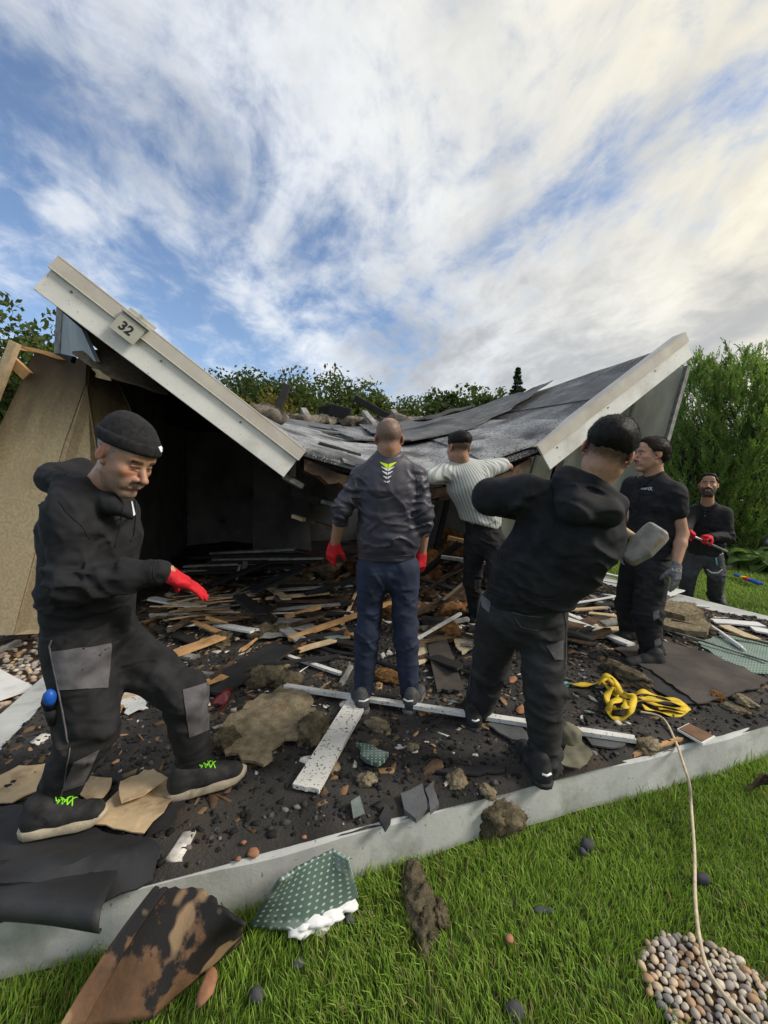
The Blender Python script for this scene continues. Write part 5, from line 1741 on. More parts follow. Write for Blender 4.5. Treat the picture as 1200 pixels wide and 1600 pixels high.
M('skin', (0.4, 0.25, 0.17), 0.5, 0.08, 60, attr=True, bump=0.12, bscale=260, bdist=0.001, spec=0.4, trans=0.12)
M('hair', (0.012, 0.011, 0.010), 0.55, 0.3, 120, attr=True, bump=0.3, bscale=200, spec=0.15)
M('cloth_black', (0.0125, 0.013, 0.0155), 0.85, 0.35, 14, bump=0.4, bscale=320, bdist=0.0015, spec=0.3, crease=(7, 0.016))
M('cloth_black_pants', (0.018, 0.018, 0.0195), 0.85, 0.4, 11, bump=0.4, bscale=320, bdist=0.0015, spec=0.25, grime=((0.05, 0.047, 0.043), 5, 0.58, 0.8), crease=(8, 0.018))
M('cloth_grey_patch', (0.11, 0.105, 0.115), 0.88, 0.25, 16, bump=0.4, bscale=300, bdist=0.0015, grime=((0.05, 0.045, 0.042), 7, 0.5, 0.75))
M('cloth_navy', (0.018, 0.027, 0.054), 0.8, 0.25, 12, bump=0.35, bscale=320, bdist=0.0012, spec=0.3, crease=(7, 0.016))
M('shell_grey', (0.040, 0.038, 0.054), 0.5, 0.15, 10, bump=0.15, bscale=200, bdist=0.001, spec=0.45, crease=(7, 0.022))
M('knit_black', (0.016, 0.016, 0.018), 0.95, 0.45, 60, bump=0.9, bscale=240, bdist=0.003, )
M('charcoal_jean', (0.024, 0.024, 0.026), 0.85, 0.35, 12, bump=0.4, bscale=320, bdist=0.0015, grime=((0.055, 0.055, 0.056), 6, 0.56, 0.8), crease=(8, 0.018))
M('steel_grey_cloth', (0.050, 0.054, 0.063), 0.85, 0.25, 14, bump=0.4, bscale=320, bdist=0.0015, crease=(7, 0.02))
M('glove_red', (0.50, 0.012, 0.022), 0.75, 0.2, 30, bump=0.4, bscale=260, bdist=0.0015, crease=(22, 0.004))
M('glove_grey', (0.14, 0.14, 0.155), 0.8, 0.2, 40, bump=0.5, bscale=260, bdist=0.0015)
M('shoe_black', (0.021, 0.021, 0.022), 0.75, 0.5, 18, bump=0.4, bscale=160, bdist=0.002, grime=((0.06, 0.055, 0.05), 12, 0.58, 0.8))
M('sole_cream', (0.36, 0.31, 0.23), 0.8, 0.25, 18, bump=0.3, bscale=80, grime=((0.15, 0.12, 0.085), 12, 0.52, 0.75))
M('sole_grey', (0.09, 0.09, 0.092), 0.7, 0.3, 18, bump=0.3)
M('sole_black', (0.02, 0.02, 0.02), 0.7, 0.3, 18, bump=0.3)
M('shoe_grey', (0.05, 0.05, 0.053), 0.7, 0.5, 22, bump=0.4, bscale=160, grime=((0.12, 0.12, 0.12), 14, 0.56, 0.7))
M('neon_green', (0.26, 0.75, 0.03), 0.6, 0.1, 20, bump=0)
M('neon_yellow', (0.60, 0.85, 0.02), 0.5, 0.1, 20, bump=0)
M('print_white', (0.72, 0.72, 0.72), 0.6, 0.1, 20, bump=0)
M('print_teal', (0.10, 0.38, 0.48), 0.6, 0.1, 20, bump=0)
# striped shirt: stripes follow the cloth's own height and width
def striped():
    m, nt, b = new_mat('striped_shirt')
    N, L = nt.nodes, nt.links
    t = N.new('ShaderNodeAttribute'); t.attribute_name = 'Flat'
    mp = N.new('ShaderNodeSeparateXYZ'); L.new(t.outputs['Vector'], mp.inputs[0])
    a = N.new('ShaderNodeMath'); a.operation = 'MULTIPLY'; L.new(mp.outputs[0], a.inputs[0]); a.inputs[1].default_value = 2 * math.pi / 0.020
    s_ = N.new('ShaderNodeMath'); s_.operation = 'SINE'; L.new(a.outputs[0], s_.inputs[0])
    r = N.new('ShaderNodeMapRange'); L.new(s_.outputs[0], r.inputs[0]); r.inputs[1].default_value = -0.5; r.inputs[2].default_value = 0.1
    x = N.new('ShaderNodeMix'); x.data_type = 'RGBA'; L.new(r.outputs[0], x.inputs[0])
    x.inputs[6].default_value = (0.25, 0.275, 0.275, 1); x.inputs[7].default_value = (0.46, 0.48, 0.47, 1)
    L.new(x.outputs[2], b.inputs['Base Color'])
    b.inputs['Roughness'].default_value = 0.85
striped()
# ------------------------------------------------------------------ the six men
Z3 = Vector((0, 0, 1))
def lp(a, b, t): return Vector(a).lerp(Vector(b), t)

# 1 ---- man in the beanie stepping over the rubble at the left
def man_beanie():
    P = Person(G(190, 1270), 'bearded man in black beanie, hoodie and red glove stepping over rubble at the left')
    n = Vector((1, -.08, 0))
    J = dict(neck=W(152, 768, 1.60), chest=W(147, 830, 1.60), waist=W(142, 915, 1.60), pelvis=W(146, 985, 1.62), n=n,
             sh_r=W(112, 806, 1.46), el_r=W(112, 912, 1.40), wr_r=W(262, 893, 1.50), sh_l=W(180, 800, 1.76), el_l=W(172, 905, 1.86), wr_l=W(188, 985, 1.84),
             hip_r=W(126, 1005, 1.54), kn_r=W(138, 1142, 1.49), an_r=W(84, 1252, 1.58), hip_l=W(172, 1005, 1.70), kn_l=W(288, 1082, 1.66), an_l=W(303, 1190, 1.72))
    core(P, {k: v for k, v in J.items()}, 1.0)
    L, fr = head(P, W(194, 714, 1.52), (.84, -.25, -.50), (.15, 0, 1), 1.02, 0.95, hair='buzz', hairc=(0.05, 0.047, 0.044), beard=0.78, beardc=(0.15, 0.132, 0.12), smile=0.9, neck_to=W(150, 772, 1.60), eyes_down=True, nose=1.4, res=0.0035)
    # sides of grey hair below the hat come from the stubble tone
    P.finish()
    # hat
    F = field_for([L(x, y, z) for x in (-.11, .11) for y in (-.14, .13) for z in (-.01, .16)], .02, .004)
    r_, f_, u_ = [Vector(a) for a in fr]
    F.ell(L(0, -.008, .062), fr, (.092, .118, .086), .01)
    F.ell(L(0, -.03, .115), fr, (.055, .065, .034), .05)
    F.cut(L(0, 0, .052), -u_ + f_ * .12, .008)
    F.folds([(L(0, 0, .13), .09, u_, .045, .004)], .0022, 2, 14)
    hat, hb = P.part('beanie', F, 'knit_black')
    F = field_for([L(x, y, z) for x in (-.12, .12) for y in (-.15, .14) for z in (-.01, .16)], .02, .004)
    F.ell(L(0, -.008, .060), fr, (.099, .125, .096), .01)
    F.cut(L(0, 0, .040), -u_ + f_ * .12, .014)
    F.cut(L(0, 0, .086), u_ - f_ * .12, .014)
    F.folds([], .0014, 3, 30)
    cf, cb = P.part('cuff', F, 'knit_black', None, hat)
    for k_, q in enumerate([[(247, 698), (251, 696), (255, 703), (251, 707)], [(253, 696), (258, 698), (257, 702), (255, 701)], [(252, 708), (256, 704), (258, 709), (254, 712)]]):
        decal(P, 'emblem', cb, q, 'print_white', hat, .0015, 3, 3)
    # hoodie
    F = field_for([J[k] for k in ('neck', 'chest', 'pelvis', 'sh_l', 'sh_r', 'el_l', 'el_r', 'wr_l', 'wr_r')], .26, .0085)
    fl = (n, 1.32)
    F.cap(J['chest'], J['waist'], .190, .176, .06, flat=fl)
    F.cap(J['waist'], W(142, 985, 1.61), .178, .182, .05, flat=fl)
    F.cap(W(150, 790, 1.60), J['chest'], .11, .18, .06, flat=fl)
    for s_ in 'lr':
        F.cap(lp(J['neck'], J['chest'], .5), J['sh_' + s_], .085, .080, .05)
        F.cap(J['sh_' + s_], J['el_' + s_], .082, .074, .03)
        F.cap(J['el_' + s_], lp(J['el_' + s_], J['wr_' + s_], .55), .074, .060, .025)
        F.cap(lp(J['el_' + s_], J['wr_' + s_], .5), lp(J['el_' + s_], J['wr_' + s_], .93), .060, .046, .02)
    # hood lying on the back and collar round the neck
    F.cap(W(85, 742, 1.62), W(128, 735, 1.74), .050, .045, .04)
    F.cap(W(78, 750, 1.58), W(120, 765, 1.50), .050, .048, .04)
    F.cap(W(120, 768, 1.50), W(172, 788, 1.49), .045, .034, .03); F.cap(W(172, 788, 1.49), W(204, 806, 1.52), .034, .014, .03)
    F.cap(W(128, 735, 1.74), W(165, 760, 1.74), .045, .035, .04)
    F.cap(W(118, 742, 1.60), W(140, 720, 1.60), .045, .035, .03, sub=True)
    F.folds([(J['el_r'], .13, J['el_r'] - J['sh_r'], .045, .013), (lp(J['el_r'], J['wr_r'], .3), .12, (1, 0, .4), .04, .009), (lp(J['el_r'], J['wr_r'], .9), .06, (1, 0, 0), .022, .005),
             (W(140, 960, 1.46), .20, (0.25, 0, 1), .055, .011), (W(150, 850, 1.45), .15, (.7, 0, .7), .07, .008), (J['sh_r'], .12, (.8, 0, .5), .055, .008),
             (W(110, 760, 1.55), .12, (.5, .4, 1), .035, .008)], .007, 11, 6)
    F.cut(W(140, 1003, 1.6), (0.05, 0, -1), .012)
    d_ = (J['wr_r'] - J['el_r']).normalized()
    ho, hb = P.part('hoodie', F, 'cloth_black')
    decal(P, 'chest_emblem', hb, [(204.5, 784), (206, 783), (211, 804), (208, 806)], 'print_white', ho, .002, 3, 8)
    strip(P, 'hem_seam', hb, [(64, 982), (95, 990), (140, 993), (190, 986), (214, 980)], .0022, 'cloth_black_pants', ho, .001)
    strip(P, 'cuff_seam', hb, [(243, 876), (240, 884), (239, 894), (242, 906)], .0022, 'cloth_black_pants', ho, .001)
    strip(P, 'shoulder_seam', hb, [(92, 782), (104, 800), (128, 822), (142, 846)], .0018, 'cloth_black_pants', ho, .001)
    strip(P, 'drawstring', hb, [(210, 782), (211, 810), (208, 838), (203, 846)], .0028, 'cloth_black', ho, .004)
    strip(P, 'zip', hb, [(192, 790), (186, 830), (178, 858)], .0022, 'cloth_black_pants', ho, .002)
    # trousers
    F = field_for([J[k] for k in ('pelvis', 'hip_l', 'hip_r', 'kn_l', 'kn_r', 'an_l', 'an_r')], .2, .0105)
    F.cap(W(142, 960, 1.61), J['pelvis'], .165, .17, .05, flat=(n, 1.25))
    F.cap(J['hip_r'], J['kn_r'], .122, .096, .04); F.cap(J['kn_r'], lp(J['kn_r'], J['an_r'], 1.02), .092, .066, .03)
    F.cap(J['hip_l'], J['kn_l'], .116, .092, .04); F.cap(J['kn_l'], lp(J['kn_l'], J['an_l'], 1.02), .090, .068, .03)
    F.folds([(J['kn_r'], .15, J['kn_r'] - J['an_r'], .06, .012), (J['kn_l'], .14, (.5, 0, .8), .06, .012), (J['an_r'], .10, J['kn_r'] - J['an_r'], .038, .012), (J['an_l'], .10, Z3, .038, .012),
             (W(190, 1020, 1.5), .16, (.7, 0, -.7), .06, .014), (W(240, 1040, 1.55), .14, (.6, 0, .7), .07, .010)], .007, 12, 6)
    F.cut(lp(J['kn_r'], J['an_r'], .97), J['an_r'] - J['kn_r'] + Vector((.10, 0, 0)), .01, .16); F.cut(lp(J['kn_l'], J['an_l'], 1.02), J['an_l'] - J['kn_l'] + Vector((.06, 0, 0)), .01, .14)
    pa, pb = P.part('trousers', F, 'cloth_black_pants')
    decal(P, 'pocket', pb, [(81, 1018), (174, 1006), (168, 1074), (92, 1078)], 'cloth_grey_patch', pa, .004)
    decal(P, 'knee_patch', pb, [(285, 1078), (326, 1066), (326, 1140), (296, 1152)], 'cloth_grey_patch', pa, .004)
    decal(P, 'knee_patch', pb, [(116, 1190), (155, 1170), (130, 1225), (96, 1236)], 'cloth_grey_patch', pa, .004)
    strip(P, 'pocket_piping', pb, [(82, 1000), (78, 1010), (92, 1078), (102, 1130), (108, 1165)], .003, 'cloth_grey_patch', pa)
    strip(P, 'neon_zip', pb, [(291, 1002), (302, 1014), (317, 1028)], .004, 'neon_yellow', pa)
    strip(P, 'seam', pb, [(110, 1168), (100, 1230), (88, 1262)], .002, 'cloth_grey_patch', pa)
    mb = MB(); mb.tube([W(80, 1082, 1.42), W(80, 1095, 1.42), W(82, 1106, 1.42)], [.022, .030, .024], 12); mb.tube([W(82, 1106, 1.42), W(88, 1128, 1.43)], [.028, .024], 10)
    mb.build('belt_pouch', 'rubber_black', P.root, True)
    lump('pouch_flask', 'blue_plastic', W(78, 1090, 1.385), (.019, .019, .030), 3, parent=P.root, sub=3, amp=0.05)
    shoe(P, G(40, 1304, .05), G(166, 1278, .05), 'shoe_black', 'sole_cream', ankle=None, laces='neon_green', w=.050, sole_h=.032)
    shoe(P, G(268, 1247, .03), G(384, 1212, .055), 'shoe_black', 'sole_cream', ankle=None, laces='neon_green', w=.050, sole_h=.032)
    F = hand_field(W(256, 892, 1.50), W(331, 930, 1.60) - W(256, 892, 1.50), (.05, .25, -1), (0, 1, 0), .20, (.10, .12, .14, .16), .35, 1.12, .03)
    F.folds([(W(275, 895, 1.5), .05, (1, 0, 0), .018, .0025)], .001, 3, 40)
    P.part('glove', F, 'glove_red')
    F = hand_field(J['wr_l'], (.1, .1, -1), (-.3, -.8, 0), (1, 0, 0), .19, (.3, .3, .35, .4), .3, 1.05)
    P.part('glove', F, 'glove_red')
man_beanie()

# 2 ---- man in the grey shell jacket, seen from behind
def man_jacket():
    P = Person(G(605, 1115), 'man in dark grey jacket with lime chevrons and navy trousers, seen from behind')
    n = Vector((0, 1, 0))
    J = dict(neck=W(607, 712, 2.47), chest=W(607, 760, 2.46), waist=W(608, 830, 2.48), pelvis=W(606, 882, 2.50), n=n,
             sh_l=W(566, 746, 2.46), el_l=W(536, 796, 2.42), wr_l=W(523, 852, 2.55), sh_r=W(649, 746, 2.46), el_r=W(663, 803, 2.42), wr_r=W(658, 866, 2.52),
             hip_l=W(582, 885, 2.50), kn_l=W(574, 990, 2.46), an_l=W(567, 1082, 2.47), hip_r=W(630, 885, 2.50), kn_r=W(634, 990, 2.46), an_r=W(640, 1082, 2.47))
    core(P, J, .85, .012)
    head(P, W(608, 686, 2.43), (0.02, 1, -.10), Z3, 0.99, .92, hair='buzz', hairc=(0.030, 0.026, 0.024), neck_to=W(607, 722, 2.46), lean=1.0, res=.0052)
    P.finish()
    F = field_for([J[k] for k in ('neck', 'chest', 'pelvis', 'sh_l', 'sh_r', 'el_l', 'el_r', 'wr_l', 'wr_r')], .24, .0085)
    fl = (n, 1.45)
    F.cap(W(607, 765, 2.46), W(609, 830, 2.47), .182, .186, .05, flat=fl)
    F.cap(W(609, 830, 2.47), W(604, 866, 2.49), .186, .176, .05, flat=fl)
    F.cap(W(607, 730, 2.46), W(607, 765, 2.46), .12, .19, .06, flat=fl)
    F.cap(W(607, 708, 2.455), W(607, 722, 2.46), .072, .080, .015)
    F.cut(W(607, 703, 2.46), Vector((0, .25, 1)), .008, .11)
    for s_ in 'lr':
        F.cap(W(607, 733, 2.46), J['sh_' + s_], .068, .066, .05)
        F.cap(J['sh_' + s_], J['el_' + s_], .070, .062, .03)
        F.cap(J['el_' + s_], lp(J['el_' + s_], J['wr_' + s_], .28), .064, .054, .02)
        F.cap(lp(J['el_' + s_], J['wr_' + s_], .25), lp(J['el_' + s_], J['wr_' + s_], .42), .052, .045, .01)
    F.folds([(J['el_l'], .12, (.4, 0, 1), .042, .014), (J['el_r'], .12, (-.4, 0, 1), .042, .014), (lp(J['sh_l'], J['el_l'], .5), .09, (.5, 0, 1), .05, .010), (lp(J['sh_r'], J['el_r'], .5), .09, (-.5, 0, 1), .05, .010),
             (W(612, 852, 2.35), .15, (.2, 0, 1), .06, .010), (W(600, 800, 2.35), .18, (.8, 0, .5), .12, .006), (W(560, 760, 2.4), .08, (.8, 0, .6), .05, .008), (W(648, 760, 2.4), .08, (-.8, 0, .6), .05, .008)], .005, 21, 5)
    F.cut(W(606, 875, 2.49), (0, 0, -1), .015)
    ja, jb = P.part('jacket', F, 'shell_grey')
    strip(P, 'hem_seam', jb, [(556, 866), (580, 870), (608, 871), (648, 866)], .002, 'shell_grey', ja, .001)
    for q_ in ([(572, 728), (560, 750), (556, 785)], [(645, 728), (652, 750), (653, 785)]):
        strip(P, 'armhole_seam', jb, q_, .0018, 'shell_grey', ja, .001)
    for i, (y, hw, th, m_) in enumerate([(722, 12.5, 7.5, 'neon_yellow'), (729, 10, 4.2, 'print_white'), (736, 8.2, 3.6, 'print_white'), (743.5, 6.3, 3.2, 'print_white'), (751, 4.8, 2.6, 'print_white')]):
        for s_ in (-1, 1):
            cx = 606.5 - i * .5
            decal(P, 'chevron', jb, [(cx + s_ * .5, y + hw * .55 - th * .45), (cx + s_ * hw, y), (cx + s_ * hw, y + .9), (cx + s_ * .5, y + hw * .55 + th * .55)], m_, ja, .0025, 4, 3)
    F = field_for([J[k] for k in ('pelvis', 'hip_l', 'hip_r', 'kn_l', 'kn_r', 'an_l', 'an_r')], .2, .0105)
    F.cap(W(604, 866, 2.5), W(604, 888, 2.5), .145, .152, .05, flat=(n, 1.3))
    for s_ in 'lr':
        F.cap(J['hip_' + s_], J['kn_' + s_], .090, .072, .03)
        F.cap(lp(J['hip_' + s_], J['kn_' + s_], .05) - n * .03, lp(J['hip_' + s_], J['kn_' + s_], .25) - n * .02, .09, .08, .05)
        F.cap(J['kn_' + s_], J['an_' + s_], .075, .057, .025)
    F.folds([(J['kn_l'], .16, (.5, 0, 1), .06, .010), (J['kn_r'], .16, (-.5, 0, 1), .06, .010), (J['an_l'], .08, Z3, .035, .008), (J['an_r'], .08, Z3, .035, .008), (W(606, 915, 2.4), .11, (.7, 0, .6), .045, .009),
             (W(578, 945, 2.4), .1, (-.5, 0, .8), .05, .007), (W(632, 945, 2.4), .1, (.5, 0, .8), .05, .007)], .004, 22, 6)
    tr_, tb = P.part('trousers', F, 'cloth_navy')
    strip(P, 'seam', tb, [(606, 876), (605, 900), (604, 918)], .0018, 'cloth_navy', tr_, .0005)
    for hx, tx, an in ((568, (-.30, .95, 0), 'an_l'), (638, (.34, .94, 0), 'an_r')):
        h_ = G(hx, 1118)
        so = shoe(P, h_, h_ + Vector(tx) * .29, 'shoe_grey', 'sole_grey', ankle=J[an], w=.046, sole_h=.03)
        mb = MB(); q = Vector(tx).normalized(); sd_ = q.cross(Z3)
        mb.tube([h_ + Z3 * .095 - sd_ * .030 - q * .002, h_ + Z3 * .090 - q * .010, h_ + Z3 * .095 + sd_ * .030 - q * .002], .005, 6)
        mb.build('collar_stripe', 'print_white', so, True)
    F = hand_field(lp(J['el_l'], J['wr_l'], .93), (-.30, .22, -.85), (.5, .8, 0), (.5, .4, 0), .19, (.35, .4, .45, .5), .4, 1.1)
    P.part('glove', F, 'glove_red')
    F = hand_field(lp(J['el_r'], J['wr_r'], .93), (-.02, .1, -1), (-.6, .7, 0), (-.4, .6, 0), .19, (.55, .6, .65, .7), .5, 1.1)
    P.part('glove', F, 'glove_red')
man_jacket()

# 3 ---- man in the striped shirt pushing at the roof edge
def man_striped():
    P = Person(G(770, 1005), 'man in grey striped short-sleeved shirt pushing against the sagging roof edge')
    n = Vector((-.3, .95, 0)).normalized()
    J = dict(neck=W(722, 722, 3.44), chest=W(730, 752, 3.46), waist=W(750, 800, 3.58), pelvis=W(756, 832, 3.66), n=n,
             sh_l=W(692, 738, 3.36), el_l=W(670, 745, 3.28), wr_l=W(652, 750, 3.48), sh_r=W(762, 732, 3.52), el_r=W(786, 727, 3.62), wr_r=W(795, 728, 3.80),
             hip_l=W(742, 845, 3.66), kn_l=W(738, 908, 3.80), an_l=W(744, 962, 4.0), hip_r=W(771, 845, 3.62), kn_r=W(782, 930, 3.48), an_r=W(798, 1002, 3.38))
    core(P, J, .95, .012)
    head(P, W(717, 700, 3.38), (-.38, .92, -.08), (.05, -.05, 1), 1.05, .95, hair='fade', hairc=(0.016, 0.013, 0.011), neck_to=W(724, 724, 3.44), res=.0058)
    add_skin(P, hand_field(J['wr_r'], (.1, .6, -.15), (0, .3, -1), (-.5, 0, .4), .19, (.5, .55, .6, .6), .3, 1.0, res=.004), .95)
    add_skin(P, hand_field(J['wr_l'], (-.3, .6, -.1), (0, .3, -1), (.5, 0, .4), .19, (.5, .55, .6, .6), .3, 1.0, res=.004), .95)
    P.finish()
    F = field_for([J[k] for k in ('neck', 'chest', 'pelvis', 'sh_l', 'sh_r', 'el_l', 'el_r')], .24, .009)
    fl = (n, 1.4)
    F.cap(J['chest'], J['waist'], .185, .178, .05, flat=fl)
    F.cap(J['waist'], W(753, 815, 3.62), .178, .176, .05, flat=fl)
    F.cap(W(722, 734, 3.44), J['chest'], .10, .18, .05, flat=fl)
    F.cap(W(721, 722, 3.43), W(723, 732, 3.44), .066, .075, .02)
    for s_ in 'lr':
        F.cap(lp(J['neck'], J['chest'], .5), J['sh_' + s_], .075, .075, .05)
        F.cap(J['sh_' + s_], lp(J['sh_' + s_], J['el_' + s_], .95), .078, .066, .03)
    F.cut(lp(J['sh_l'], J['el_l'], .95), J['el_l'] - J['sh_l'], .006) if False else None
    F.folds([(W(755, 800, 3.5), .15, (.6, 0, .8), .05, .010), (W(700, 745, 3.35), .08, (.8, 0, .5), .04, .008), (W(762, 740, 3.45), .1, (.7, 0, .5), .05, .008)], .005, 31, 6)
    F.cut(W(754, 821, 3.62), (-.28, 0, -1), .008)
    sh, sb = P.part('shirt', F, 'striped_shirt')
    nv = len(sh.data.vertices); co = np.zeros(nv * 3, np.float32); sh.data.vertices.foreach_get('co', co); co = co.reshape(-1, 3)
    lat = Vector((n.y, -n.x, 0))
    axis = (J['chest'] - J['pelvis']).normalized(); lat = (lat - axis * lat.dot(axis)).normalized()
    rel = co + np.array(wloc(P.root)) - np.array(J['waist'])
    rel = rel - np.outer(rel @ np.array(axis), np.array(axis))
    nn_ = n - axis * n.dot(axis); nn_.normalize()
    wv = np.arctan2(rel @ np.array(lat), -(rel @ np.array(nn_)) + .10) * .17
    arm = np.abs(rel @ np.array(lat)) - .17
    wv = np.where(arm > 0, wv + 0.0, wv)
    at = sh.data.attributes.new('Flat', 'FLOAT_VECTOR', 'POINT')
    at.data.foreach_set('vector', np.stack([wv + .003 * fbm(co, 8, 2, 3), co[:, 2], 0 * wv], 1).astype(np.float32).ravel())
    F = field_for([J[k] for k in ('pelvis', 'hip_l', 'hip_r', 'kn_l', 'kn_r', 'an_l', 'an_r')], .2, .0105)
    F.cap(W(754, 812, 3.63), W(757, 842, 3.66), .158, .165, .05, flat=(n, 1.25))
    for s_ in 'lr':
        F.cap(J['hip_' + s_], J['kn_' + s_], .102, .085, .03); F.cap(J['kn_' + s_], J['an_' + s_], .083, .066, .025)
    F.folds([(J['kn_l'], .16, (.4, 0, 1), .06, .012), (J['kn_r'], .16, (-.4, 0, 1), .06, .012), (J['an_l'], .1, Z3, .04, .010), (W(757, 860, 3.5), .14, (.6, 0, .7), .05, .012)], .006, 32, 6)
    pa, pb = P.part('trousers', F, 'cloth_black_pants')
    mb = MB()
    strip(P, 'belt', pb, [(728, 832), (745, 826), (765, 818), (782, 816)], .010, 'rubber_black', pa, .001)
    strip(P, 'pocket_seam', pb, [(766, 830), (770, 842), (782, 846)], .002, 'cloth_grey_patch', pa, .001)
    h_ = G(738, 978); shoe(P, h_, h_ + Vector((.12, .27, 0)), 'shoe_black', 'print_white', ankle=J['an_l'], w=.046, res=.006)
    h_ = G(793, 1018); shoe(P, h_, h_ + Vector((.20, .18, 0)), 'shoe_grey', 'print_white', ankle=J['an_r'], w=.046, res=.006)
man_striped()

# 4 ---- man swinging the sledgehammer, seen from behind
def man_hammer():
    P = Person(G(805, 1190), 'man in black hoodie and charcoal jeans leaning back with a sledgehammer, seen from behind')
    n = Vector((.50, .87, 0)).normalized()
    J = dict(neck=W(915, 775, 1.68), chest=W(888, 830, 1.72), waist=W(842, 895, 1.80), pelvis=W(816, 945, 1.88), n=n,
             sh_l=W(822, 772, 1.72), el_l=W(768, 776, 1.82), wr_l=W(850, 805, 2.06), sh_r=W(940, 836, 1.70), el_r=W(908, 896, 1.72), wr_r=W(938, 845, 1.97),
             hip_l=W(782, 955, 1.95), kn_l=W(766, 1045, 2.16), an_l=W(746, 1112, 2.31), hip_r=W(848, 958, 1.90), kn_r=W(850, 1075, 1.85), an_r=W(852, 1195, 1.86))
    core(P, J, 1.0, .015)
    head(P, W(950, 706, 1.60), (.58, .86, -.10), (.42, -.05, 1), 1.05, 1.02, hair='fade_low', hairc=(0.011, 0.010, 0.0095), neck_to=W(912, 785, 1.69), res=.0042)
    for s_, dd in (('l', (.7, .15, .15)), ('r', (.5, -.1, .2))):
        add_skin(P, hand_field(J['wr_' + s_], (-.4 if s_ == 'r' else .3, .25, .1), (.3, -.2, -1), (.2, -.6, .5), .19, (1.0, 1.05, 1.05, 1.0), .6, 1.0, res=.004), 1.0)
    P.finish()
    F = field_for([J[k] for k in ('neck', 'chest', 'pelvis', 'sh_l', 'sh_r', 'el_l', 'el_r', 'wr_l', 'wr_r')], .26, .0085)
    fl = (n, 1.42)
    F.cap(J['chest'], J['waist'], .196, .186, .06, flat=fl)
    F.cap(J['waist'], W(818, 932, 1.87), .186, .174, .05, flat=fl)
    F.cap(W(905, 795, 1.69), J['chest'], .13, .195, .06, flat=fl)
    for s_ in 'lr':
        F.cap(lp(J['neck'], J['chest'], .5), J['sh_' + s_], .090, .082, .06)
        F.cap(J['sh_' + s_], J['el_' + s_], .080, .076, .03)
        F.cap(J['el_' + s_], lp(J['el_' + s_], J['wr_' + s_], .9), .080, .055, .025)
    F.folds([(J['el_r'], .13, (.5, 0, .8), .06, .010), (W(820, 900, 1.7), .18, (.7, 0, .5), .08, .008), (W(822, 772, 1.65), .12, (.8, 0, -.5), .06, .008), (W(820, 930, 1.75), .15, (.3, 0, 1), .05, .008),
             (W(870, 810, 1.6), .18, (.6, 0, .8), .11, .008), (W(940, 850, 1.6), .12, (.8, 0, .5), .07, .010), (W(800, 860, 1.7), .12, (.9, 0, .3), .06, .008)], .007, 41, 5)
    F.cut(W(818, 946, 1.87), (.12, 0, -1), .014)
    ho, hb = P.part('hoodie', F, 'cloth_black')
    strip(P, 'hem_seam', hb, [(757, 920), (785, 932), (820, 938), (860, 937), (878, 932)], .0022, 'cloth_black_pants', ho, .001)
    strip(P, 'shoulder_seam', hb, [(838, 740), (828, 770), (826, 800)], .002, 'cloth_black_pants', ho, .001)
    strip(P, 'back_seam', hb, [(862, 735), (858, 770), (880, 800)], .0018, 'cloth_black_pants', ho, .001)
    # hood: thick folded cloth hanging behind the neck
    F = field_for([W(860, 720, 1.5), W(990, 840, 1.9)], .12, .007)
    F.cap(W(884, 752, 1.64), W(898, 792, 1.57), .052, .058, .05)
    F.cap(W(898, 790, 1.57), W(952, 802, 1.55), .058, .050, .05)
    F.cap(W(948, 802, 1.57), W(960, 790, 1.62), .046, .034, .04)
    F.cap(W(886, 745, 1.66), W(925, 752, 1.60), .034, .030, .03)
    F.cap(W(925, 752, 1.59), W(968, 786, 1.59), .032, .032, .03)
    F.cap(W(886, 748, 1.70), W(925, 775, 1.82), .045, .045, .05)
    F.cap(W(958, 790, 1.64), W(935, 785, 1.80), .034, .040, .05)
    F.cap(W(925, 745, 1.66), W(945, 765, 1.66), .050, .045, .03, sub=True)
    F.folds([(W(915, 790, 1.5), .10, (.35, 0, 1), .055, .010), (W(890, 760, 1.6), .07, (1, 0, .3), .04, .007)], .004, 42, 8)
    P.part('hood', F, 'cloth_black', None, ho)
    F = field_for([J[k] for k in ('pelvis', 'hip_l', 'hip_r', 'kn_l', 'kn_r', 'an_l', 'an_r')], .2, .0105)
    F.cap(W(818, 925, 1.88), W(816, 955, 1.90), .165, .175, .05, flat=(n, 1.3))
    F.cap(J['hip_l'], J['kn_l'], .112, .098, .04); F.cap(J['kn_l'], J['an_l'], .096, .076, .03)
    F.cap(J['hip_r'], J['kn_r'], .112, .092, .04); F.cap(J['kn_r'], J['an_r'], .090, .072, .03)
    F.folds([(J['kn_r'], .15, (.3, 0, 1), .06, .012), (J['an_r'], .13, Z3, .04, .012), (J['kn_l'], .16, (.4, 0, 1), .06, .011), (J['an_l'], .10, Z3, .04, .011), (W(820, 990, 1.8), .12, (.5, 0, .9), .05, .010)], .006, 43, 6)
    pa, pb = P.part('trousers', F, 'charcoal_jean')
    decal(P, 'pocket', pb, [(801, 958), (850, 963), (846, 985), (812, 980)], 'charcoal_jean', pa, .004)
    strip(P, 'pocket_seam', pb, [(800, 957), (825, 962), (852, 964)], .0022, 'cloth_grey_patch', pa)
    strip(P, 'pocket_seam', pb, [(803, 962), (815, 980), (845, 986)], .0016, 'cloth_grey_patch', pa)
    decal(P, 'cargo_pocket', pb, [(852, 1008), (878, 999), (878, 1030), (866, 1030)], 'cloth_grey_patch', pa, .008)
    strip(P, 'side_seam', pb, [(752, 925), (750, 945), (742, 985), (737, 1040), (733, 1090)], .002, 'cloth_grey_patch', pa)
    strip(P, 'side_seam', pb, [(879, 945), (884, 975), (884, 1000), (882, 1050)], .002, 'cloth_grey_patch', pa)
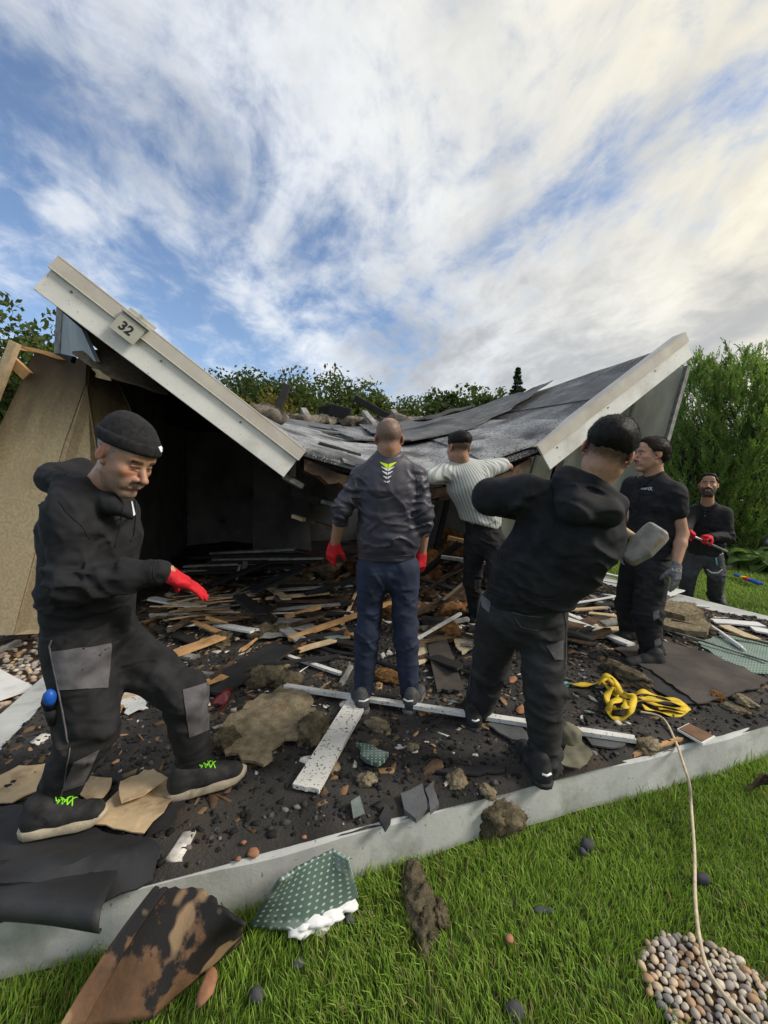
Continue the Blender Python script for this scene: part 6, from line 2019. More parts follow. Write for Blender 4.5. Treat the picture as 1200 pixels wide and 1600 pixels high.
    decal(P, 'side_pocket', pb, [(748, 926), (768, 940), (765, 958), (754, 948)], 'cloth_grey_patch', pa, .004)
    h_ = G(852, 1232); s1 = shoe(P, h_, h_ + Vector((-.02, .29, 0)), 'shoe_black', 'sole_black', ankle=J['an_r'], w=.048)
    h_ = G(742, 1144); s2 = shoe(P, h_, h_ + Vector((.02, .29, 0)), 'shoe_black', 'sole_black', ankle=J['an_l'], w=.048)
    for s_, hx in ((s1, G(852, 1232)), (s2, G(742, 1144))):
        mb = MB(); mb.tube([hx + Vector((-.02, -.012, .075)), hx + Vector((.0, -.016, .070)), hx + Vector((.02, -.012, .078))], .005, 6); mb.build('heel_mark', 'print_white', s_, True)
    # sledgehammer
    hm = empty('sledgehammer', W(1006, 851, 1.72), 'worn steel sledgehammer with a wooden handle held by the man in the black hoodie', 'hammer')
    hc = W(1007, 851, 1.72)
    ax = (W(1030, 830, 1.70) - W(984, 876, 1.72)).normalized()      # along the head
    hd = (W(930, 826, 1.86) - hc).normalized(); hd = (hd - ax * hd.dot(ax)).normalized()
    sd_ = ax.cross(hd)
    mb = MB()
    ring = []
    secs = [(-.098, .018, .040), (-.088, .026, .044), (-.02, .047, .047), (.055, .047, .047), (.080, .044, .044), (.088, .036, .036)]
    for (t, a_, b_) in secs:
        c_ = .24
        for (x, y) in ((-1, -1 + c_), (-1, 1 - c_), (-1 + c_, 1), (1 - c_, 1), (1, 1 - c_), (1, -1 + c_), (1 - c_, -1), (-1 + c_, -1)):
            mb.v.append(hc + ax * t + hd * x * a_ + sd_ * y * b_)
    for i in range(len(secs) - 1):
        for k in range(8):
            a_ = i * 8 + k; b_ = i * 8 + (k + 1) % 8
            mb.f.append((a_, b_, b_ + 8, a_ + 8))
    mb.f.append(tuple(reversed(range(8)))); mb.f.append(tuple(range(8 * (len(secs) - 1), 8 * len(secs))))
    mb.build('hammer_head', 'hammer_steel', hm, bevel=.003)
    mb = MB(); mb.tube([hc - hd * .040, hc + hd * .12, hc + hd * .22, hc + hd * .34], [.017, .0185, .018, .020], 12)
    mb.build('handle', 'pale_wood', hm, True)
man_hammer()

# 5 ---- man in the black polo shirt, in profile
def man_polo():
    P = Person(G(1005, 1030), 'man in black polo shirt and grey glove watching in profile at the right')
    n = Vector((-.98, -.18, 0)).normalized()
    J = dict(neck=W(1024, 742, 3.22), chest=W(1022, 785, 3.22), waist=W(1016, 832, 3.23), pelvis=W(1010, 874, 3.25), n=n,
             sh_l=W(1053, 771, 3.06), el_l=W(1066, 834, 3.05), wr_l=W(1057, 880, 2.98), sh_r=W(990, 760, 3.38), el_r=W(970, 800, 3.45), wr_r=W(975, 850, 3.36),
             hip_l=W(1020, 890, 3.16), kn_l=W(1012, 962, 3.12), an_l=W(1018, 1020, 3.10), hip_r=W(994, 888, 3.34), kn_r=W(982, 945, 3.46), an_r=W(985, 985, 3.58))
    core(P, J, 1.0, .011)
    head(P, W(1018, 711, 3.2), (-.985, .10, .03), Z3, 1.04, 1.02, hair='swept', hairc=(0.022, 0.015, 0.012), beard=.22, beardc=(0.10, 0.075, 0.06), neck_to=W(1026, 752, 3.22), nose=1.8, res=.0048)
    P.finish()
    F = field_for([J[k] for k in ('neck', 'chest', 'pelvis', 'sh_l', 'sh_r', 'el_l', 'el_r')], .24, .0085)
    fl = (n, 1.38)
    F.cap(J['chest'], J['waist'], .190, .178, .05, flat=fl)
    F.cap(J['waist'], W(1012, 868, 3.24), .178, .185, .05, flat=fl)
    F.cap(W(1024, 756, 3.22), J['chest'], .11, .185, .05, flat=fl)
    F.cap(W(1026, 744, 3.23), W(1022, 756, 3.21), .064, .085, .02)
    for s_ in 'lr':
        F.cap(lp(J['neck'], J['chest'], .45), J['sh_' + s_], .080, .078, .05)
        F.cap(J['sh_' + s_], lp(J['sh_' + s_], J['el_' + s_], .42), .084, .076, .03)
    F.folds([(W(1030, 790, 3.1), .14, (.8, 0, .5), .06, .008), (W(1012, 850, 3.1), .16, (.3, 0, 1), .05, .008), (J['sh_l'], .09, (.6, 0, .8), .05, .008)], .005, 51, 6)
    F.cap(W(1002, 738, 3.08), W(1003, 762, 3.06), .012, .004, .01, sub=True)
    F.cut(W(1012, 871, 3.24), (0, 0, -1), .008)
    po, pb = P.part('polo_shirt', F, 'cloth_black')
    # collar band and sleeve hems
    strip(P, 'collar', pb, [(1036, 738), (1024, 744), (1013, 752), (1004, 762)], .010, 'cloth_black', po, .002)
    strip(P, 'collar', pb, [(996, 744), (998, 756), (1001, 763)], .008, 'cloth_black', po, .002)
    strip(P, 'placket', pb, [(1001, 763), (999, 772), (998, 784)], .005, 'cloth_black', po, .001)
    for i_, (cx_, cy_) in enumerate([(998, 755), (996, 775)]):
        strip(P, 'button', pb, [(cx_, cy_), (cx_ + .8, cy_)], .004, 'cloth_grey_patch', po, .002)
    # the chest print, letters laid on the cloth
    tm = text_mesh('martX', 1.0, (0, 0, 0), (1, 0, 0), (0, 1, 0), (0, 0, 1), 0)
    vs_ = [v.co.copy() for v in tm.vertices]
    x0, x1 = min(v.x for v in vs_), max(v.x for v in vs_)
    y0, y1 = min(v.y for v in vs_), max(v.y for v in vs_)
    okm = True
    for v in tm.vertices:
        t = (v.co.x - x0) / (x1 - x0); s_ = (v.co.y - y0) / (y1 - y0)
        px = 1001 + 18.5 * t; py = 763.5 - 5.0 * (s_ - .5) * (0.7 + .45 * t) - 2.0 * (0.5 - abs(t - .5)) + .6 * t
        h = pb.ray_cast(Vector((0, 0, CAMZ)), ray(px, py).normalized())
        if h[0] is None: okm = False; break
        v.co = h[0] + h[1] * .002
    if okm: link('chest_print', tm, 'print_white', po)
    F = field_for([J[k] for k in ('pelvis', 'hip_l', 'hip_r', 'kn_l', 'kn_r', 'an_l', 'an_r')], .2, .0105)
    F.cap(W(1012, 862, 3.25), J['pelvis'], .165, .17, .05, flat=(n, 1.2))
    for s_ in 'lr':
        F.cap(J['hip_' + s_], J['kn_' + s_], .120, .105, .04); F.cap(J['kn_' + s_], J['an_' + s_], .100, .086, .03)
    F.folds([(J['kn_l'], .16, (.3, 0, 1), .06, .013), (J['an_l'], .12, Z3, .042, .014), (J['kn_r'], .14, (.3, 0, 1), .06, .012), (W(1010, 920, 3.0), .15, (.5, 0, .7), .06, .012)], .007, 52, 6)
    pa, pb2 = P.part('trousers', F, 'cloth_black')
    decal(P, 'cargo_pocket', pb2, [(1006, 896), (1036, 900), (1034, 940), (1004, 934)], 'cloth_black_pants', pa, .010)
    decal(P, 'reflector_patch', pb2, [(1020, 956), (1029, 953), (1030, 964), (1021, 970)], 'cloth_grey_patch', pa, .004, 5, 5)
    decal(P, 'reflector_patch', pb2, [(1022, 1000), (1031, 996), (1033, 1006), (1023, 1012)], 'cloth_grey_patch', pa, .004, 5, 5)
    h_ = G(1036, 1043); shoe(P, h_, G(974, 1043), 'shoe_black', 'sole_black', ankle=J['an_l'], w=.052)
    h_ = G(994, 1003); shoe(P, h_, G(953, 1003), 'shoe_black', 'sole_black', ankle=J['an_r'], w=.050)
    F = hand_field(W(1057, 884, 2.98), (0.0, .0, -1), (-.35, .94, 0), (-.9, -.3, 0), .20, (.14, .18, .2, .22), .35, 1.15, .05)
    gl_, gb = P.part('glove', F, 'glove_grey')
    for (tx_, x_, y_, w_, h2) in (('BLACK', 1051.5, 889.5, 15, 5.0), ('ROCK', 1052.5, 896, 15, 5.0)):
        tm = text_mesh(tx_, 1.0, (0, 0, 0), (1, 0, 0), (0, 1, 0), (0, 0, 1), 0)
        vs_ = [v.co.copy() for v in tm.vertices]
        x0, x1 = min(v.x for v in vs_), max(v.x for v in vs_); y0, y1 = min(v.y for v in vs_), max(v.y for v in vs_)
        okm = True
        for v in tm.vertices:
            t = (v.co.x - x0) / (x1 - x0); s_ = (v.co.y - y0) / (y1 - y0)
            h = gb.ray_cast(Vector((0, 0, CAMZ)), ray(x_ + w_ * (t - .1), y_ - h2 * (s_ - .5) + 1.5 * t).normalized())
            if h[0] is None: okm = False; break
            v.co = h[0] + h[1] * .0015
        if okm: link('glove_print', tm, 'print_white', gl_)
    F = hand_field(J['wr_r'], (-.1, 0, -1), (.4, -.9, 0), (-.9, 0, 0), .19, (.4, .45, .5, .5), .3, 1.1, res=.004)
    P.part('glove', F, 'glove_grey')
man_polo()

# 6 ---- bearded man on the lawn at the back, pulling a bar
def man_back():
    P = Person(G(1108, 940, GZ), 'bearded man in black long-sleeved shirt gripping a bar with a red glove on the lawn')
    n = Vector((-.55, -.83, 0)).normalized()
    J = dict(neck=W(1106, 787, 5.06), chest=W(1107, 812, 5.10), waist=W(1104, 842, 5.15), pelvis=W(1100, 862, 5.2), n=n,
             sh_r=W(1083, 800, 5.16), el_r=W(1070, 826, 5.0), wr_r=W(1064, 831, 4.8), sh_l=W(1131, 803, 5.0), el_l=W(1136, 838, 4.95), wr_l=W(1108, 839, 4.82),
             hip_r=W(1090, 866, 5.25), kn_r=W(1076, 892, 5.3), an_r=W(1072, 928, 5.5), hip_l=W(1112, 866, 5.2), kn_l=W(1119, 896, 5.2), an_l=W(1117, 931, 5.42))
    core(P, J, 1.0, .016)
    head(P, W(1107, 758, 5.0), (-.62, -.78, .12), (.12, .1, 1), 1.14, .92, hair='short', hairc=(0.010, 0.009, 0.009), beard=.97, beardc=(0.012, 0.010, 0.010), neck_to=W(1105, 788, 5.06), res=.006, smile=.2)
    P.finish()
    F = field_for([J[k] for k in ('neck', 'chest', 'pelvis', 'sh_l', 'sh_r', 'el_l', 'el_r', 'wr_l', 'wr_r')], .24, .010)
    fl = (n, 1.35)
    F.cap(J['chest'], J['waist'], .200, .190, .05, flat=fl)
    F.cap(J['waist'], W(1101, 856, 5.18), .190, .185, .05, flat=fl)
    F.cap(W(1106, 794, 5.06), J['chest'], .11, .19, .05, flat=fl)
    F.cap(W(1106, 788, 5.06), W(1106, 795, 5.06), .068, .08, .02)
    for s_ in 'lr':
        F.cap(lp(J['neck'], J['chest'], .5), J['sh_' + s_], .085, .082, .05)
        F.cap(J['sh_' + s_], J['el_' + s_], .084, .074, .03); F.cap(J['el_' + s_], lp(J['el_' + s_], J['wr_' + s_], .9), .074, .050, .025)
    F.folds([(J['el_l'], .13, (.3, 0, 1), .05, .012), (W(1105, 840, 5), .2, (.3, 0, 1), .06, .012)], .006, 61, 6)
    so, sb = P.part('shirt', F, 'cloth_black')
    strip(P, 'collar', sb, [(1094, 789), (1100, 797), (1104, 800)], .014, 'cloth_black', so, .004)
    strip(P, 'collar', sb, [(1121, 789), (1113, 797), (1107, 800)], .014, 'cloth_black', so, .004)
    for cy_ in (800, 806):
        strip(P, 'button', sb, [(1101, cy_), (1101.8, cy_)], .005, 'print_white', so, .003)
    F = field_for([J[k] for k in ('pelvis', 'hip_l', 'hip_r', 'kn_l', 'kn_r', 'an_l', 'an_r')], .2, .010)
    F.cap(W(1101, 856, 5.2), J['pelvis'], .165, .175, .05, flat=(n, 1.2))
    for s_ in 'lr':
        F.cap(J['hip_' + s_], J['kn_' + s_], .118, .105, .04); F.cap(J['kn_' + s_], J['an_' + s_], .102, .086, .03)
    F.folds([(J['kn_l'], .16, (.3, 0, 1), .06, .013), (J['an_l'], .14, Z3, .05, .014)], .007, 62, 6)
    pa, pb = P.part('trousers', F, 'steel_grey_cloth')
    decal(P, 'knee_panel', pb, [(1105, 893), (1131, 890), (1130, 898), (1106, 899)], 'cloth_grey_patch', pa, .004, 6, 4)
    strip(P, 'reflector_piping', pb, [(1105, 889), (1112, 895), (1122, 895), (1129, 889)], .008, 'print_white', pa, .003)
    strip(P, 'reflector_piping', pb, [(1123, 867), (1129, 864)], .008, 'print_white', pa, .003)
    strip(P, 'blue_zip', pb, [(1118, 872), (1120, 884)], .009, 'print_teal', pa, .003)
    h_ = G(1120, 944, GZ) ; shoe(P, G(1124, 940, GZ), G(1124, 940, GZ) + Vector((-.14, -.24, 0)), 'shoe_grey', 'sole_black', ankle=J['an_l'], w=.052, res=.007)
    shoe(P, G(1076, 938, GZ), G(1076, 938, GZ) + Vector((-.16, -.22, 0)), 'shoe_grey', 'sole_black', ankle=J['an_r'], w=.052, res=.007)
    for s_ in 'lr':
        F = hand_field(J['wr_' + s_], (-.75 if s_ == 'l' else .5, -.45, .05), (.1, .3, -1), (-.2, -.6, .6), .20, (.95, 1.0, 1.0, 1.0), .7, 1.2, res=.004)
        P.part('glove', F, 'glove_red')
    bar = MB(); bar.tube([W(1040, 818, 4.72), W(1136, 862, 4.80)], .013, 10)
    tag(bar.build('pry_bar', 'metal_grey', None, True), 'thin grey metal bar held in the red gloves of the bearded man on the lawn', 'bar')
man_back()
# ------------------------------------------------------------------ rubble
def board_mesh(a, b, w, t, seed=1, jag=0.0, warp=0.004, up=(0, 0, 1), m=4, n=8, taper=1.0):
    """plank from a to b lying on its underside line; jag = broken ends"""
    a, b = Vector(a), Vector(b)
    d = b - a; L_ = d.length; d.normalize()
    s_ = d.cross(Vector(up)).normalized(); u = s_.cross(d).normalized()
    r = random.Random(seed)
    j0 = [r.uniform(-jag, jag) for _ in range(m + 1)]; j1 = [r.uniform(-jag, jag) for _ in range(m + 1)]
    ph = r.uniform(0, 6)
    V = []
    for lay in (0, 1):
        for i in range(n + 1):
            for k in range(m + 1):
                x = i / n
                ww = w * (1 + (taper - 1) * x)
                xx = x * L_ + (j0[k] if i == 0 else 0) + (j1[k] if i == n else 0)
                z = lay * t + warp * math.sin(x * 3 + ph) + warp * 0.6 * math.sin(x * 7 + ph + k * .3)
                V.append(a + d * xx + s_ * (k / m - .5) * ww + u * z)
    N = (n + 1) * (m + 1)
    F = []
    for i in range(n):
        for k in range(m):
            q = i * (m + 1) + k
            F.append((q, q + 1, q + m + 2, q + m + 1)); F.append((N + q, N + q + m + 1, N + q + m + 2, N + q + 1))
    for i in range(n):
        q = i * (m + 1)
        F.append((q, q + m + 1, N + q + m + 1, N + q)); q += m
        F.append((q, N + q, N + q + m + 1, q + m + 1))
    for k in range(m):
        F.append((k, N + k, N + k + 1, k + 1)); q = n * (m + 1) + k
        F.append((q, q + 1, N + q + 1, N + q))
    return np_mesh('board', [tuple(v) for v in V], F)
def board(name, mat, p0, p1, w, t, label, cat='plank', z=(0.0, 0.0), group=None, up=(0, 0, 1), **kw):
    a = Gs(p0[0], p0[1], z[0]); b = Gs(p1[0], p1[1], z[1])
    o = link(name, board_mesh(a, b, w, t, up=up, **kw), mat)
    return tag(o, label, cat, group)
def pxpoly(px, z=0.0):
    return [G(x, y, z) for x, y in px]
def rag(name, mat, px, label, cat, thick=0.006, amp=0.012, step=0.05, wav=0.012, z=0.0, seed=1, lift=None, wscale=5.0, dz=0.0):
    """torn sheet lying on the litter, outline given in photograph pixels"""
    pts = [G(x, y, 0.02 + z) for x, y in px]
    poly = rough_poly([Vector((p.x, p.y)) for p in pts], 0.04, amp, seed)
    def zf(x, y):
        b = gh(x, y) + z + 0.003 + wav * (0.5 + 0.5 * float(fbm(np.array([[x, y, 0]]), wscale, 3, seed)[0]))
        return b + (lift(x, y) if lift else 0)
    def vec(x, y):
        b = np.maximum(0, grit_h(x, y)) + z + 0.003 + wav * (0.5 + 0.5 * fbm(np.stack([x, y, 0 * x], 1), wscale, 3, seed))
        return b + (np.array([lift(a, c) for a, c in zip(x, y)]) if lift else 0)
    zf.vec = vec
    o = sheet(name, mat, poly, zf, thick, step, label, cat)
    if mat.startswith('wool'): fuzz(o.data, 2600, .014, seed, .001)
    return o

# ---- white and timber boards, front area
board('white_batten', 'white_paint', (445, 1074), (992, 1158), .042, .022, 'long white painted batten lying across the rubble in front of the two men', jag=.006, seed=2, z=(.035, .02))
board('white_plank', 'white_stained', (562, 1092), (478, 1236), .125, .020, 'wide white plank with a brown stained end below the jacket man', jag=.004, seed=3, z=(.028, .012), m=6)
board('white_batten', 'white_paint', (438, 1022), (532, 1054), .035, .018, 'short grimy white batten left of the navy trousers', jag=.01, seed=4, z=(.02, .02))
board('white_batten', 'white_paint', (880, 966), (986, 1010), .085, .020, 'white plastic plank beside the polo man feet', jag=.002, seed=5, z=(.04, .03))
board('charred_board', 'felt_brown', (672, 965), (704, 1082), .175, .018, 'dark flat charred board right of the navy trousers', 'board', jag=.02, seed=6, z=(.06, .012), m=5)
board('timber_batten', 'fresh_wood', (453, 1002), (612, 944), .045, .035, 'bright orange-brown batten slanting behind the navy trousers', jag=.012, seed=7, z=(.03, .12))
board('timber_batten', 'fresh_wood', (448, 966), (500, 950), .05, .03, 'short orange timber piece in the middle of the rubble', jag=.02, seed=8, z=(.04, .07))
board('white_strip', 'white_paint', (420, 961), (552, 958), .03, .015, 'thin white strip behind the short orange timber', jag=.004, seed=9, z=(.05, .05))
board('grey_strip', 'grey_wood', (533, 1072), (549, 1042), .03, .02, 'small dark stick between white batten and navy trouser leg', jag=.01, seed=10, z=(.02, .05))
board('timber_strip', 'pale_wood', (535, 978), (556, 928), .03, .015, 'thin upright pale strip left of the navy trousers', jag=.004, seed=11, z=(.05, .06))
board('white_strip', 'white_paint', (640, 1006), (720, 960), .025, .02, 'narrow white strip right of the navy trousers, leaning on rubble', jag=.01, seed=12, z=(.06, .18))
board('charred_plank', 'char_wood', (560, 1012), (432, 985), .09, .03, 'charred plank behind the orange batten left of the navy legs', jag=.03, seed=13, z=(.04, .03))
board('charred_board', 'felt_black', (326, 1082), (444, 1012), .24, .02, 'wide black board below the pile of thin laths, left of the insulation', 'board', jag=.01, seed=14, z=(.03, .06), m=6)
board('wood_chip', 'fresh_wood', (378, 1018), (399, 1000), .04, .012, 'pointed orange wood splinter on the black board', 'splinter', jag=.03, seed=15, z=(.10, .11), taper=.3)
board('charred_plank', 'char_wood', (372, 932), (424, 975), .14, .03, 'broad charred plank tilted across the lath pile', jag=.02, seed=16, z=(.22, .06), m=5)
board('white_strip', 'white_clean', (262, 980), (308, 977), .04, .012, 'short white strip near the knee of the man in the beanie', jag=.003, seed=17, z=(.05, .05))
board('wood_lath', 'pale_wood', (160, 1100), (225, 1082), .03, .012, 'reddish lath behind the legs of the man in the beanie', jag=.01, seed=18, z=(.01, .02))
board('wood_lath', 'fresh_wood', (178, 1130), (190, 1102), .025, .012, 'small orange splinter behind the near knee of the man in the beanie', 'splinter', jag=.01, seed=19, z=(.01, .02))
r2 = random.Random(21)
for i in range(26):          # laths heaped in front of the dark room
    x = 232 + r2.random() * 60; y = 932 + r2.random() * 40
    L_ = 60 + r2.random() * 90
    m_ = ['pale_wood', 'fresh_wood', 'brown_wood', 'pale_wood', 'grey_wood'][i % 5]
    board('lath', m_, (x, y), (x + L_, y - 6 + r2.uniform(-14, 8)), .022 + .012 * r2.random(), .010, 'thin splintered lath heaped behind the outstretched red glove', 'lath',
          z=(.03 + .006 * i * r2.random(), .04 + .008 * i * r2.random()), group='laths heaped at the left', jag=.02, seed=100 + i, n=4, m=2)
for i in range(9):           # boards fallen flat in the middle
    y = 912 + i * 6
    x = 425 + r2.uniform(-12, 20)
    m_ = ['brown_wood', 'char_wood', 'grey_wood', 'char_wood', 'pale_wood'][i % 5]
    board('floor_board', m_, (x, y), (x + 95 + r2.uniform(0, 45), y - 4 + r2.uniform(-5, 6)), .05 + .05 * r2.random(), .016, 'dark floorboard in the flattened stack left of the navy trousers', 'plank',
          z=(.10 - i * .006, .11 - i * .006), group='boards stacked flat in the middle', jag=.01, seed=200 + i, n=5, m=3)
for i in range(11):          # dark planks stacked in the room
    y = 852 + i * 3.2
    x = 300 + r2.uniform(0, 60) - i * 4
    board('charred_plank', 'char_wood' if i % 3 else 'grey_wood', (x, y + 14), (x + 120 + r2.uniform(0, 60), y + 8 + r2.uniform(-4, 6)), .12, .03, 'charred plank in the dark stack at the back of the room', 'plank',
          z=(.30 - .02 * i, .32 - .02 * i), group='charred planks at the back of the room', jag=.03, seed=230 + i, n=5, m=3)
for i, (x0, y0, z0, x1, y1, z1, w_, m_, lab) in enumerate([
        (424, 882, .1, 472, 900, .12, .03, 'white_paint', 'thin pale strip lying deep in the dark room'),
        (463, 862, .35, 560, 878, .22, .14, 'brown_wood', 'brown beam under the left red glove of the jacket man'),
        (460, 890, .2, 520, 896, .1, .04, 'brown_wood', 'brown stick below the brown beam in the dark room'),
        (655, 905, .22, 745, 935, .1, .10, 'char_wood', 'dark red-brown beam right of the navy trousers'),
        (648, 960, .06, 735, 928, .22, .12, 'brown_wood', 'sooty board leaning beside the striped shirt man'),
        (660, 985, .05, 730, 970, .08, .05, 'grey_wood', 'grey stick in front of the striped shirt man'),
        (380, 898, .12, 384, 880, .3, .06, 'grey_wood', 'pale upright stick in the dark room'),
        (372, 905, .08, 376, 885, .25, .05, 'grey_wood', 'pale leaning stick beside the other one in the dark room'),
        (690, 905, .3, 742, 880, .4, .04, 'char_wood', 'thin charred stick behind the striped shirt man')]):
    board('fallen_timber', m_, (x0, y0), (x1, y1), w_, .03, lab, 'timber', z=(z0, z1), jag=.02, seed=260 + i)
for i, (x0, y0, z0, x1, y1, z1, w_, t_, m_, lab) in enumerate([
        (430, 905, .10, 560, 870, .42, .16, .03, 'brown_wood', 'wide brown board rising towards the left hand of the jacket man'),
        (480, 930, .08, 560, 905, .30, .10, .04, 'char_wood', 'charred beam end left of the navy trousers, sloping up'),
        (395, 925, .12, 470, 890, .30, .20, .02, 'felt_black', 'black felt-covered board sloping up at the mouth of the dark room'),
        (330, 915, .10, 420, 880, .26, .14, .03, 'char_wood', 'broad charred board sloping up left in the dark room'),
        (655, 930, .14, 735, 880, .55, .22, .03, 'brown_wood', 'wide brown board leaning up right of the navy trousers'),
        (660, 900, .30, 720, 850, .75, .10, .04, 'char_wood', 'charred post leaning up behind the jacket man right arm'),
        (690, 945, .10, 745, 900, .50, .07, .03, 'pale_wood', 'pale batten leaning up beside the striped shirt man'),
        (540, 915, .20, 600, 880, .50, .12, .03, 'brown_wood', 'brown board leaning up between the jacket man and the dark room')]):
    board('leaning_board', m_, (x0, y0), (x1, y1), w_, t_, lab, 'board', z=(z0, z1), jag=.03, seed=700 + i, m=5)
# right-hand boards
for i, (x0, y0, z0, x1, y1, z1, w_, m_, lab, cat) in enumerate([
        (885, 945, .05, 990, 928, .10, .03, 'white_clean', 'long thin white strip behind the polo man legs', 'strip'),
        (882, 955, .03, 945, 950, .05, .06, 'pale_wood', 'pale split timber beside the hammer man hip', 'timber'),
        (920, 958, .02, 975, 966, .02, .08, 'pale_wood', 'flat pale plank end behind the polo man feet', 'plank'),
        (940, 895, .02, 985, 905, .02, .06, 'white_clean', 'white board end at the far slab edge behind the hammer', 'plank'),
        (940, 908, .02, 975, 914, .02, .03, 'white_clean', 'thin white strip near the far slab edge', 'strip'),
        (1038, 930, .04, 1062, 922, .05, .12, 'white_clean', 'short white panel just right of the polo man knee', 'panel'),
        (1040, 943, .04, 1108, 950, .05, .05, 'white_clean', 'white trim strip crossing right of the polo man', 'strip'),
        (1036, 945, .06, 1072, 958, .05, .13, 'white_clean', 'white panel piece with torn end right of the polo man', 'panel'),
        (1114, 971, .02, 1190, 978, .02, .14, 'white_clean', 'flat white board on the slab at the right', 'plank'),
        (1176, 985, .02, 1230, 992, .02, .14, 'white_clean', 'flat white board cut by the right photo edge', 'plank'),
        (1132, 980, .02, 1180, 1000, .02, .10, 'chip_raw', 'tan chipboard strip between the two flat white boards', 'board'),
        (1050, 970, .05, 1215, 1010, .03, .025, 'brown_wood', 'long dark stick running to the right photo edge', 'stick'),
        (1056, 990, .02, 1200, 1036, .02, .014, 'grey_wood', 'thin grey stick across the green dotted mat', 'stick')]):
    a_ = G(x0, y0, 0.02 + z0); b_ = G(x1, y1, 0.02 + z1)
    tag(link(('white_board' if cat == 'panel' else 'loose_' + cat), board_mesh(a_, b_, w_, .014, 300 + i, .006, m=3, n=5), m_), lab, cat)
mb = MB(); mb.tube([G(1085, 962, .06), G(1125, 988, .06), G(1158, 1012, .05)], .017, 12); mb.tube([G(1158, 1012, .05), G(1164, 1016, .05)], .010, 8)
tag(mb.build('plastic_pipe', 'white_clean', None, True), 'white plastic pipe lying over the green dotted mat', 'pipe')

# splintered boards strewn over the middle of the slab
FR = ['brown_wood', 'char_wood', 'pale_wood', 'grey_wood', 'char_wood', 'fresh_wood', 'white_paint', 'felt_black', 'brown_wood', 'char_wood']
WHERE = [('lying left of the navy trousers', 300, 545, 925, 1060), ('lying right of the navy trousers', 655, 745, 930, 1060), ('strewn behind the hammer man', 885, 950, 915, 1010), ('in the dark room', 290, 560, 868, 925)]
for w_i, (wh, x0, x1, y0, y1) in enumerate(WHERE):
    for i in range((30, 16, 15, 12)[w_i]):
        x = x0 + (x1 - x0) * r2.random(); y = y0 + (y1 - y0) * r2.random()
        m_ = FR[r2.randrange(10)]
        k = (y - 765) / 300
        dx = r2.uniform(25, 85) * k * r2.choice((-1, 1)) * 1.6; dy = r2.uniform(-40, 40) * k
        tone = {'brown_wood': 'brown', 'char_wood': 'charred', 'pale_wood': 'pale', 'grey_wood': 'grey', 'fresh_wood': 'orange', 'white_paint': 'white', 'felt_black': 'black'}[m_]
        board('board_fragment', m_, (x, y), (x + dx, y + dy), r2.uniform(.02, .13), r2.uniform(.008, .022), tone + ' splintered board fragment ' + wh, 'fragment',
              z=(r2.uniform(.005, .06), r2.uniform(.005, .12)), group=tone + ' fragments ' + wh, jag=.025, seed=500 + i + 60 * w_i, n=3, m=3)
# ---- sheets
rag('dotted_mat', 'dotted_mesh', [(1090, 1005), (1130, 992), (1215, 1008), (1300, 1030), (1300, 1056), (1180, 1052), (1140, 1045)], 'green dotted underlay mat on the slab at the right', 'mat', seed=3, wav=.01, dz=.01)
rag('felt_sheet', 'felt_brown', [(960, 1018), (1040, 1004), (1100, 1022), (1200, 1062), (1188, 1080), (1140, 1092), (1090, 1102), (1010, 1050)], 'brown-black roofing sheet under the polo man shoe', 'sheet', seed=4, wav=.03, thick=.008)
rag('felt_sheet', 'felt_black', [(1000, 1042), (1050, 1055), (1110, 1100), (1060, 1100), (1010, 1072)], 'black felt scrap below the brown-black sheet', 'sheet', seed=5, wav=.02)
rag('grey_sheet', 'grey_wood', [(405, 998), (436, 966), (478, 968), (502, 984), (470, 992)], 'light grey rigid sheet in the middle of the rubble', 'sheet', seed=6, wav=.01, z=.03)
rag('chipboard_piece', 'chip_raw', [(894, 990), (930, 968), (985, 966), (986, 984), (950, 998), (920, 1000)], 'pale round chipboard piece behind the hammer man', 'board', seed=7, thick=.014, wav=.005, z=.01)
rag('chipboard_piece', 'chip_raw', [(706, 990), (738, 992), (745, 1010), (722, 1024), (712, 1008)], 'sooty chipboard piece beside the dark charred board', 'board', seed=8, thick=.014, wav=.005, z=.015)
rag('chipboard_piece', 'chip_raw', [(650, 980), (662, 1000), (672, 1030), (654, 1040), (648, 1010)], 'pale chipboard strip along the dark charred board', 'board', seed=9, thick=.014, wav=.005, z=.015)
rag('paper_sheet', 'white_paint', [(184, 1090), (214, 1070), (232, 1112), (200, 1122)], 'crumpled white sheet behind the near knee of the man in the beanie', 'sheet', seed=10, wav=.03, thick=.004)
rag('cardboard_sheet', 'cardboard', [(-20, 1225), (30, 1198), (78, 1196), (60, 1235), (20, 1258), (-20, 1262)], 'flat cardboard sheet at the left edge behind the rear foot', 'cardboard', seed=11, wav=.012, thick=.005)
rag('cardboard_sheet', 'cardboard', [(122, 1238), (138, 1215), (175, 1220), (162, 1250), (140, 1258)], 'small cardboard piece between the feet of the man in the beanie', 'cardboard', seed=12, wav=.02, thick=.005, z=.006)
rag('cardboard_sheet', 'cardboard', [(148, 1300), (165, 1262), (195, 1232), (225, 1210), (262, 1222), (278, 1252), (225, 1312)], 'big crumpled cardboard under the stepping foot of the man in the beanie', 'cardboard', seed=13, wav=.035, thick=.005, wscale=8, z=.004)
rag('cardboard_sheet', 'cardboard', [(188, 1228), (240, 1210), (262, 1226), (225, 1250), (190, 1262)], 'folded cardboard flap on the big crumpled cardboard', 'cardboard', seed=14, wav=.03, thick=.005, z=.035)
rag('felt_sheet', 'felt_black', [(215, 1325), (262, 1255), (282, 1245), (290, 1262), (262, 1300)], 'black felt strip under the big crumpled cardboard', 'sheet', seed=15, wav=.02)
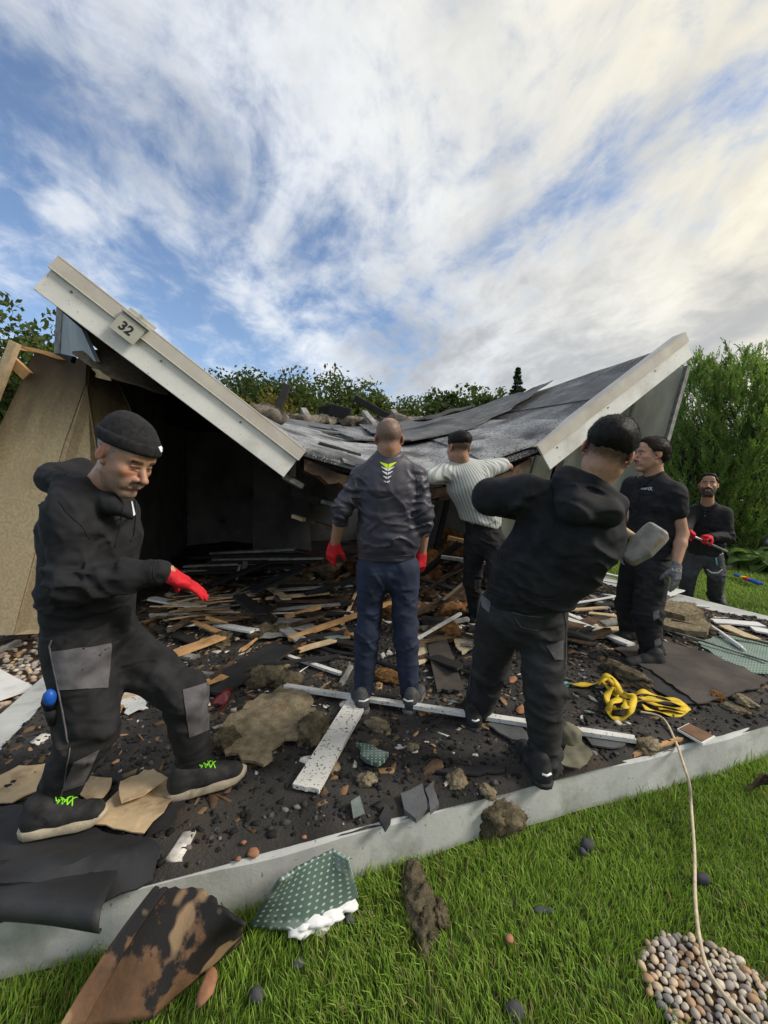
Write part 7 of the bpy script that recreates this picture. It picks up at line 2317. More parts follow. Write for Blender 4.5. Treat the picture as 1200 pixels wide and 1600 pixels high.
rag('felt_sheet', 'felt_black', [(680, 1210), (720, 1202), (790, 1200), (788, 1210), (720, 1212)], 'narrow black felt strip near the slab edge', 'sheet', seed=16, wav=.02, thick=.01)
rag('felt_sheet', 'felt_dark', [(908, 1150), (930, 1140), (985, 1150), (970, 1172), (925, 1168)], 'dark felt scrap beside the olive cap', 'sheet', seed=17, wav=.02, thick=.008)
rag('felt_sheet', 'felt_dark', [(760, 1135), (800, 1130), (840, 1165), (800, 1160)], 'dark felt strip between the hammer man feet', 'sheet', seed=18, wav=.02, thick=.01)
rag('slate_piece', 'felt_dark', [(626, 1246), (660, 1230), (672, 1262), (650, 1282), (632, 1268)], 'dark grey slab fragment near the slab edge, centre', 'fragment', seed=19, wav=.01, thick=.02)
rag('slate_piece', 'felt_dark', [(664, 1240), (678, 1226), (686, 1260), (672, 1272)], 'narrow dark shard right of the dark grey slab fragment', 'fragment', seed=20, wav=.02, thick=.015)
rag('slate_piece', 'felt_black', [(592, 1280), (604, 1262), (612, 1270), (602, 1298)], 'small black shard at the slab edge, centre', 'fragment', seed=21, wav=.02, thick=.015)
rag('dotted_fragment', 'dotted_green', [(556, 1170), (580, 1172), (607, 1186), (590, 1202), (572, 1196)], 'small green white-dotted fragment below the jacket man', 'fragment', seed=22, wav=.03, thick=.02, lift=None)
rag('clear_crumple', 'glass_shard', [(548, 1262), (562, 1254), (570, 1276), (552, 1284)], 'crumpled clear plastic scrap near the slab edge', 'scrap', seed=23, wav=.04, thick=.004, wscale=20)
rag('foil_scrap', 'glass_shard', [(505, 1000), (540, 982), (548, 1000), (515, 1008)], 'clear plastic sheet scrap left of the navy trousers', 'scrap', seed=24, wav=.04, thick=.004, wscale=14, z=.03)
# brown tile with white rim
tl = empty('brown_tile', G(1088, 1150, .03), 'brown tile with a white edge right of the yellow strap', 'tile')
tp_ = [G(1058, 1142, .03), G(1076, 1133, .03), G(1118, 1154, .03), G(1098, 1165, .03)]
mb = MB(); mb.prism(tp_, Vector((0, 0, .012))); mb.build('tile_base', 'white_clean', tl)
cen = sum(tp_, Vector()) / 4
mb = MB(); mb.prism([cen + (p - cen) * .88 + Vector((0, 0, .0125)) for p in tp_], Vector((0, 0, .004))); mb.build('tile_face', 'brown_tile', tl)
# red bowl
bw_ = empty('red_bowl', Gs(342, 1105), 'upturned dark red enamel bowl behind the knee of the man in the beanie', 'bowl')
c_ = Gs(342, 1104) + Vector((0, 0, .03))
axv = Vector((-.55, -.25, .8)).normalized(); e1 = axv.cross(Vector((0, 1, 0))).normalized(); e2 = axv.cross(e1)
mb = MB(); ns = 24
for (rr_, hh_) in ((.085, .0), (.090, .004), (.068, -.008), (.045, -.030), (.0, -.034)):
    for k in range(ns):
        t = 2 * math.pi * k / ns
        mb.v.append(c_ + e1 * math.cos(t) * rr_ + e2 * math.sin(t) * rr_ + axv * hh_)
for j in range(4):
    for k in range(ns):
        a_ = j * ns + k; b_ = j * ns + (k + 1) % ns
        mb.f.append((a_, b_, b_ + ns, a_ + ns))
mb.build('bowl', 'red_enamel', bw_, True)
# black felt hanging over the kerb at the left, front edge rolled
def felt_lift(x, y):
    u, v = UV((x, y))
    return 0.05 * max(0.0, 1 - abs(v - 0.06) / 0.16) ** 1
tag(None or rag('felt_sheet', 'felt_black', [(-120, 1290), (20, 1262), (150, 1300), (215, 1325), (252, 1352), (238, 1385), (190, 1402), (150, 1420), (60, 1405), (-120, 1420)], 'large black roofing felt sheet at the lower left', 'sheet', seed=25, wav=.025, thick=.006, amp=.008, lift=felt_lift), None)
mb = MB()
ra_ = [G(-130, 1432, .02), G(-30, 1428, .02), G(70, 1434, .02), G(160, 1448, .02)]
arc = []
nseg = 10
for j in range(nseg + 1):
    t = 1.75 - 3.1 * j / nseg
    rr0 = .036
    for p in catmull(ra_, 5):
        arc.append(p + Vector((EV.x, EV.y, 0)) * (-rr0 * math.cos(t) + (.14 if j == 0 else 0)) + Vector((0, 0, .030 + rr0 * math.sin(t) - (.022 if j == 0 else 0))))
nc = len(catmull(ra_, 5))
for v in arc: mb.v.append(v)
for j in range(nseg):
    for k in range(nc - 1):
        q = j * nc + k
        mb.f.append((q, q + 1, q + nc + 1, q + nc))
me = mb.mesh('roll')
o_ = link('felt_roll', me, 'felt_black', None, True)
md = o_.modifiers.new('thick', 'SOLIDIFY'); md.thickness = .006
tag(o_, 'rolled black edge of roofing felt hanging over the kerb at the left', 'felt')
# burnt brown board leaning from the slab edge onto the grass
def lean_board(name, mat, px_top, px_bot, label, cat, thick, seed, amp, zt, zb, bow=.0, step=.05, ridge=0.0, nzamp=.006):
    """px_top on the slab edge (height zt), px_bot on the grass; both lists left to right"""
    T = [G(x, y, zt) for x, y in px_top]; B = [G(x, y, zb) for x, y in px_bot]
    n_ = 24
    def along(Pl, t):
        f_ = t * (len(Pl) - 1); i = min(int(f_), len(Pl) - 2)
        return Pl[i].lerp(Pl[i + 1], f_ - i)
    r = random.Random(seed)
    nu_, nv_ = 26, 22
    e = [r.uniform(-amp, amp) for _ in range(nu_ + 1)]
    V = []
    for i in range(nu_ + 1):
        for j in range(nv_ + 1):
            s_, t = i / nu_, j / nv_
            p = along(T, s_).lerp(along(B, s_), t)
            nz = float(fbm(np.array([[p.x, p.y, 1.0]]), 7, 3, seed)[0])
            p = p + Vector((0, 0, bow * math.sin(math.pi * t) + nzamp * nz + ridge * abs(math.sin(s_ * 9))))
            if j in (0, nv_): p = p + (along(B, s_) - along(T, s_)).normalized() * e[i]
            V.append(p)
    mb = MB(); mb.v = V
    for i in range(nu_):
        for j in range(nv_):
            q = i * (nv_ + 1) + j
            mb.f.append((q, q + 1, q + nv_ + 2, q + nv_ + 1))
    me = mb.mesh(name)
    at = me.attributes.new('Flat', 'FLOAT_VECTOR', 'POINT')
    fl_ = []
    for i in range(nu_ + 1):
        for j in range(nv_ + 1):
            fl_ += [along(T, .5).x + (i / nu_) * (T[-1] - T[0]).length, (j / nv_) * (B[len(B) // 2] - T[len(T) // 2]).length, 0]
    at.data.foreach_set('vector', np.array(fl_, np.float32))
    o = link(name, me, mat, None, True)
    md = o.modifiers.new('thick', 'SOLIDIFY'); md.thickness = thick; md.offset = -1
    return tag(o, label, cat)
lean_board('burnt_board', 'burnt_board', [(240, 1392), (262, 1388), (318, 1390), (350, 1418), (385, 1442)], [(95, 1615), (160, 1600), (235, 1590), (260, 1565), (375, 1470)], 'burnt brown board leaning from the kerb onto the grass', 'board', .010, 31, .005, .055, GZ + .035, .03)
lean_board('burnt_board_edge', 'burnt_board', [(238, 1388), (244, 1386), (262, 1390)], [(88, 1612), (102, 1608), (132, 1600)], 'raised brown rim of burnt board at its left side', 'board', .014, 32, .003, .085, GZ + .07, .02)
lean_board('dotted_sheet', 'dotted_green', [(436, 1372), (460, 1356), (492, 1338), (522, 1326), (546, 1338)], [(392, 1442), (430, 1448), (470, 1450), (510, 1430), (558, 1398)], 'torn green panel with white dots leaning on the kerb', 'panel', .012, 33, .004, .035, GZ + .05, .004, nzamp=.003)
for i, (x, y, s_) in enumerate([(470, 1440, .035), (490, 1436, .04), (512, 1426, .03), (536, 1408, .03)]):
    lump('foam_crumb', 'white_clean', G(x, y, GZ + .05), (s_ * 1.4, s_, s_ * .5), 90 + i, 'white foam crumb along the lower edge of the dotted panel', 'foam', None, 'white foam under the dotted panel', sub=3, amp=.9, ridg=.6)

# ---- mineral wool
rag('insulation_mat', 'wool_tan', [(345, 1145), (385, 1105), (440, 1078), (482, 1092), (490, 1120), (470, 1155), (438, 1172), (412, 1205), (378, 1198), (350, 1180)], 'large flat tan insulation mat right of the man in the beanie', 'insulation', seed=41, wav=.045, thick=.014, amp=.03, step=.022, wscale=11)
for i, (x, y, r_, m_, lab) in enumerate([
        (418, 1066, (.13, .085, .06), 'wool', 'dark crumpled insulation clump above the tan mat'),
        (450, 1070, (.09, .07, .05), 'wool', 'smaller insulation clump right of the dark clump above the tan mat'),
        (490, 1148, (.10, .07, .055), 'wool', 'rounded insulation chunk on the wide white plank'),
        (350, 1165, (.075, .06, .05), 'wool', 'insulation block beside the stepping foot'),
        (400, 968, (.22, .07, .06), 'wool', 'long dark insulation roll in front of the laths'),
        (410, 992, (.12, .08, .06), 'wool', 'insulation heap left of the grey rigid sheet'),
        (440, 990, (.08, .06, .05), 'wool', 'insulation lump touching the grey rigid sheet'),
        (345, 1005, (.10, .08, .05), 'wool', 'flat insulation scrap below the laths'),
        (592, 1136, (.065, .04, .02), 'wool_tan', 'tan insulation tuft below the jacket man shoes'),
        (573, 1222, (.035, .03, .02), 'wool_tan', 'small tan insulation tuft below the green dotted fragment'),
        (585, 1164, (.018, .018, .018), 'wool_tan', 'tiny tan tuft just above the green dotted fragment'),
        (714, 1222, (.05, .035, .022), 'wool_tan', 'tan tuft near the slab edge right of the dark shard'),
        (760, 1240, (.035, .025, .02), 'wool_tan', 'small tan tuft at the slab edge left of the hammer man foot'),
        (645, 1170, (.025, .02, .015), 'wool_tan', 'tiny tan tuft right of the green dotted fragment'),
        (702, 872, (.30, .12, .30), 'wool_orange', 'large orange-brown insulation block behind the jacket man'),
        (705, 968, (.19, .12, .10), 'wool_orange', 'orange insulation lump in front of the striped shirt man'),
        (690, 990, (.20, .14, .07), 'wool_orange', 'dark orange insulation heap right of the navy trousers'),
        (605, 1060, (.10, .07, .03), 'wool_orange', 'brown insulation scrap between the navy trouser legs'),
        (620, 960, (.22, .14, .08), 'wool_orange', 'orange-brown insulation mound behind the navy trousers'),
        (480, 1012, (.10, .06, .035), 'wool_orange', 'brown insulation scrap left of the navy trousers'),
        (540, 1000, (.045, .035, .05), 'wool_orange', 'orange fibre tuft touching the orange batten'),
        (580, 900, (.40, .25, .22), 'wool_orange', 'big mound of orange-brown insulation behind the jacket man legs'),
        (650, 905, (.30, .22, .26), 'wool_orange', 'heaped orange-brown insulation at the right thigh of the jacket man'),
        (455, 915, (.25, .16, .10), 'wool', 'dull brown insulation heap at the mouth of the dark room'),
        (515, 895, (.16, .12, .14), 'wool_tan', 'yellow-brown bag lying at the edge of the dark room'),
        (980, 1060, (.16, .08, .05), 'wool', 'mossy insulation strip left of the brown-black sheet'),
        (960, 1050, (.07, .06, .04), 'wool', 'small mossy insulation lump behind the yellow strap'),
        (920, 945, (.09, .06, .05), 'wool', 'insulation lump behind the hammer man elbow'),
        (1120, 1090, (.06, .035, .02), 'wool_orange', 'orange crumble below the brown-black sheet'),
        (1160, 1096, (.08, .04, .02), 'wool_tan', 'yellowish insulation crumble right of the orange crumble'),
        (1150, 1110, (.06, .03, .015), 'wool_tan', 'flat tan crumble near the right slab edge'),
        (808, 1010, (.08, .05, .04), 'wool_orange', 'orange scrap between the hammer man knees'),
        (1012, 1168, (.055, .035, .028), 'wool_tan', 'pale fibrous bundle beside a thin stick near the cord')]):
    p = Gs(x, y)
    lump('insulation_clump', m_, p + Vector((0, 0, r_[2] * .45)), r_, 400 + i, lab, 'insulation', sub=4, amp=.62, scale=2.3, rot=i * .7, ridg=.9)
for i, (px, z_, lab) in enumerate([([(1036, 985), (1040, 962), (1075, 962), (1110, 984), (1104, 998), (1070, 994)], .05, 'tan insulation slab at the right, lower layer'),
                                   ([(1036, 962), (1042, 946), (1085, 950), (1100, 968), (1070, 972)], .10, 'tan insulation slab at the right, upper layer')]):
    rag('insulation_slab', 'wool_tan', px, lab, 'insulation', seed=45 + i, wav=.02, thick=.05, amp=.01, z=z_ - .05)
# clumps on the grass
for i, (x, y, r_, m_, lab) in enumerate([(778, 1300, (.085, .06, .07), 'wool', 'brown earth-like clump against the kerb'),
        (645, 1385, (.035, .055, .025), 'wool', 'brown torn clump on the grass near the kerb, upper piece'),
        (655, 1430, (.04, .06, .03), 'wool', 'brown torn clump on the grass, middle piece'),
        (665, 1465, (.032, .05, .025), 'wool', 'brown torn clump on the grass, lower piece'),
        (688, 1440, (.022, .04, .02), 'wool', 'brown torn clump on the grass, right piece'),
        (520, 1448, (.040, .032, .028), 'stone_dark', 'dark grey stone under the dotted panel'),
        (545, 1450, (.022, .02, .02), 'stone_dark', 'small dark stone right of the dotted panel'),
        (400, 1570, (.028, .024, .02), 'stone_dark', 'dark stone at the bottom left of the lawn'),
        (466, 1518, (.022, .018, .015), 'stone_dark', 'small dark stone in the grass at the lower middle'),
        (918, 1330, (.035, .028, .028), 'stone_dark', 'dark grey stone in the middle of the lawn'),
        (910, 1342, (.02, .02, .018), 'stone_dark', 'small dark stone beside the grey lawn stone'),
        (1095, 1384, (.035, .03, .025), 'stone_dark', 'charcoal lump beside the cord on the lawn'),
        (850, 1432, (.04, .015, .012), 'stone_dark', 'thin black sliver in the grass'),
        (805, 1596, (.035, .03, .025), 'stone_dark', 'grey stone at the bottom edge of the lawn')]):
    if m_ == 'stone_dark': r_ = tuple(q * .72 for q in r_)
    p = G(x, y, GZ)
    lump('clump' if m_ == 'wool' else 'stone', m_, p + Vector((0, 0, r_[2] * .6 + .02)), r_, 440 + i, lab, 'clump' if m_ == 'wool' else 'stone', sub=4 if m_ == 'wool' else 2, amp=.75 if m_ == 'wool' else .8, scale=2.2 if m_ == 'wool' else 1.3, ridg=.9 if m_ == 'wool' else .6)
lump('terracotta_shard', 'terracotta', G(324, 1540, GZ + .06), (.022, .05, .012), 470, 'orange terracotta shard in the grass by the burnt board', 'shard', sub=2, amp=.35)
lump('orange_chip', 'terracotta', G(796, 1466, GZ + .055), (.014, .014, .008), 471, 'small orange chip in the middle of the lawn', 'chip', sub=2, amp=.3)
for i, (x, y, s_) in enumerate([(396, 1332, .022), (372, 1342, .012), (475, 1308, .010), (380, 1316, .010)]):
    lump('orange_crumb', 'terracotta', Gs(x, y, .01), (s_, s_ * .9, s_ * .5), 475 + i, 'orange crumb on the black grit near the front slab edge', 'crumb', None, 'orange crumbs on the grit', sub=2, amp=.5)
for i, (x, y) in enumerate([(770, 1078), (800, 1062), (760, 1112), (745, 1118), (815, 1108)]):
    lump('brick_shard', 'terracotta', Gs(x, y, .01), (.06, .03, .012), 480 + i, 'reddish wood or brick shard around the hammer man feet', 'shard', None, 'reddish shards by the hammer man', sub=2, amp=.4, rot=i)
# broken glass
r3 = random.Random(5)
for i in range(26):
    x = 690 + r3.random() * 90 if i < 18 else 880 + r3.random() * 60; y = 1040 + r3.random() * 75
    p = Gs(x, y, .012)
    a_ = r3.random() * 6.28; L_ = .03 + .06 * r3.random(); w_ = .012 + .03 * r3.random()
    e = Vector((math.cos(a_), math.sin(a_), r3.uniform(-.2, .3))); s_ = Vector((-e.y, e.x, r3.uniform(-.2, .2)))
    mb = MB(); mb.prism([p - e * L_ * .5, p + s_ * w_ * .5, p + e * L_ * .5, p - s_ * w_ * .3], Vector((0, 0, .004)))
    tag(mb.build('glass_shard', 'glass_shard'), 'pane glass shard scattered around the hammer man', 'glass', 'broken glass shards')

# ---- yellow strap
def ribbon(name, pts, w, mat, label=None, cat=None, parent=None, thick=.003, side=None, n=7):
    P = catmull(pts, n)
    mb = MB()
    for i, p in enumerate(P):
        d = (P[min(i + 1, len(P) - 1)] - P[max(0, i - 1)]).normalized()
        s_ = d.cross(Z3) if side is None else side[min(int(i / n), len(side) - 1)]
        tw = math.sin(i * .55) * .5
        s_ = (Vector(s_).normalized() * math.cos(tw) + Z3 * math.sin(tw)).normalized()
        mb.v += [p - s_ * w / 2, p + s_ * w / 2]
    for i in range(len(P) - 1):
        mb.f.append((2 * i, 2 * i + 1, 2 * i + 3, 2 * i + 2))
    me = mb.mesh(name)
    o = link(name, me, mat, parent, True)
    md = o.modifiers.new('thick', 'SOLIDIFY'); md.thickness = thick
    return tag(o, label, cat)
st = empty('lifting_strap', Gs(985, 1095), 'tangled yellow webbing strap lying on the black grit', 'strap')
loops = [
    [(882, 1068, .01), (905, 1070, .02), (930, 1068, .03), (950, 1062, .05), (965, 1080, .05), (985, 1092, .06)],
    [(935, 1070, .03), (945, 1056, .09), (960, 1062, .08), (972, 1085, .05), (1000, 1090, .06), (1030, 1102, .04), (1072, 1110, .02)],
    [(975, 1092, .04), (955, 1098, .07), (952, 1115, .02), (968, 1124, .01), (984, 1112, .05), (990, 1090, .08), (978, 1082, .06)],
    [(985, 1090, .05), (1005, 1080, .09), (1030, 1088, .05), (1062, 1096, .03), (1074, 1106, .015), (1060, 1116, .01), (1030, 1112, .02), (1005, 1104, .04)],
    [(990, 1098, .03), (1012, 1092, .06), (1040, 1096, .05), (1068, 1102, .03), (1062, 1112, .02), (1028, 1106, .03)],
    [(966, 1086, .03), (958, 1075, .06), (948, 1090, .03), (960, 1108, .03), (975, 1106, .07), (982, 1095, .05)],
    [(940, 1066, .02), (955, 1078, .03), (968, 1092, .02), (985, 1100, .03)]]
for lp_ in loops:
    ribbon('strap_loop', [Gs(x, y, z) for x, y, z in lp_], .036, 'strap', parent=st)
mb = MB(); p = Gs(884, 1068, .012); mb.box(p, (.018, 0, 0), (0, .02, 0), (0, 0, .004)); mb.build('strap_label', 'print_teal', st)
# cord from the strap down over the kerb and the lawn
cp_ = [Gs(1000, 1112, .02), Gs(1035, 1122, .02), Gs(1056, 1160, .015), G(1068, 1195, .02), G(1077, 1225, -.03), G(1080, 1260, GZ + .07), G(1085, 1330, GZ + .06), G(1086, 1400, GZ + .06), G(1092, 1460, GZ + .06), G(1104, 1510, GZ + .06), G(1128, 1550, GZ + .06), G(1170, 1595, GZ + .06), G(1240, 1650, GZ + .06)]
mb = MB(); mb.tube(catmull(cp_, 8), .0062, 8)
tag(mb.build('cord', 'rope', None, True), 'cream cord running from the strap over the kerb across the lawn', 'cord')
mb = MB(); mb.tube(catmull([Gs(940, 1018, .02), Gs(952, 1030, .02), Gs(956, 1050, .02), Gs(962, 1075, .02), Gs(970, 1092, .02)], 6), .006, 8)
tag(mb.build('cable', 'rubber_black', None, True), 'black cable curving behind the yellow strap', 'cable')
mb = MB(); mb.tube(catmull([Gs(470, 1000, .05), Gs(520, 1018, .05), Gs(560, 1025, .04), Gs(620, 1045, .03), Gs(650, 1062, .02)], 6), .018, 8)
tag(mb.build('charred_hose', 'rubber_black', None, True), 'black hose crossing behind the navy trousers', 'hose')
board('stick', 'fresh_wood', (988, 1182), (1062, 1158), .022, .016, 'thin orange-brown stick beside the pale fibrous bundle', 'stick', jag=.012, seed=80)
# olive canvas cap by the hammer man heel
def fab_lump(name, c, r, seed, mat, parent): return lump(name, mat, c, r, seed, parent=parent, sub=4, amp=.25, scale=1.6, ridg=.5)
cap_ = empty('canvas_bag', Gs(895, 1190), 'crumpled olive canvas bag behind the hammer man heel', 'bag')
fab_lump('body', Gs(888, 1168) + Vector((0, 0, .05)), (.06, .055, .075), 61, 'olive_canvas', cap_)
sheet('flap', 'olive_canvas', [Vector((p.x, p.y)) for p in (G(872, 1212), G(886, 1180), G(902, 1172), G(926, 1198), G(905, 1218))], lambda x, y: gh(x, y) + .02 + .03 * float(fbm(np.array([[x, y, 0]]), 9, 2, 3)[0]) ** 2 + .02, .006, .02, parent=cap_)
# right edge: brushwood by the kerb
mb = MB()
for i in range(9):
    a_ = G(1165 + i * 3, 1236 - i * 2, GZ + .03); b_ = G(1206 + i * 2, 1206 + i * 3, GZ + .09)
    mb.tube([a_, a_.lerp(b_, .5) + Vector((0, 0, .02 * (i % 3))), b_], [.006, .007, .005], 6)
tag(mb.build('brush_bundle', 'brown_wood', None, True), 'bundle of brown twigs at the kerb by the right photo edge', 'brushwood')
# white board and timbers on the gravel at the left
tag(link('white_board', board_mesh(G(-60, 1042, GZ + .09), G(24, 1088, GZ + .09), .22, .02, 5, .002, m=4), 'white_clean'), 'white board lying on the gravel at the left edge', 'board')
for i, (x0, y0, x1, y1, w_, m_, lab) in enumerate([(-40, 1038, 30, 1004, .05, 'grey_wood', 'pale timber on the gravel at the left edge'), (-30, 1010, 46, 995, .14, 'brown_wood', 'brown timber at the foot of the chipboard wall'), (-60, 1022, 20, 1000, .10, 'char_wood', 'charred timber at the foot of the chipboard wall')]):
    tag(link('loose_timber', board_mesh(G(x0, y0, GZ + .10), G(x1, y1, GZ + .12), w_, .03, 90 + i, .006), m_), lab, 'timber')
# ---- the toy on the lawn
toy = empty('toy_glider', G(1168, 905, GZ), 'blue toy stick with yellow and red middle lying on the lawn', 'toy')
a_, b_ = G(1149, 898, GZ + .07), G(1188, 912, GZ + .07)
for i, (t0, t1, m_, r_) in enumerate([(0, .30, 'blue_plastic', .036), (.28, .42, 'yellow_plastic', .042), (.42, .58, 'red_plastic', .044), (.58, 1.0, 'blue_plastic', .042)]):
    mb = MB(); mb.beam(a_.lerp(b_, t0), a_.lerp(b_, t1), r_ * 2, r_ * 1.1); mb.build(['handle', 'ring', 'grip', 'blade'][i], m_, toy, bevel=.012)

# ---- pebbles
bed = MB()
rr = random.Random(8)
poly = []
for k in range(26):
    t = 2 * math.pi * k / 26
    q = 1 + .12 * math.sin(3 * t) + .08 * rr.uniform(-1, 1)
    poly.append((PATCH.x + .19 * q * math.cos(t), PATCH.y + .17 * q * math.sin(t)))
sheet('pebble_bed', 'soil', [Vector(p) for p in poly], lambda x, y: GZ + .006, .006, .06)
pb_ = bpy.data.objects['pebble_bed']; tag(pb_, 'round patch of earth in the lawn holding pebbles', None, None, 'structure')
pm = []
PC = [(.50, .42, .33), (.56, .50, .40), (.46, .29, .17), (.33, .29, .27), (.42, .34, .28), (.55, .42, .29), (.25, .24, .23), (.46, .41, .35)]
for i in range(16):
    V, F = ico(2)
    n_ = fbm(V + i * 5.1, 1.2, 2, i)
    Pp = V * (1 + .22 * n_)[:, None] * np.array([1.0, .68 + .2 * rr.random(), .5 + .15 * rr.random()])
    me = np_mesh('pebble', Pp, F, np.tile(np.array(PC[i % 8]) * rr.uniform(.8, 1.15), (len(Pp), 1)))
    me.materials.append(MT['pebble']); me.shade_smooth(); pm.append(me)
placed = []
tries = 0
while len(placed) < 230 and tries < 14000:
    tries += 1
    t = rr.random() * 6.283; q = math.sqrt(rr.random())
    x = PATCH.x + .185 * q * math.cos(t); y = PATCH.y + .165 * q * math.sin(t)
    s_ = rr.uniform(.009, .0185)
    if any((x - a) ** 2 + (y - b) ** 2 < ((s_ + c) * .74) ** 2 for a, b, c in placed): continue
    placed.append((x, y, s_))
    o = bpy.data.objects.new('pebble', pm[rr.randrange(16)])
    COL.objects.link(o); o.parent = pb_
    o.location = (x, y, GZ + .016 + s_ * .35)
    o.scale = (s_, s_, s_); o.rotation_euler = (rr.uniform(-.4, .4), rr.uniform(-.4, .4), rr.random() * 6.28)
# gravel strip left of the slab (too fine to count)
r_ = np.random.default_rng(31)
nG = 3600
uu = r_.uniform(-2.4, SLAB_U0 - .01, nG); vv = r_.uniform(.6, 5.0, nG)
base = np.stack([O2.x + EU.x * uu + EV.x * vv, O2.y + EU.y * uu + EV.y * vv, np.full(nG, GZ + .075)], 1)
base[:, 2] += r_.uniform(-.015, .02, nG)
V, F = ico(1)
sc_ = r_.uniform(.017, .038, nG)
th = r_.uniform(0, 6.28, nG)
ct, s_t = np.cos(th)[:, None], np.sin(th)[:, None]
VX = V[None, :, 0] * ct - V[None, :, 1] * .7 * s_t; VY = V[None, :, 0] * s_t + V[None, :, 1] * .7 * ct
VV = np.stack([VX, VY, np.broadcast_to(V[None, :, 2] * .55, VX.shape)], -1) * sc_[:, None, None] + base[:, None, :]
FF = (F[None] + (np.arange(nG) * len(V))[:, None, None]).reshape(-1, 3)
cc = np.array(PC)[r_.integers(0, 8, nG)] * r_.uniform(.7, 1.15, nG)[:, None]
me = np_mesh('gravel', VV.reshape(-1, 3), FF, np.repeat(cc, len(V), 0)); me.shade_smooth()
tag(link('gravel', me, 'pebble'), 'brown and grey gravel strip left of the slab', None, None, 'stuff')
gb_ = MB(); gb_.prism([H(-2.6, .55, GZ - .05), H(SLAB_U0 - .002, .55, GZ - .05), H(SLAB_U0 - .002, 5.2, GZ - .05), H(-2.6, 5.2, GZ - .05)], (0, 0, .11))
tag(gb_.build('gravel_bed', 'brown_wood'), 'earth under the gravel strip', None, None, 'structure')

# ---- fine rubble: chips of char, wood, plaster too small to count
def chips(n, u0, u1, v0, v1, smin, smax, seed, pal, prob, name, label, flat=.45, elong=1.8, dens=None):
    r = np.random.default_rng(seed)
    u = r.uniform(u0, u1, n); v = r.uniform(v0, v1, n)
    x = O2.x + EU.x * u + EV.x * v; y = O2.y + EU.y * u + EV.y * v
    z = grit_h(x, y)
    ok = z > 0.002
    if dens is not None: ok &= r.random(n) < dens(u, v, x, y)
    x, y, z = x[ok], y[ok], z[ok]; m = len(x)
    B = np.array([[-1, -1, -1], [1, -1, -1], [1, 1, -1], [-1, 1, -1], [-.7, -.8, 1], [.8, -.6, 1], [.6, .8, 1], [-.8, .5, 1]], float)
    P = B[None] * (1 + r.uniform(-.45, .45, (m, 8, 3)))
    s = smin * (smax / smin) ** (r.random(m) ** 2.2)
    el = r.uniform(1, elong, m)
    P = P * np.stack([s * el, s, s * flat * r.uniform(.5, 1.3, m)], 1)[:, None, :]
    th = r.uniform(0, 6.28, m); ct, st_ = np.cos(th)[:, None], np.sin(th)[:, None]
    X = P[..., 0] * ct - P[..., 1] * st_; Y = P[..., 0] * st_ + P[..., 1] * ct
    ti = r.normal(0, .25, m)[:, None]
    Z = P[..., 2] + X * ti
    V = np.stack([X + x[:, None], Y + y[:, None], Z + z[:, None] + (s * flat * .5)[:, None]], -1).reshape(-1, 3)
    Fb = np.array([[0, 3, 2, 1], [4, 5, 6, 7], [0, 1, 5, 4], [1, 2, 6, 5], [2, 3, 7, 6], [3, 0, 4, 7]])
    F = (Fb[None] + (np.arange(m) * 8)[:, None, None]).reshape(-1, 4)
    c = np.array(pal)[r.choice(len(pal), m, p=np.array(prob) / sum(prob))] * r.uniform(.6, 1.3, m)[:, None]
    tag(link(name, np_mesh(name, V, F, np.repeat(c, 8, 0)), 'chips'), label, None, None, 'stuff')
chips(17000, .05, 6.3, .02, 3.2, .0035, .012, 51, [(.012, .012, .012), (.03, .03, .032), (.07, .068, .065), (.20, .19, .18)], [55, 30, 12, 3], 'char_grit', 'fine black char grit covering the slab', flat=.7)
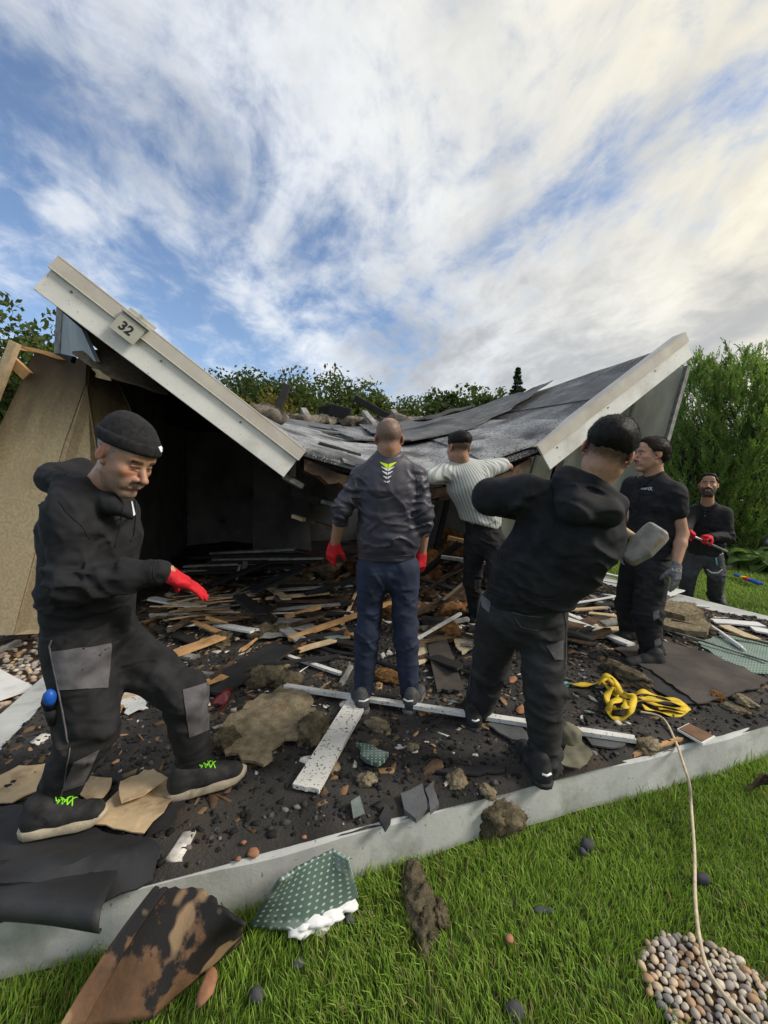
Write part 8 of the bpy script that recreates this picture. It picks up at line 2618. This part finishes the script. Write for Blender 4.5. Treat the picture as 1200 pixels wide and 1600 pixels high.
chips(5200, .05, 6.3, .05, 4.2, .008, .030, 52, [(.03, .028, .026), (.13, .08, .045), (.30, .18, .09), (.6, .57, .52), (.18, .14, .08)], [32, 26, 14, 12, 16], 'rubble_crumbs', 'crumbs of char, wood, plaster and insulation on the slab', flat=.22, elong=2.6,
      dens=lambda u, v, x, y: np.clip(.25 + .35 * v + .5 * fbm(np.stack([x, y, 0 * x], 1), 1.6, 2, 4), 0, 1))
chips(1500, .3, 6.0, .3, 4.4, .004, .008, 53, [(.55, .53, .5), (.36, .24, .12), (.22, .12, .05), (.03, .03, .03)], [30, 30, 20, 20], 'splinters', 'thin wood and paint splinters on the slab', flat=.5, elong=11,
      dens=lambda u, v, x, y: np.clip(.2 + .4 * v, 0, 1))
chips(7000, .3, 5.6, 2.6, 5.4, .015, .06, 54, [(.02, .018, .017), (.08, .05, .03), (.20, .11, .05), (.15, .11, .065), (.42, .39, .34)], [34, 26, 20, 15, 5], 'heaped_rubble', 'heap of burnt debris inside the house front', flat=.45, elong=3,
      dens=lambda u, v, x, y: np.clip(.35 + .5 * fbm(np.stack([x, y, 0 * x], 1), 1.3, 2, 7) + .2 * (v - 2.6), 0, 1))

# ------------------------------------------------------------------ look-alikes are told apart by their order in the picture
ORD = ['first', 'second', 'third', 'fourth', 'fifth', 'sixth', 'seventh', 'eighth', 'ninth', 'tenth', 'eleventh', 'twelfth', 'thirteenth', 'fourteenth', 'fifteenth', 'sixteenth', 'seventeenth', 'eighteenth', 'nineteenth', 'twentieth',
       'twenty-first', 'twenty-second', 'twenty-third', 'twenty-fourth', 'twenty-fifth', 'twenty-sixth', 'twenty-seventh', 'twenty-eighth', 'twenty-ninth', 'thirtieth']
bpy.context.view_layer.update()
same = {}
for o in bpy.data.objects:
    if o.parent is None and o.type == 'MESH' and o.get('group') and o.get('label'):
        same.setdefault(o['label'], []).append(o)
for lab, os_ in same.items():
    if len(os_) < 2: continue
    def key(o):
        c = sum((o.matrix_world @ Vector(v) for v in o.bound_box), Vector()) / 8
        return S(c)[0]
    os_.sort(key=key)
    for i, o in enumerate(os_):
        o['label'] = lab + (', leftmost of them' if i == 0 else ', rightmost of them' if i == len(os_) - 1 else ', ' + ORD[i] + ' from left')
